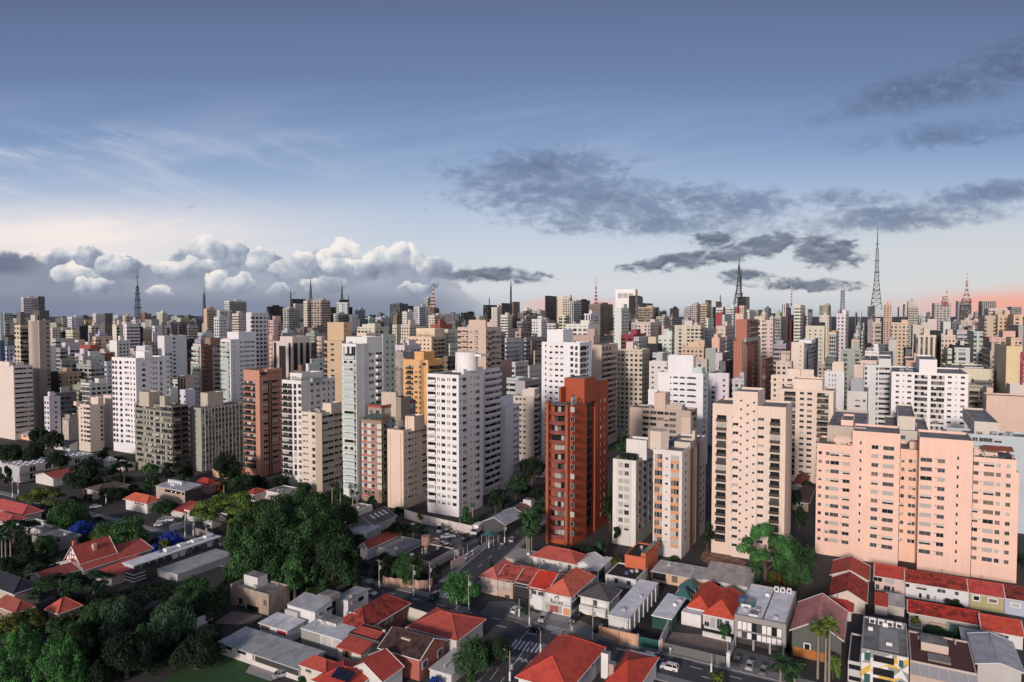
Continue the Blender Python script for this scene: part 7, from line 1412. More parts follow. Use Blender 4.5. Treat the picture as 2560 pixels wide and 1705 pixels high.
for i in range(12): y = d_*(i+.1)/12; m = MB(); m.box(0, .08, y, y+d_/12*.72, 3.5, 5.0, random.Random(i).choice([M_PANE, M_PANE2, M_SHUT])); m.obj('window', H.root)
for z in (.7, 1.6, 2.6): m = MB(); m.box(-t_-.05, .12, -.12, 0, z, z+.25, M_WFRAME); m.box(0, .12, 0, d_*.12, z, z+.25, M_WFRAME); m.obj('white_band', H.root)
for i in range(4): m = MB(); y = d_*(.38+i*.16); m.box(-t_*.6, -t_*.6+1.6, y, y+2, 5.7, 6.6, M_WHITE); m.obj('cooling_unit', H.root)
m = MB(); m.box(0, 9, d_*.25, d_*.95, 0, 2.2, M_WALL, M_PROOF); m.obj('side_terrace', H.root, color=(.46, .46, .47)); H.done()
H = House('i', -160, 132, 356, 292, 7, (.46, .42, .37), 'cream house with a navy slate hip roof at the photo edge', rcol=(.022, .025, .04), rise=2.6, ov=.6); H.done()
H = House('i', 280, 420, 470, 178, 5, (.52, .47, .42), 'small pale gable with a dull red roof beside the navy slate roof', roof='gable', ridge='b', rcol=(.30, .08, .06), rise=1.5, D=9); H.done()
H = House('i', 440, 540, 575, 478, 4.5, (.50, .32, .26), 'orange-red pyramid roof peeking through the trees', rcol=(.44, .11, .07), rise=2.6, D=5); H.done()
H = House('i', -40, 150, 300, 470, 6, (.36, .27, .22), 'rusty red roof corner under the trees at the photo edge', rcol=(.26, .07, .05), rise=2.0); H.done()
H = House('a', 240, 610, 900, 730, 4.2, (.46, .46, .47), 'low white flat house behind the palms', roof='flat', rmat=M_PROOF, rcol=(.4, .4, .41)); H.roofbox('a', 600, 760, 890, 655, 5.6, 4, (.52, .52, .52)); H.done()
H = House('a', 470, 810, 1205, 905, 5, (.26, .26, .27), 'dark flat-roofed block with a pale parapet beside the blue tree', roof='flat', rmat=M_FLAT); H.done()
H = House('b', 355, 500, 680, 450, 6, (.68, .66, .63), 'small white house with paired windows below the flat-topped tree', rcol=(.40, .09, .075), roof='shed', rise=1.4, ov=.3); H.cols('L', [(412, 432, 1.3, 'p'), (452, 472, 1.3, 'p')], fh=2.8, off=.7, n=2); H.done()
H = House('b', 160, 380, 400, 475, 4.5, (.55, .53, .50), 'low red-roofed garage beside the small white house', roof='shed', rcol=(.30, .05, .045), rise=1.6, ov=.3, D=8); H.done()
H = House('b', 640, 760, 1010, 575, 5, (.66, .65, .62), 'white wall block hidden behind the flat-topped tree', roof='flat'); H.done()
H = House('b', 1545, 1760, 1850, 190, 5, (.64, .60, .58), 'white low block between the ficus and the terracotta tower', roof='flat', D=10); H.done()
H = House('b', 520, 700, 830, 70, 6, (.5, .3, .25), 'house with a wine-red roof behind the steel-roofed hall', rcol=(.30, .035, .035), rise=2.4, ov=.4); H.done()
H = House('b', 1220, 1390, 1420, 210, 4.5, (.56, .50, .48), 'tiny cottage with a brown-red roof above the flat-topped tree', rcol=(.28, .07, .05), rise=1.6, D=7); H.done()
wall('b', [(505, 800), (780, 885)], 2.4, .25, (.34, .27, .24), 'brown yard wall beside the car park', m=M_STAIN); wall('b', [(330, 600), (640, 540)], 2.0, .25, (.05, .05, .052), 'black wall along the small car park')
# --- middle, around the car park
H = House('c', 195, 392, 772, 505, 5, (.58, .57, .55), 'white parapet-walled shed left of the skylit grey roof', roof='flat', rmat=M_FLAT, name='warehouse', cat='warehouse'); H.done()
H = House('c', 430, 782, 1105, 655, 4.6, (.50, .48, .46), 'shed with a dark grey roof and four bright skylights', roof='gable', ridge='b', rcol=(.10, .10, .105), rise=3.0, rmat=M_METAL, name='warehouse', cat='warehouse')
d_, t_ = H.b['D'], H.b['W']
for i in range(4): y = d_*(.22+.19*i); m = MB(); s_ = H.rise/(t_/2); x0, x1 = -t_*.38, -t_*.18; m.quad([(x1, y, H.b['h'] - x1*s_ + .12), (x1, y+1.1, H.b['h'] - x1*s_ + .12), (x0, y+1.1, H.b['h'] - x0*s_ + .12), (x0, y, H.b['h'] - x0*s_ + .12)], M_WHITE); m.obj('skylight', H.root)
H.done()
H = House('c', 480, 690, 740, 770, 4, (.56, .57, .58), 'white lean-to under the dark tree by the skylit shed', roof='slab', rmat=M_PROOF, rcol=(.55, .57, .60), D=7); H.done()
H = House('c', 590, 700, 890, 1000, 5.5, (.40, .41, .44), 'grey house with a plain brownish red roof beside the ficus', roof='gable', ridge='b', rcol=(.30, .075, .05), rise=2.0, D=16, rmat=M_PROOF); H.done()
H = House('c', 775, 1165, 1500, 1040, 4.5, (.34, .35, .36), 'grey flat-roofed house with a pale paved terrace and white tree planters', roof='flat', rmat=M_PALEY); H.done()
H = House('c', 1165, 1612, 1975, 1195, 4.2, (.50, .43, .38), 'depot with a flat black roof and a white-banded end wall', roof='flat', rmat=M_DARKY, name='warehouse', cat='warehouse'); d_ = H.b['D']; m = MB(); m.box(0, .08, 0, d_, 1.1, 2.1, M_SHUT); m.obj('white_band', H.root); H.done()
H = House('c', 1545, 1620, 1760, 925, 4.5, (.58, .42, .36), 'small pink hut with a hollow dark roof in the car park', roof='flat', rmat=M_DARKY, name='hut', cat='hut'); H.done()
wall('c', [(1235, 560), (1500, 640), (2240, 810)], 3.2, .3, (.68, .63, .59), 'long white-washed retaining wall above the car park', m=M_STAIN);
zz = [(920, 1520)] + [(920 + 58*i, 1540 + 5.5*i + (14 if i % 2 else -2)) for i in range(1, 11)] + [(1560, 1600), (1650, 1560)]
wall('c', zz, 2.3, .25, (.52, .34, .27), 'zigzag salmon boundary wall around the corner garden', m=M_STAIN)
wall('c', [(2090, 1190), (2349, 1020)], 1.4, .25, (.52, .52, .50), 'low pale wall along the side street by the car park')
H = House('d', 45, 372, 515, 660, 5.5, (.075, .077, .08), 'house with a dark charcoal side wall and bluish metal roof', roof='gable', ridge='b', rcol=(.46, .48, .52), rmat=M_METAL, rise=2.4, ov=.2, D=14); H.done()
H = House('d', 365, 640, 760, 500, 5.5, (.50, .46, .42), 'pale house with a brown roof behind the bluish metal roof', roof='gable', ridge='b', rcol=(.24, .11, .085), rise=1.6, D=12); H.done()
H = House('d', 630, 752, 890, 385, 6.5, (.56, .55, .53), 'pale cubic house with a raised parapet behind the royal palms', roof='flat', D=None); H.cols('R', [(782, 800, 1.2, 'p'), (820, 838, 1.2, 'p'), (855, 872, 1.2, 'p')], n=1, off=1.6); H.roofbox('d', 632, 750, 800, 300, 9.5, 6, (.58, .57, .56)); H.done()
H = House('d', 600, 690, 760, 1095, 3.4, (.68, .67, .66), 'small white gatehouse at the foot of the royal palms', roof='flat', D=4); H.done()
H = House('d', 385, 740, 790, 1200, 3.6, (.46, .42, .38), 'low grey-roofed annex with roof planting behind the corner house', roof='slab', rmat=M_PROOF, rcol=(.42, .38, .34), D=8); H.done()
H = House('d', 820, 980, 1035, 1330, 4.4, (.60, .60, .61), 'white courtyard block with an open top behind the townhouses', roof='flat', rmat=M_PALEY, D=8); H.done()
for i, (c_, ul, uc, ur, v, wc, rc, lb) in enumerate([('G', 0, 85, 165, 790, 'lgrey', (.42, .43, .46), 'pale sheet-roofed house at the foot of the striped beige tower'), ('G', 60, 170, 270, 770, 'dgrey', (.20, .06, .045), 'dim maroon-roofed house between the towers'), ('G', 5, 110, 200, 870, 'brown', (.24, .05, .04), 'wine-red roofed house above the dark trees'), ('G', 160, 290, 330, 830, 'white', (.05, .05, .055), 'white house with a black roof beside the tall white wall'), ('G', 940, 1010, 1070, 480, 'lgrey', (.36, .35, .35), 'pale house glimpsed behind the red tower'), ('H', 215, 330, 425, 990, 'dgrey', (.22, .05, .04), 'dark red roofed house squeezed beside the pink slab'), ('H', 225, 370, 430, 1130, 'brown', (.10, .05, .045), 'brown-roofed house with a white wall behind the big tree'), ('E', 150, 300, 420, 510, 'peach', (.45, .42, .38), 'peach yard building at the foot of the cream slab'), ('E', 360, 430, 505, 575, 'cream', (.55, .5, .46), 'cream shed with a pale roof left of the small beige block'), ('E', 500, 640, 790, 600, 'lgrey', (.2, .2, .21), 'grey shed with a dark flank under the small beige block'), ('E', 950, 1010, 1070, 740, 'lgrey', (.5, .55, .55), 'pale green-roofed shed beneath the arched white tower'), ('E', 1070, 1150, 1240, 780, 'beige', (.30, .24, .22), 'brown-roofed cottage left of the olive office block'), ('E', 1950, 2080, 2240, 840, 'peach', (.40, .36, .33), 'peach low building under the grey ribbed block')]):
 H = House(c_, ul, uc, ur, v, 5, wc, lb, roof='gable' if i % 2 else 'hip', rcol=rc, rise=1.6, ov=.3, rmat=M_METAL if sum(rc) > 1 else M_TILE); H.cols('L', [(ul + (uc-ul)*.3, ul + (uc-ul)*.5, 1.1, 'p'), (ul + (uc-ul)*.65, ul + (uc-ul)*.85, 1.1, 'p')], n=1, off=.8); H.done()
# ------------------------------------------------------------------ trees
def crown_mesh(style, seed, n):
 r = random.Random(seed); lobes = []
 if style == 'round':
  lobes.append((0, 0, .5, .55))
  for i in range(17): a = r.uniform(0, 6.28); k = r.uniform(.35, .72); lobes.append((k*math.cos(a), k*math.sin(a), r.uniform(.22, .78)*(1.05-.35*k), r.uniform(.22, .36)))
 elif style == 'flat':
  for i in range(26): a = r.uniform(0, 6.28); k = math.sqrt(r.random())*.82; lobes.append((k*math.cos(a), k*math.sin(a), .82 - .55*k*k + r.uniform(-.14, .06), r.uniform(.15, .26)))
 elif style == 'dense':
  lobes.append((0, 0, .45, .6))
  for i in range(90): a = r.uniform(0, 6.28); z = r.uniform(.03, .95); k = r.uniform(.72, .92)*math.sqrt(max(.02, 1 - max(0, z-.22)**2*1.62)); lobes.append((k*math.cos(a), k*math.sin(a), z, r.uniform(.10, .21)))
 else:                                                  # tall: a ragged upright crown
  for i in range(16): z = r.uniform(.08, .92); a = r.uniform(0, 6.28); k = r.uniform(0, .62)*(1-abs(z-.45)); lobes.append((k*math.cos(a), k*math.sin(a), z, r.uniform(.16, .32)))
 tw = sum(l[3]**2 for l in lobes); v, f = [], []
 zs = .62 if style != 'flat' else .5
 for (cx, cy, cz, R) in lobes:
  for _ in range(int(n*R*R/tw)):
   th, u = r.uniform(0, 6.283), r.uniform(-.55, 1); q = math.sqrt(1-u*u); d = Vector((q*math.cos(th), q*math.sin(th), u)); k = R*(r.uniform(.72, 1.08) if r.random() < .85 else r.uniform(.3, .8))
   p = Vector((cx + d.x*k, cy + d.y*k, cz + d.z*k*zs)); s = r.uniform(.5, 1.2)*1.75*math.sqrt(1/n)*1.75
   nn = (d + Vector((r.uniform(-1, 1), r.uniform(-1, 1), r.uniform(-.5, 1)))*.75).normalized(); e = nn.cross(Vector((r.uniform(-1, 1), r.uniform(-1, 1), r.uniform(-1, 1)))).normalized()*s; g = nn.cross(e.normalized())*s*.72
   i = len(v); v += [tuple(p-e*.9), tuple(p-g), tuple(p+e), tuple(p+g*.9)]; f.append((i, i+1, i+2, i+3))
 me = bpy.data.meshes.new('crown'); me.from_pydata(v, [], f); me.materials.append(M_LEAF); return me
CROWN = {}
def crown(style, k, n):
 key = (style, k, n)
 if key not in CROWN: CROWN[key] = crown_mesh(style, hash(style) % 97 + k*13 if False else sum(map(ord, style)) + k*13, n)
 return CROWN[key]
def b_bark(nt, b):
 p = tcoord(nt, 'Object'); setc(nt, b, mulc((.085, .065, .05), noise(mapv(p, (3, 3, .6)), 1.5, 4, .6) + .5)); b.inputs['Roughness'].default_value = .95
M_BARK = mat('bark', b_bark)
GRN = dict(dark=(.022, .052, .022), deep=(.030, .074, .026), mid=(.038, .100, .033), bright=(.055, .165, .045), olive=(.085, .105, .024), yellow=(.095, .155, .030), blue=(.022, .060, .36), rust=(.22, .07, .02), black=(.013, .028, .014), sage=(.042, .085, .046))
NTREE = [0]
def tree(u0, u1, vt, vb, vbase, style, col, label, Y=None, group=None, depth=1.0, n=None):
 NTREE[0] += 1; k = NTREE[0]; uc = (u0+u1)/2; Y = Y or PH(uc, vbase).y; B = P(uc, vbase, Y); base = Vector((B.x, B.y, ground(Y)))
 W_ = (u1-u0)*Y/F/2*1.08; zt, zb = P(uc, vt, Y).z, max(P(uc, vb, Y).z, base.z + .3); zb -= (zb - base.z)*(0 if style == 'flat' else .55); zt = max(zt, zb + 1.5); h = zt - zb
 n = int((n or (7500 if (u1-u0) > 130 else 4200 if (u1-u0) > 60 else 2000))*1.35)
 root = place('tree', None, loc=base, label=label, cat='tree', group=group); root.empty_display_size = 1
 c = place('crown', crown(style, k % 3, n), root, GRN[col], (0, 0, zb - base.z - .12*h), k*1.7); c.scale = (W_*.95, W_*.95*depth, h*1.08)
 r = random.Random(k); t = MB(); hb = zb - base.z; tr = max(.14, min(.55, W_*.07)); top = hb + h*.45; lx, ly = r.uniform(-.3, .3), r.uniform(-.3, .3)
 t.tube((0, 0, -.2), (lx*.4, ly*.4, max(.8, hb*.6)), tr*1.25, tr, M_BARK, 7); t.tube((lx*.4, ly*.4, max(.8, hb*.6)), (lx, ly, top), tr, tr*.45, M_BARK, 7)
 for i in range(6):
  a = i*1.05 + r.uniform(-.3, .3); z0 = max(.8, hb*.6) + (top - max(.8, hb*.6))*r.uniform(0, .6); k2 = r.uniform(.4, .75)*W_; mid = Vector((lx + math.cos(a)*k2*.5, ly + math.sin(a)*k2*.5, z0 + h*.2)); t.tube((lx*.6, ly*.6, z0), mid, tr*.5, tr*.32, M_BARK, 5); t.tube(mid, (lx + math.cos(a)*k2, ly + math.sin(a)*k2, z0 + h*r.uniform(.3, .45)), tr*.32, tr*.1, M_BARK, 4)
 t.obj('trunk', root)
def pt(c, u0, u1, vt, vb, vbase, *a, **k): tree(cu(c, u0), cu(c, u1), cv(c, vt), cv(c, vb), cv(c, vbase), *a, **k)
# the great ficus and its companions
tree(582, 902, 1226, 1418, 1440, 'dense', 'deep', 'huge dark ficus with a dense domed crown in the middle of the picture', n=24000, depth=.8); tree(562, 690, 1275, 1420, 1450, 'dense', 'mid', 'broad green tree joined to the near flank of the huge ficus', n=9000); tree(560, 690, 1345, 1452, 1480, 'round', 'mid', 'bluish-green lower tree under the huge ficus by the glazed building', n=5200); tree(770, 905, 1330, 1455, 1490, 'dense', 'dark', 'dark lower tree under the huge ficus by the side street', n=7000)
tree(820, 900, 1235, 1300, 1340, 'round', 'dark', 'dark tree at the far shoulder of the huge ficus')
tree(482, 660, 1226, 1300, 1345, 'flat', 'yellow', 'flat-topped yellow-green tree left of the huge ficus', n=6500); tree(560, 660, 1262, 1318, 1350, 'flat', 'olive', 'lower flat-topped olive tree between the yellow-green tree and the ficus')
tree(686, 790, 1380, 1440, 1510, 'tall', 'mid', 'feathery tree with slim pale stems beside the raw concrete house')
# left
pt('a', 258, 960, 45, 400, 520, 'flat', 'olive', 'olive umbrella-shaped tree at the left near the avenue', depth=.9, n=7000); pt('a', 722, 1325, 190, 640, 760, 'round', 'mid', 'bright-sided green tree between the olive tree and the blue tree', n=6500); pt('a', 1008, 1380, 565, 780, 850, 'round', 'blue', 'vivid blue flowering tree with a drooping crown'); pt('a', 1420, 2230, 425, 980, 1020, 'round', 'mid', 'broad rounded green tree behind the half-timbered house', n=8000)
pt('b', 0, 350, 700, 950, 1010, 'round', 'blue', 'blue flowering tree beside the small car park'); pt('a', 2190, 2330, 900, 1080, 1130, 'round', 'blue', 'small blue flowering shrub tree above the long red wing'); pt('b', -20, 200, 810, 1040, 1080, 'round', 'olive', 'brownish-green tree mixed in front of the blue tree by the car park')
pt('j', 690, 1260, 420, 700, 800, 'tall', 'black', 'large near-black conifer-like tree left of the corner house', n=6000); pt('j', 1250, 1530, 400, 600, 680, 'flat', 'dark', 'dark palm-like tree before the white parapet wall'); pt('j', 1620, 1850, 430, 600, 780, 'flat', 'mid', 'green tree with a lifted flat crown before the olive office block'); pt('j', 1600, 1830, 560, 720, 800, 'round', 'dark', 'dusky tree below the lifted flat crown'); pt('j', 1140, 1500, 690, 830, 880, 'round', 'black', 'black-green bush mass before the cream corner house'); pt('j', 945, 1075, 790, 880, 900, 'round', 'black', 'small round dark bush by the cream corner house')
pt('j', 1730, 2030, 805, 1010, 1070, 'round', 'dark', 'round dark green tree between the terracotta roof and the steel hall'); pt('j', -20, 300, 170, 330, 380, 'round', 'black', 'black-green tree row end at the photo edge', Y=330); pt('j', 240, 530, 150, 330, 380, 'round', 'black', 'black-green tree below the cream slab tower', Y=322); pt('j', 540, 830, 250, 360, 400, 'round', 'black', 'black-green tree before the small beige block', Y=318); pt('j', 0, 170, 480, 660, 720, 'tall', 'black', 'dark ragged tree at the photo edge before the domed building'); pt('j', 1960, 2240, 585, 800, 850, 'tall', 'dark', 'tall dark tree leaning on the grey ribbed block', Y=292)
pt('E', 1975, 2232, 590, 820, 870, 'round', 'black', 'dense black-green tree against the grey ribbed block', Y=300); pt('E', 2080, 2360, 820, 1010, 1040, 'round', 'dark', 'dark tree below the terracotta tower'); pt('b', 780, 1000, 20, 170, 210, 'tall', 'rust', 'brownish tree beside the pale pole above the flat-topped tree'); pt('b', 960, 1500, 40, 230, 270, 'round', 'black', 'black-green tree mass below the terracotta tower', n=5000); pt('b', 1580, 1900, 70, 180, 215, 'round', 'mid', 'green hedge tree under the white planted tower'); pt('F', 690, 800, 940, 1050, 1110, 'tall', 'dark', 'dark slim tree left of the mint balcony tower', Y=268)
pt('a', -40, 450, 570, 760, 1000, 'flat', 'black', 'dark flat-crowned tree at the photo edge among the palms'); pt('a', 230, 620, 580, 720, 900, 'flat', 'dark', 'dusky flat-crowned tree with a bare stem before the white flat house'); pt('a', 470, 860, 760, 1030, 1100, 'round', 'mid', 'green tree beside the dark flat-roofed block'); pt('a', 250, 520, 820, 1150, 1220, 'tall', 'black', 'black-green ragged tree among the palms'); pt('a', -40, 260, 1050, 1330, 1400, 'round', 'black', 'black-green bush at the photo edge above the navy roof'); pt('a', 300, 640, 1190, 1400, 1440, 'round', 'dark', 'dark tree above the small pale gable'); pt('a', 830, 1020, 1140, 1310, 1340, 'tall', 'deep', 'slim green cypress-like tree by the half-timbered gable'); pt('a', 1300, 1680, 700, 860, 900, 'round', 'olive', 'olive tree behind the half-timbered ridge'); pt('a', 1640, 1900, 860, 1030, 1080, 'round', 'deep', 'deep green tree right of the half-timbered ridge'); pt('a', 1150, 1330, 760, 900, 940, 'round', 'black', 'dark shrub tree below the drooping blue tree'); pt('a', 2030, 2200, 860, 1010, 1060, 'round', 'mid', 'green tree left of the small blue shrub tree')
# lower left wood
pt('i', 300, 800, 90, 330, 430, 'flat', 'dark', 'wide dark tree above the orange-red pyramid roof', n=8000); pt('i', 640, 1090, 100, 260, 420, 'flat', 'dark', 'dark flat extension of the wide tree before the long red wing', n=5000); pt('i', 690, 1080, 300, 560, 720, 'round', 'mid', 'first of the wood: mid-green lobed tree in the lower left', n=7500); pt('i', 900, 1340, 265, 620, 760, 'round', 'sage', 'sage-green tall crowned tree in the centre of the lower left wood', n=9000); pt('i', 1300, 1790, 265, 690, 800, 'round', 'sage', 'sage-green tree at the wood edge beside the pale garden wall', n=9000); pt('i', 510, 800, 490, 760, 860, 'round', 'deep', 'deep green tree between the bright corner tree and the wood', n=6000); pt('i', -60, 420, 620, 1150, 1230, 'dense', 'bright', 'bright green billowing tree in the bottom corner', n=11000); pt('i', 330, 770, 700, 1180, 1250, 'dense', 'bright', 'second bright green tree overlapping the bottom corner tree', n=9000)
pt('i', 900, 1430, 560, 1010, 1080, 'round', 'black', 'shadowed black-green tree in the wood centre', n=6500); pt('i', 1180, 1440, 600, 930, 1000, 'tall', 'deep', 'slim hanging tree in front of the shadowed wood'); pt('i', 1560, 2060, 600, 950, 1000, 'round', 'black', 'dark tree beside the patched corrugated range', n=6500); pt('i', 1800, 2080, 560, 720, 800, 'round', 'black', 'dusky purple-black bush on the end of the corrugated roof'); pt('i', 1530, 1960, 100, 430, 500, 'round', 'deep', 'deep green tree left of the raw concrete house', n=6500); pt('i', 1720, 2130, 160, 480, 560, 'round', 'dark', 'dark tree touching the raw concrete house', n=6000); pt('i', 1440, 1800, 420, 660, 760, 'round', 'black', 'black-green tree in the gap behind the pale garden wall'); pt('i', -60, 250, 440, 640, 700, 'round', 'olive', 'olive-brown tree at the photo edge below the navy roof'); pt('i', 180, 420, 400, 580, 650, 'round', 'olive', 'olive tree beside the orange-red pyramid roof'); pt('i', 420, 640, 470, 640, 700, 'round', 'deep', 'deep green tree below the orange-red pyramid roof'); pt('i', 700, 960, 640, 900, 980, 'round', 'black', 'black-green filler tree behind the bright corner trees'); pt('i', 760, 1000, 880, 1150, 1200, 'round', 'black', 'black-green shrub mass at the lower frame edge'); pt('i', 1950, 2120, 200, 420, 480, 'tall', 'dark', 'slim dark tree against the concrete house wall'); pt('h', 770, 850, 850, 915, 925, 'round', 'mid', 'clipped round shrub before the red-roofed cottage')
pt('h', 1980, 2310, 480, 800, 860, 'round', 'deep', 'dark leafy street tree beside the brick-red gabled house', n=6500); pt('h', 2240, 2500, 480, 740, 800, 'round', 'dark', 'second street tree at the mouth of the lower side street', n=5500); pt('k', 960, 1170, 1490, 1600, 1640, 'round', 'blue', 'small blue flowering bush at the lower frame edge'); pt('h', 2110, 2200, 820, 900, 920, 'round', 'deep', 'low bush by the white canopy')
# middle
pt('c', 940, 1330, 590, 830, 960, 'flat', 'black', 'near-black spreading tree left of the white water tower', n=6000); pt('c', 1250, 1600, 610, 830, 960, 'flat', 'black', 'near-black spreading tree behind the white water tower', n=5000); pt('c', 1150, 1330, 770, 900, 940, 'tall', 'dark', 'spiky dark palm-like plant on the paved terrace'); pt('c', 1050, 1540, 960, 1480, 1530, 'round', 'deep', 'tall dark tree inside the zigzag salmon wall', n=7500); pt('c', 760, 1120, 1060, 1400, 1480, 'round', 'black', 'black-green tree beside the zigzag salmon wall'); pt('k', 1160, 1690, 45, 480, 560, 'round', 'bright', 'bright green street tree at the corner by the zebra crossing', n=6500); pt('c', 1660, 1800, 1250, 1420, 1480, 'round', 'black', 'small dark round tree behind the corner utility pole')
pt('c', 2010, 2270, 400, 540, 590, 'tall', 'mid', 'garden palms cluster tree at the foot of the large white tower', Y=240); pt('c', 1430, 1560, 430, 540, 570, 'round', 'olive', 'olive shrub tree between the pink slab and the large white tower', Y=245); pt('c', 2180, 2349, 470, 700, 740, 'round', 'dark', 'dark hedge tree right of the large white tower', Y=236)
pt('d', 60, 420, 200, 460, 520, 'round', 'black', 'black-green tree behind the charcoal-walled house', Y=268); pt('d', 400, 760, 20, 230, 300, 'round', 'black', 'black-green tree mass under the rounded balcony wing', Y=285, n=5000); pt('d', 700, 950, 60, 300, 380, 'round', 'black', 'black-green tree left of the red tower', Y=272); pt('d', 1830, 1960, 20, 420, 520, 'tall', 'dark', 'tall dark tree between the red tower and the off-white tower', Y=245); pt('d', 1310, 1760, 925, 1060, 1090, 'round', 'black', 'dark hedge tree at the foot of the red tower', Y=206); pt('d', 1830, 2130, 1090, 1230, 1260, 'round', 'olive', 'olive-yellow hedge under the off-white tower', Y=200); pt('d', 640, 1000, 430, 720, 900, 'tall', 'dark', 'dark tree between the royal palms and the red tower', Y=232); pt('d', 110, 230, 1200, 1320, 1330, 'tall', 'black', 'pair-like dark conifer by the corner house'); pt('e', 440, 530, 740, 840, 850, 'round', 'dark', 'low dark hedge shrub left of the white shop drive'); pt('d', 1190, 1300, 1250, 1340, 1350, 'round', 'deep', 'green roof planting shrub behind the townhouses')
# right
tree(1842, 1985, 1300, 1412, 1470, 'flat', 'bright', 'tall spreading bright tree before the cream porthole tower', n=13000); tree(1925, 2042, 1318, 1440, 1475, 'round', 'deep', 'dense dark-green companion of the tall spreading tree', n=6500); pt('f', 1300, 1500, 250, 480, 540, 'tall', 'deep', 'dark hanging tree beside the grey office roof'); pt('f', 1650, 1840, 310, 520, 560, 'round', 'rust', 'orange-leaved bush beside the grey office roof'); pt('f', 1500, 1660, 340, 500, 540, 'round', 'olive', 'olive bush between the hanging tree and the orange bush'); pt('f', 1000, 1170, 920, 1080, 1100, 'round', 'mid', 'round green garden tree before the glass-fronted house'); pt('f', 480, 590, 200, 260, 280, 'round', 'deep', 'small green roof-garden shrub tree behind the sheet-roofed garages'); pt('g', 1225, 1330, 760, 890, 930, 'round', 'olive', 'olive garden bush left of the pink porch'); pt('g', 1570, 1770, 615, 700, 720, 'round', 'black', 'dark hedge in front of the white terrace house'); pt('g', 1320, 1600, 880, 960, 980, 'round', 'mid', 'ivy-like garden bush over the low wall'); pt('g', 1640, 1790, 890, 1030, 1060, 'tall', 'deep', 'banana-like plant clump by the mint porch'); pt('g', 400, 560, 1130, 1310, 1400, 'round', 'yellow', 'yellow-green bush under the tall palms'); pt('g', -60, 160, 1230, 1420, 1470, 'tall', 'dark', 'dark palm-like mass at the lower frame edge beside the grey office'); pt('g', 330, 440, 930, 990, 1010, 'round', 'black', 'dark shrub on the roof terrace left of the cream gable', Y=170)
pt('H', 280, 420, 900, 1010, 1050, 'round', 'black', 'dark tree squeezed between the cream tower and the pink slab', Y=285); pt('f', 880, 1130, 1480, 1600, 1660, 'tall', 'olive', 'olive bush at the lower frame edge by the road')
# planting between the tower feet
rt = random.Random(21)
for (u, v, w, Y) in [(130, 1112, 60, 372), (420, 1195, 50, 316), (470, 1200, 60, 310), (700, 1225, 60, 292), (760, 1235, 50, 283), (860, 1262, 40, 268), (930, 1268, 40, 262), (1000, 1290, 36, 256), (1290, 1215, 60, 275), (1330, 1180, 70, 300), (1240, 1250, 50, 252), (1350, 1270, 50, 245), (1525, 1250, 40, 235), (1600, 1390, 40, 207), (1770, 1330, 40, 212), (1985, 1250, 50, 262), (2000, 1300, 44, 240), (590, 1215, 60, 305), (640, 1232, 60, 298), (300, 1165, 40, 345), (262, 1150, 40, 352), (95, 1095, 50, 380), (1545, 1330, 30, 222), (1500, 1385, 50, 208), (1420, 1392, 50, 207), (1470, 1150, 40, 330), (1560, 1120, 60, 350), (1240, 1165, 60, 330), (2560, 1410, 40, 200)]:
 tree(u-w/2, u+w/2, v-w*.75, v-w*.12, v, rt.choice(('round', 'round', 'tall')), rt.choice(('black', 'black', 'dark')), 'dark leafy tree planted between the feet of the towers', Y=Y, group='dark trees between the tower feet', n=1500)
# ------------------------------------------------------------------ palms
def frond_crown(seed, n=17):
 r = random.Random(seed); m = MB()
 for i in range(n):
  a = i*2.399 + r.uniform(-.2, .2); el = r.uniform(-.1, 1.25); L = r.uniform(.85, 1.1); p = Vector((0, 0, 0)); d = Vector((math.cos(a)*math.cos(el), math.sin(a)*math.cos(el), math.sin(el))); prev = None; k = 7
  for j in range(k+1):
   side = Vector((-math.sin(a), math.cos(a), 0)); w = .17*math.sin(math.pi*(j+.6)/(k+1.3)); dn = Vector((0, 0, -.55*w)); cur = (p.copy(), p + side*w + dn, p - side*w + dn)
   if prev and not (j == 1):
    g = .3
    for s in (1, 2):
     q0, q1 = prev[0].lerp(prev[s], 0.05), cur[0].lerp(cur[s], .05); m.quad([prev[0], q1, cur[s], prev[s]], M_LEAF)
   prev = cur; p = p + d*(L/k); d = (d + Vector((0, 0, -.27))).normalized()
 me = m.mesh('crown'); return me
PALM = [frond_crown(s) for s in (3, 8)]
def palm(c, u, vtop, vbase, rpx, label, col='deep', Y=None, lean=0.0, pale=True, group=None):
 u, vt, vb = cu(c, u), cv(c, vtop), cv(c, vbase); Y = Y or PH(u, vb).y; B = P(u, vb, Y); H = P(u, vt, Y).z; r = place('palm_tree', None, loc=(B.x, B.y, 0), label=label, cat='palm tree', group=group); NTREE[0] += 1
 m = MB(); k = 5; q = [(lean*(i/k)**2, 0, H*i/k) for i in range(k+1)]
 for i in range(k): m.tube(q[i], q[i+1], .26 - .02*i, .25 - .02*i, M_PTRUNK, 8)
 m.tube(q[-1], (lean, 0, H+.9), .15, .10, M_LEAFY, 6); m.obj('trunk', r, color=(.3, .3, .2)); R = rpx*CROP[c][2]*Y/F; o = place('crown', PALM[NTREE[0] % 2], r, GRN[col], (lean, 0, H+.5), NTREE[0]*1.3); o.scale = (R, R, R)
M_PTRUNK = flat('palm_trunk', (.26, .23, .19), .9); M_LEAFY = flat('palm_shaft', (.10, .15, .05), .6)
palm('d', 690, 560, 1160, 190, 'first royal palm of the clump at the corner white gatehouse'); palm('d', 720, 760, 1170, 180, 'royal palm with the lowest crown in the clump by the white gatehouse'); palm('d', 755, 640, 1150, 190, 'royal palm standing closest to the red tower in the clump')
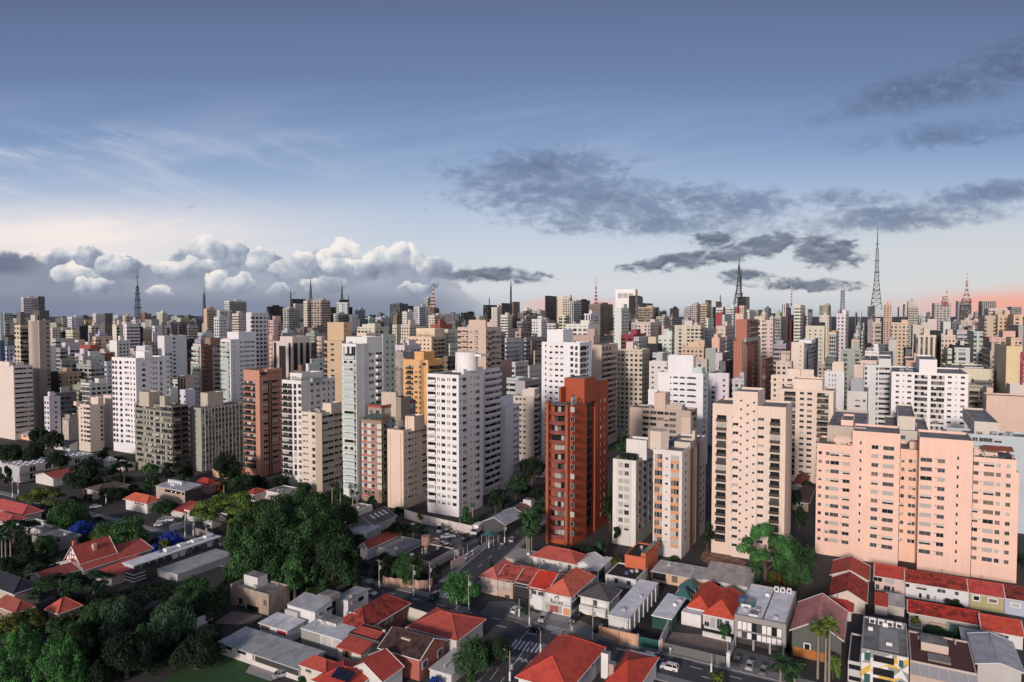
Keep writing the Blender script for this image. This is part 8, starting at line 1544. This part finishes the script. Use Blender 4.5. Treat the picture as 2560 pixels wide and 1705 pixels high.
palm('g', 330, 900, 1400, 130, 'slender palm with a leaning pale trunk before the pink-roofed house', 'yellow'); palm('g', 405, 930, 1430, 150, 'thick golden-crowned palm before the pink-roofed house', 'olive'); palm('g', 440, 880, 1440, 130, 'tallest palm of the trio before the pink-roofed house', 'yellow')
palm('f', 1680, 1390, 1600, 180, 'low dark palm before the grey office parking', 'dark'); palm('f', 1830, 1430, 1620, 170, 'second low dark palm at the lower frame edge', 'deep'); palm('f', 1000, 1530, 1660, 110, 'small olive palm at the lower frame edge by the road', 'olive'); palm('f', 1410, 330, 540, 120, 'hanging-leaved palm beside the annex roof', 'deep')
palm('c', 180, 90, 300, 70, 'small dark palm before the mint balcony tower', 'black', Y=262); palm('c', 300, 170, 320, 70, 'dark palm at the white parapet wall beneath the mint tower', 'dark', Y=258); palm('c', 480, 190, 320, 65, 'left palm of the pair before the mint tower wall', 'black', Y=255); palm('c', 545, 205, 320, 55, 'right palm of the pair before the mint tower wall', 'black', Y=254)
palm('a', 35, 860, 1260, 150, 'grey-stemmed palm at the photo edge', 'sage'); palm('a', 90, 820, 1230, 140, 'second grey-stemmed palm near the photo edge', 'sage'); palm('a', 160, 700, 1200, 150, 'tall palm with a bare stem near the photo edge', 'dark'); palm('b', 940, 60, 190, 80, 'dusky palm beside the wine-red roof', 'black', Y=275); palm('j', 1430, 480, 640, 100, 'dark palm before the arched white tower', 'black', Y=300); palm('c', 2240, 380, 560, 60, 'green palm in the raised garden of the large white tower', 'mid', Y=238); palm('c', 1260, 780, 940, 110, 'spiky palm among the pale terrace planters', 'deep'); palm('g', 1700, 930, 1050, 70, 'small palm by the mint porch', 'deep')
# bare yellow bamboo stems by the concrete house
for i, (u, v) in enumerate(((685, 240), (715, 265), (748, 255))):
 b = PH(cu('h', u), cv('h', v)); t = P(cu('h', u), cv('h', v) - 55, b.y); m = MB(); m.tube((0, 0, 0), (0, 0, t.z), .13, .09, M_LEAFY, 6); m.obj('bamboo_stem', loc=(b.x, b.y, 0), label=('thin yellow-green bamboo stem touching the concrete house', 'thick yellow-green bamboo stem between its thin neighbours', 'yellow-green bamboo stem closest to the white cubic house')[i], cat='bamboo', group='bamboo stems by the concrete house')
# ------------------------------------------------------------------ vehicles
def b_car(nt, b): setc(nt, b, objcol(nt)); b.inputs['Roughness'].default_value = .25; b.inputs['Coat Weight'].default_value = .5
M_CAR = mat('car_paint', b_car); M_TAIL = flat('tail_lamp', (.30, .01, .01), .3); M_HEAD = flat('head_lamp', (.75, .75, .72), .2); M_RIM = flat('wheel_rim', (.4, .4, .42), .35, .6)
CARM = {}
def car_parts(kind):
 if kind in CARM: return CARM[kind]
 L, Wd, H, prof, cab = {'sedan': (4.5, 1.78, 1.45, [(-2.25, .45), (-2.2, .85), (-1.45, .95), (1.0, .95), (2.1, .78), (2.25, .45)], [(-1.75, .93), (-1.05, 1.43), (.35, 1.43), (1.15, .93)]),
  'hatch': (3.9, 1.72, 1.5, [(-1.95, .45), (-1.95, .95), (-1.2, 1.0), (.9, .97), (1.8, .80), (1.95, .45)], [(-1.9, .95), (-1.55, 1.48), (.2, 1.48), (1.05, .95)]),
  'suv': (4.3, 1.82, 1.68, [(-2.15, .5), (-2.15, 1.05), (-1.3, 1.08), (.95, 1.06), (2.0, .95), (2.15, .5)], [(-2.1, 1.05), (-1.8, 1.66), (.35, 1.66), (1.1, 1.05)]),
  'van': (5.6, 2.0, 2.5, [(-2.8, .45), (-2.8, 1.25), (-1.5, 1.25), (1.7, 1.25), (2.6, 1.05), (2.8, .45)], [(-2.78, 1.2), (-2.72, 2.48), (1.3, 2.48), (2.2, 1.2)])}[kind]
 y = Wd/2; b = MB()
 def loft(pr, y0, y1, m, mtop=None, inset=0.0, zt=None):
  n = len(pr); A = [(x, -y0 if z < .94 or not inset else -y1, z) for x, z in pr]; B = [(x, y0 if z < .94 or not inset else y1, z) for x, z in pr]
  return A, B
 ins = .06; A = [(x, -y + (ins if z > .7 else 0), z) for x, z in prof]; B = [(x, y - (ins if z > .7 else 0), z) for x, z in prof]
 A = [(prof[0][0], -y+.05, .22)] + A + [(prof[-1][0], -y+.05, .22)]; B = [(prof[0][0], y-.05, .22)] + B + [(prof[-1][0], y-.05, .22)]
 for i in range(len(A)-1): b.quad([A[i+1], A[i], B[i], B[i+1]][::-1], M_CAR)
 b.quad(A[::-1], M_CAR); b.quad(B, M_CAR)
 yi, yt = y - .1, y - .26; c = cab; g = MB(); bot = lambda s, x, z: (x, s*yi, z); top_ = lambda s, x, z: (x, s*yt, z)
 (x0, z0), (x1, z1), (x2, z2), (x3, z3) = c; gl = M_CAR if kind == 'van' else M_PANE
 g.quad([bot(-1, x3, z3), bot(1, x3, z3), top_(1, x2, z2), top_(-1, x2, z2)], M_PANE); (b if kind == 'van' else g).quad([bot(1, x0, z0), bot(-1, x0, z0), top_(-1, x1, z1), top_(1, x1, z1)], gl)
 for s in (-1, 1):
  q = [bot(s, x0, z0), bot(s, x3, z3), top_(s, x2, z2), top_(s, x1, z1)]; (b if kind == 'van' else g).quad(q if s < 0 else q[::-1], gl)
  if kind != 'van':
   for xp in (x1 + (x2-x1)*.42,): b.quad([(xp-.05, s*(yi+.012), z0), (xp+.05, s*(yi+.012), z0), (xp+.05, s*(yt+.012), z1), (xp-.05, s*(yt+.012), z1)], M_CAR)
   b.tube((x0, s*yi, z0), (x1, s*yt, z1), .06, .05, M_CAR, 4); b.tube((x3, s*yi, z3), (x2, s*yt, z2), .05, .045, M_CAR, 4)
  else: g.quad([(1.0, s*(yi+.01), 1.35), (1.95, s*(yi-.0), 1.3), (1.5, s*(yt+.03), 2.1), (1.0, s*(yt+.05), 2.1)], M_PANE)
 b.box(x1-.06, x2+.06, -yt-.03, yt+.03, z1-.02, z1+.05, M_CAR)
 hl = MB(); hl.box(prof[-1][0]-.12, prof[-1][0]+.02, -y+.12, -y+.5, .6, .76, M_HEAD); hr = MB(); hr.box(prof[-1][0]-.12, prof[-1][0]+.02, y-.5, y-.12, .6, .76, M_HEAD); tl = MB(); tl.box(prof[0][0]-.02, prof[0][0]+.1, -y+.1, -y+.4, .68, .86, M_TAIL); tr_ = MB(); tr_.box(prof[0][0]-.02, prof[0][0]+.1, y-.4, y-.1, .68, .86, M_TAIL)
 w = MB(); r = .33
 for sgn in (0,):
  n = 14
  for i in range(n):
   a, a2 = 2*math.pi*i/n, 2*math.pi*(i+1)/n; p, q = (r*math.cos(a), r*math.sin(a)), (r*math.cos(a2), r*math.sin(a2)); w.quad([(p[0], -.11, p[1]), (q[0], -.11, q[1]), (q[0], .11, q[1]), (p[0], .11, p[1])], M_BLACK)
   for yy in (-.11, .11): w.quad([(0, yy*1.02, 0), (p[0]*.62, yy*1.02, p[1]*.62), (q[0]*.62, yy*1.02, q[1]*.62)], M_RIM); w.quad([(p[0]*.62, yy, p[1]*.62), (p[0], yy, p[1]), (q[0], yy, q[1]), (q[0]*.62, yy, q[1]*.62)], M_BLACK)
 CARM[kind] = dict(body=b.mesh('body'), windows=g.mesh('glazing'), wheel=w.mesh('wheel'), lamps=[('headlight', hl.mesh('headlight')), ('headlight', hr.mesh('headlight')), ('tail_light', tl.mesh('tail_light')), ('tail_light', tr_.mesh('tail_light'))], ax=(-L*.30, L*.30), y=y); return CARM[kind]
def car(c, u, v, ang, kind, col, label, z=.03, group=None):
 p = PH(cu(c, u), cv(c, v), .3); q = car_parts(kind); r = place('van' if kind == 'van' else 'car', None, loc=(p.x, p.y, z), rz=ang, label=label, cat='van' if kind == 'van' else 'car', group=group); col = dict(white=(.74, .74, .74), silver=(.42, .43, .45), grey=(.16, .165, .175), black=(.012, .012, .014), dark=(.03, .033, .04))[col]
 r.scale = (.88, .88, .88); place('body', q['body'], r, col); place('glazing', q['windows'], r, col)
 for x in q['ax']:
  for s in (-1, 1): place('wheel', q['wheel'], r, None, (x, s*(q['y']-.12), .33))
 for n, m in q['lamps']: place(n, m, r)
AA = TH; BB = TH + math.pi/2; NN = math.atan2(ND[1], ND[0]);
car('k', 225, 425, AA, 'sedan', 'white', 'white sedan on the avenue beside the zigzag wall corner'); car('k', 1050, 480, NN+math.pi, 'suv', 'black', 'black car waiting at the zebra crossing of the side street'); car('k', 1270, 700, AA+math.pi, 'sedan', 'silver', 'silver sedan half hidden behind the brick-red hip roof'); car('e', 585, 1005, AA+math.pi, 'hatch', 'black', 'black hatchback driving past the white shop forecourt'); car('e', 970, 1125, AA+math.pi, 'suv', 'black', 'black off-road car passing the large scarlet roof'); car('f', 250, 1305, AA+math.pi, 'suv', 'silver', 'silver compact suv on the far lane of the avenue'); car('f', 487, 1420, AA+math.pi, 'suv', 'white', 'white boxy suv on the near lane of the avenue')
car('e', 676, 895, BB+math.pi+.1, 'hatch', 'silver', 'silver hatchback parked nose-out before the white shop', z=.09); car('e', 1015, 900, BB+math.pi, 'suv', 'dark', 'dark suv parked beside the white shop side wall', z=.08); car('e', 385, 800, BB, 'hatch', 'white', 'white hatchback parked before the black-fronted townhouse', z=.07); car('e', 1262, 1000, BB, 'suv', 'black', 'black suv parked along the peach street wall', z=.08); car('f', 1355, 1395, BB, 'sedan', 'silver', 'silver sedan under the grey office edge', z=.07); car('f', 1215, 1350, BB, 'sedan', 'dark', 'dark sedan in the shade under the grey office', z=.07); car('f', 1500, 1450, BB, 'sedan', 'grey', 'grey sedan beside the low dark palm', z=.07)
car('d', 480, 880, NN, 'sedan', 'silver', 'silver sedan parked at the kerb below the bluish roof'); car('d', 440, 1185, NN+math.pi, 'suv', 'black', 'black suv parked behind the corner house'); car('a', 1405, 395, NN-.5, 'sedan', 'white', 'white sedan parked by the cream corner house'); car('a', 770, 1290, AA+1.9, 'sedan', 'dark', 'dark sedan with lit rear lamps under the trees'); car('h', 655, 850, BB-.5, 'sedan', 'silver', 'silver sedan on the driveway of the corrugated range', z=.06)
LOT = [('c', 1750, 735, AA-1.0, 'van', 'white', 'tall white delivery van by the white-washed wall'), ('c', 1870, 765, BB, 'suv', 'grey', 'grey suv beside the tall white delivery van'), ('c', 1855, 835, NN+2.3, 'sedan', 'white', 'white sedan standing alone in the car park middle'), ('c', 1960, 785, BB, 'hatch', 'grey', 'grey hatchback in the back row of the car park'), ('c', 2010, 805, BB, 'sedan', 'silver', 'silver sedan in the back row of the car park'), ('c', 2110, 820, BB, 'sedan', 'dark', 'dark sedan in the back row of the car park'), ('c', 2165, 870, NN+2.4, 'suv', 'dark', 'dark suv in front of the white box truck'), ('c', 1810, 945, BB, 'sedan', 'white', 'white sedan beside the small pink hut'), ('c', 1860, 975, BB, 'sedan', 'silver', 'silver sedan beside the white one near the pink hut'), ('c', 2050, 1085, NN, 'van', 'silver', 'silver van behind the depot end wall'), ('c', 2165, 1130, BB, 'hatch', 'white', 'white hatchback at the car park gate'), ('c', 2245, 1080, NN, 'hatch', 'white', 'white estate car along the low pale wall'), ('d', 150, 850, NN+1, 'sedan', 'dark', 'dark sedan under the green shade awning')]
for a in LOT: car(*a, group='vehicles in the car park')
for i, (u, v, k, cl, lb) in enumerate([(40, 600, 'sedan', 'silver', 'silver sedan at the rear of the small left car park'), (160, 590, 'suv', 'white', 'white suv in the small left car park'), (100, 560, 'sedan', 'silver', 'silver sedan behind the white suv in the small car park'), (280, 600, 'suv', 'dark', 'dark suv against the black wall of the small car park'), (90, 680, 'sedan', 'dark', 'dark sedan in the front row of the small left car park'), (0, 660, 'sedan', 'white', 'white sedan in the front row of the small left car park')]): car('b', u, v, AA+.9, k, cl, lb, z=.06, group='cars in the small left car park')
car('b', 255, 720, BB, 'van', 'white', 'white panel van in front of the blue flowering tree', z=.06)
p = PH(cu('c', 2300), cv('c', 790)); r = place('box_truck', None, loc=(p.x, p.y, .03), rz=NN+math.pi, label='white box truck with a square cargo body by the white-washed wall', cat='truck'); m = MB(); m.box(-3.2, 1.0, -1.1, 1.1, .9, 3.3, M_WHITE, bottom=True); m.obj('cargo_box', r); m = MB(); m.prism([(1.1, -1), (2.7, -1), (2.7, 1), (1.1, 1)], .5, 1.5, M_WHITE); m.quad([(2.7, -1, 1.5), (2.7, 1, 1.5), (2.2, .95, 2.3), (2.2, -.95, 2.3)], M_PANE); m.box(1.1, 2.2, -1, 1, 1.5, 2.35, M_WHITE); m.obj('cab', r)
for x in (-2.2, 2.0):
 for s in (-1, 1): place('wheel', car_parts('suv')['wheel'], r, None, (x, s*.95, .38))
def motorbike(c, u, v, ang, label):
 p = PH(cu(c, u), cv(c, v)); r = place('motorcycle', None, loc=(p.x, p.y, .03), rz=ang, label=label, cat='motorcycle', group='motorcycles parked at the kerb')
 for x in (-.65, .65): o = place('wheel', car_parts('hatch')['wheel'], r, None, (x, 0, .3)); o.scale = (.9, .5, .9)
 m = MB(); m.box(-.55, .1, -.14, .14, .62, .80, M_BLACK, bottom=True); m.box(-.05, .45, -.16, .16, .66, .95, M_WHITE, bottom=True); m.tube((.65, 0, .3), (.42, 0, 1.05), .04, .04, M_STEEL, 5); m.tube((.42, -.35, 1.05), (.42, .35, 1.05), .03, .03, M_BLACK, 5); m.box(-.3, .3, -.1, .1, .3, .62, M_DFRAME, bottom=True); m.obj('frame', r)
motorbike('d', 315, 975, NN+1.2, 'motorcycle with a white tank at the kerb'); motorbike('d', 340, 980, NN+1.2, 'second motorcycle right beside the white-tanked one'); motorbike('f', 360, 1300, BB, 'black motorcycle behind the silver compact suv')
# ------------------------------------------------------------------ poles, wires, towers of the yard
def pole(c, u, vb, vt, label, kind='power', ang=TH, arm=True, Y=None):
 u_, b, t = cu(c, u), cv(c, vb), cv(c, vt); B = PH(u_, b); H = max(4, P(u_, t, B.y).z); r = place('utility_pole' if kind == 'power' else 'street_lamp', None, loc=(B.x, B.y, .1), rz=ang, label=label, cat='pole'); m = MB(); m.tube((0, 0, 0), (0, 0, H), .17, .11, M_POLE, 8); m.obj('post', r)
 m = MB(); m.tube((0, 0, 0), (0, 0, 2.0), .20, .19, M_WHITE, 8); m.obj('painted_foot', r)
 if kind == 'power' and arm:
  m = MB(); m.box(-1.1, 1.1, -.06, .06, H-.5, H-.36, M_RAIL, bottom=True)
  for x in (-1, -.5, .5, 1): m.cyl(x, 0, H-.36, H-.16, .06, .05, M_CONC, 6)
  m.obj('crossarm', r); m = MB(); m.cyl(.42, 0, H-2.6, H-1.6, .28, .28, M_CONC, 10); m.obj('transformer', r)
 if kind == 'lamp':
  m = MB(); m.tube((0, 0, H-1.6), (1.6, 0, H-.5), .05, .04, M_STEEL, 5); m.tube((1.6, 0, H-.5), (2.2, 0, H-.45), .05, .1, M_CONC, 6); m.obj('lamp_arm', r)
 return r, Vector((B.x, B.y, H-.3))
M_POLE = flat('concrete_pole', (.27, .26, .25), .9)
PL = [pole('e', 530, 960, 555, 'utility pole with a transformer before the white shop'), pole('e', 1210, 1120, 745, 'utility pole before the charcoal hip-roofed house'), pole('e', 970, 1190, 890, 'utility pole standing before the black off-road car'), pole('k', 790, 465, 65, 'utility pole at the outer corner of the zigzag wall'), pole('k', 1000, 418, 30, 'utility pole with lamp arms at the side street corner'), pole('k', 1500, 645, 200, 'utility pole beside the bright green street tree'), pole('k', 350, 358, 0, 'utility pole at the dark end of the zigzag wall'), pole('d', 362, 925, 620, 'utility pole by the green shade awning'), pole('f', 1110, 1400, 1150, 'utility pole beside the tall white gate pier'), pole('e', 420, 870, 680, 'short white-footed pole between the townhouses and the shop', arm=False), pole('f', 937, 1470, 1290, 'thin dark pole on the near pavement by the avenue', arm=False), pole('a', 1385, 300, 120, 'utility pole by the cream corner house'), pole('a', 1555, 360, 215, 'utility pole with a crossarm by the dark bushes'), pole('a', 2065, 830, 670, 'short pale post before the broad rounded tree', arm=False), pole('b', 370, 850, 480, 'tall utility pole beside the blue flowering tree'), pole('b', 490, 820, 560, 'white-boxed pole at the end of the brown yard wall'), pole('b', 675, 900, 640, 'pole rising from the brown yard wall'), pole('j', 2230, 900, 730, 'pole before the small white house'), pole('j', 145, 850, 610, 'utility pole on the left pavement before the domed building'), pole('j', 212, 810, 620, 'pole near the red traffic light by the domed building', arm=False), pole('j', 1790, 780, 560, 'pale pole in front of the olive office block', arm=False), pole('c', 1975, 1250, 1010, 'dark pole at the depot corner', arm=False), pole('d', 130, 1000, 870, 'thin pole by the low pale wall', arm=False), pole('c', 2053, 740, 660, 'lamp pole in front of the white-washed wall', kind='lamp'), pole('e', 650, 1255, 1020, 'grey pole at the zebra crossing beside the scarlet roof', arm=False), pole('e', 320, 1560, 1240, 'street lamp with a long arm in the lower side street', kind='lamp', ang=2.2), pole('k', 1345, 640, 400, 'thin olive pole in front of the bright green street tree', arm=False), pole('k', 2030, 1560, 1240, 'utility pole with a transformer in the lower side street')]
def wire(a, b, label, k=3):
 m = MB(); o = a
 for j in range(k):
  off = Vector((0, 0, -.35*j)); n = 10; prev = None
  for i in range(n+1):
   f = i/n; p = a.lerp(b, f) - o + off; p.z -= 4*f*(1-f)*.9
   if prev is not None: m.tube(prev, p, .034, .034, M_RAIL, 3)
   prev = p
 m.obj('power_line', loc=o, label=label, cat='cable')
wire(PL[3][1], PL[5][1], 'power cables from the zigzag wall pole to the bright green tree pole'); wire(PL[5][1], PL[0][1], 'power cables from the bright green tree pole to the white shop pole'); wire(PL[0][1], PL[1][1], 'power cables crossing the white shop front'); wire(PL[1][1], PL[8][1], 'power cables along the far pavement past the peach wall'); wire(PL[6][1], PL[3][1], 'power cables over the zigzag wall'); wire(PL[4][1], PL[7][1], 'power cables along the side street'); wire(PL[14][1], PL[16][1], 'power cables over the brown yard wall')
p = PH(cu('c', 1365), cv('c', 850)); r = place('water_tower', None, loc=(p.x, p.y, 0), label='white cylindrical water tower on a slim stem by the car park', cat='water tower'); t = P(cu('c', 1365), cv('c', 632), p.y).z; s_ = 65*.17029*p.y/F/2; m = MB(); m.cyl(0, 0, 0, t*.45, .35, .35, M_WHITE, 10); m.obj('stem', r); m = MB(); m.cyl(0, 0, t*.40, t*.48, .4, s_, M_WHITE, 16); m.cyl(0, 0, t*.48, t*.96, s_, s_, M_WHITE, 16); m.cyl(0, 0, t*.96, t, s_, s_*.3, M_WHITE, 16); m.obj('tank', r)
p = PH(cu('c', 1555), cv('c', 1060), 4.2); r = place('water_tank', None, loc=(p.x, p.y, 4.2), label='stained terracotta water tank on a stub above the black depot roof', cat='water tank'); s_ = 65*.17029*p.y/F; m = MB(); m.cyl(0, 0, -.4, 1.8, .5, .5, M_CONC, 8); m.obj('stub', r); m = MB(); m.cyl(0, 0, 1.6, 2.4, .6, s_, M_STAIN, 12); m.cyl(0, 0, 2.4, 5.0, s_, s_*1.03, M_STAIN, 12); m.obj('tank', r, color=(.42, .24, .18))
def awning(c, u0, u1, vb, h, label, mt):
 a, b = PH(cu(c, u0), cv(c, vb), h), PH(cu(c, u1), cv(c, vb), h); w = (b-a).length/2; o = (a+b)/2; r = place('canopy', None, loc=(o.x, o.y, 0), rz=TH, label=label, cat='canopy'); m = MB(); q = [(-w, -w*.7), (w, -w*.7), (w, w*.7), (-w, w*.7)]
 for i in range(4): m.quad([(*q[i], h-.3), (*q[(i+1) % 4], h-.3), (0, 0, h+1.2)], mt)
 m.obj('cover', r)
 for x, y in q: b2 = MB(); b2.tube((x*.95, y*.95, 0), (x*.95, y*.95, h-.2), .05, .05, M_WFRAME, 5); b2.obj('post', r)
awning('d', 40, 250, 790, 3.2, 'dark green shade awning at the car park corner', M_TEAL); awning('c', 1985, 2150, 960, 3.0, 'flat grey guard booth roof in the car park', M_DFRAME)
b_ = PH(cu('c', 2045), cv('c', 1160), 0); wall('c', [(1930, 1320), (2130, 1215)], 2.6, .2, (.56, .42, .36), 'pink advertising wall beside the bright green street tree')
# red traffic light
p = PH(cu('a', 268), cv('a', 200)); r = place('traffic_light', None, loc=(p.x, p.y, 0), label='traffic light showing red on the left avenue', cat='traffic light'); m = MB(); m.tube((0, 0, 0), (0, 0, 3.4), .09, .07, M_WHITE, 6); m.obj('post', r); m = MB(); m.box(-.2, .2, -.15, .15, 3.2, 4.2, M_BLACK, bottom=True); m.obj('signal_head', r)
def b_red(nt, b): setc(nt, b, (.8, .02, .02)); b.inputs['Emission Color'].default_value = (1, .05, .04, 1); b.inputs['Emission Strength'].default_value = 4
m = MB(); m.box(-.18, .18, -.2, -.15, 3.75, 4.1, mat('red_signal', b_red)); m.obj('red_lamp', r)
# ------------------------------------------------------------------ people
def person(c, u, v, ang, shirt, trousers, label, step=.22, z=.14):
 p = PH(cu(c, u), cv(c, v), z); me = bpy.data.meshes.new('person')
 V_ = [(0, 0, .92), (0, 0, 1.15), (0, 0, 1.38), (0, 0, 1.50), (0, .01, 1.60), (.0, .0, 1.70), (-.19, 0, 1.38), (-.25, .06, 1.12), (-.24, -.08, .90), (.19, 0, 1.38), (.25, -.05, 1.12), (.24, .10, .90), (-.10, 0, .88), (-.11, step*.7, .48), (-.11, step*.6, .08), (-.11, step*.6+.14, .03), (.10, 0, .88), (.11, -step*.4, .48), (.11, -step, .09), (.11, -step+.13, .03)]
 E_ = [(0, 1), (1, 2), (2, 3), (3, 4), (4, 5), (2, 6), (6, 7), (7, 8), (2, 9), (9, 10), (10, 11), (0, 12), (12, 13), (13, 14), (14, 15), (0, 16), (16, 17), (17, 18), (18, 19)]
 R_ = [.15, .14, .16, .06, .095, .08, .07, .05, .045, .07, .05, .045, .10, .07, .05, .045, .10, .07, .05, .045]
 me.from_pydata(V_, E_, []); o = bpy.data.objects.new('tmp', me); COL.objects.link(o); o.modifiers.new('skin', 'SKIN');
 for sv, r in zip(me.skin_vertices[0].data, R_): sv.radius = (r, r)
 me.skin_vertices[0].data[0].use_root = True; sb = o.modifiers.new('sub', 'SUBSURF'); sb.levels = 1; sb.render_levels = 1
 m2 = bpy.data.meshes.new_from_object(o.evaluated_get(bpy.context.evaluated_depsgraph_get())); bpy.data.objects.remove(o); m2.name = 'person'; m2.materials.clear()
 for nm, cc in (('skin', (.35, .20, .14)), ('shirt', shirt), ('trousers', trousers), ('hair', (.02, .015, .012))): m2.materials.append(flat(nm + '_of_person', cc, .8))
 for f in m2.polygons: z_ = f.center.z; f.material_index = 3 if z_ > 1.66 or (z_ > 1.58 and f.center.y < 0) else 0 if z_ > 1.47 or (abs(f.center.x) > .19 and z_ < 1.12) else 1 if z_ > .9 else 2
 place('person', m2, loc=(p.x, p.y, z), rz=ang, label=label, cat='person')
person('f', 497, 1268, TH, (.72, .72, .72), (.70, .70, .70), 'person in white clothes walking on the pavement by the green gate'); person('d', 47, 1225, NN, (.03, .03, .035), (.05, .05, .06), 'person in dark clothes walking at the side street mouth'); person('d', 135, 1222, NN, (.06, .06, .07), (.03, .03, .03), 'second dark-clothed person in the side street', step=-.2); person('e', 540, 1222, SS.to_2d().angle_signed(Vector((1, 0))) if False else .3, (.03, .03, .04), (.04, .04, .05), 'person in black crossing on the zebra stripes', z=.05); person('e', 1230, 1125, BB, (.05, .05, .05), (.06, .05, .05), 'person in dark clothes beside the utility pole and peach wall')

# ------------------------------------------------------------------ low shrubs under the wood
def shrubs(c, poly, n, hmax, seed):
 pg = [PH(cu(c, u), cv(c, v)) for u, v in poly]; r = random.Random(seed); xs, ys = [p.x for p in pg], [p.y for p in pg]; v, f = [], []
 def inside(x, y):
  k = False
  for a, b in zip(pg, pg[1:] + pg[:1]):
   if (a.y > y) != (b.y > y) and x < (b.x - a.x)*(y - a.y)/(b.y - a.y) + a.x: k = not k
  return k
 cl = [(r.uniform(min(xs), max(xs)), r.uniform(min(ys), max(ys)), r.uniform(.8, 2.6)) for _ in range(n//45)]; cl = [q for q in cl if inside(q[0], q[1])]
 for _ in range(n):
  q = r.choice(cl); a, e = r.uniform(0, 6.28), r.uniform(0, 1.5); x, y, z = q[0] + q[2]*math.cos(a)*math.cos(e), q[1] + q[2]*math.sin(a)*math.cos(e), min(hmax, q[2])*math.sin(e)*r.uniform(.6, 1.1)
  s = r.uniform(.18, .42); t = Vector((r.uniform(-1, 1), r.uniform(-1, 1), r.uniform(-.3, .3))).normalized()*s; g = Vector((r.uniform(-1, 1), r.uniform(-1, 1), r.uniform(-1, 1))).normalized()*s; p = Vector((x, y, z)); i = len(v); v += [tuple(p-t), tuple(p-g*.7), tuple(p+t), tuple(p+g*.7)]; f.append((i, i+1, i+2, i+3))
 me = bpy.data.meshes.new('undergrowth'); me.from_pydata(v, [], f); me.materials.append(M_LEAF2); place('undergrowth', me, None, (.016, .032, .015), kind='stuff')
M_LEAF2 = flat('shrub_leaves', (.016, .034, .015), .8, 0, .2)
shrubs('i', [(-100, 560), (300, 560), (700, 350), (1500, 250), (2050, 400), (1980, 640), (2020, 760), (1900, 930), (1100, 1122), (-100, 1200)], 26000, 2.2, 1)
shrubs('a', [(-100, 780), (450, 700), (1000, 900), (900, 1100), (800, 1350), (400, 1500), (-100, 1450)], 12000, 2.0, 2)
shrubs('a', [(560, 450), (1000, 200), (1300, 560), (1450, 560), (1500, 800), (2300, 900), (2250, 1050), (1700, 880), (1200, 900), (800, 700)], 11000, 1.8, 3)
shrubs('b', [(620, 700), (1000, 500), (1500, 300), (2600, 200), (3000, 900), (3050, 1450), (1800, 1450), (1400, 1300), (1000, 1000), (1100, 800)], 26000, 2.2, 4)
shrubs('c', [(900, 1100), (1600, 900), (1650, 1500), (1300, 1560), (930, 1400)], 5000, 1.8, 5)
shrubs('j', [(560, 650), (800, 420), (1300, 420), (1560, 700), (1800, 700), (1750, 800), (1200, 870), (1000, 700)], 9000, 1.6, 6)
shrubs('b', [(850, 190), (1000, 60), (1500, 60), (2000, 170), (1500, 240), (900, 240)], 6000, 1.6, 7)
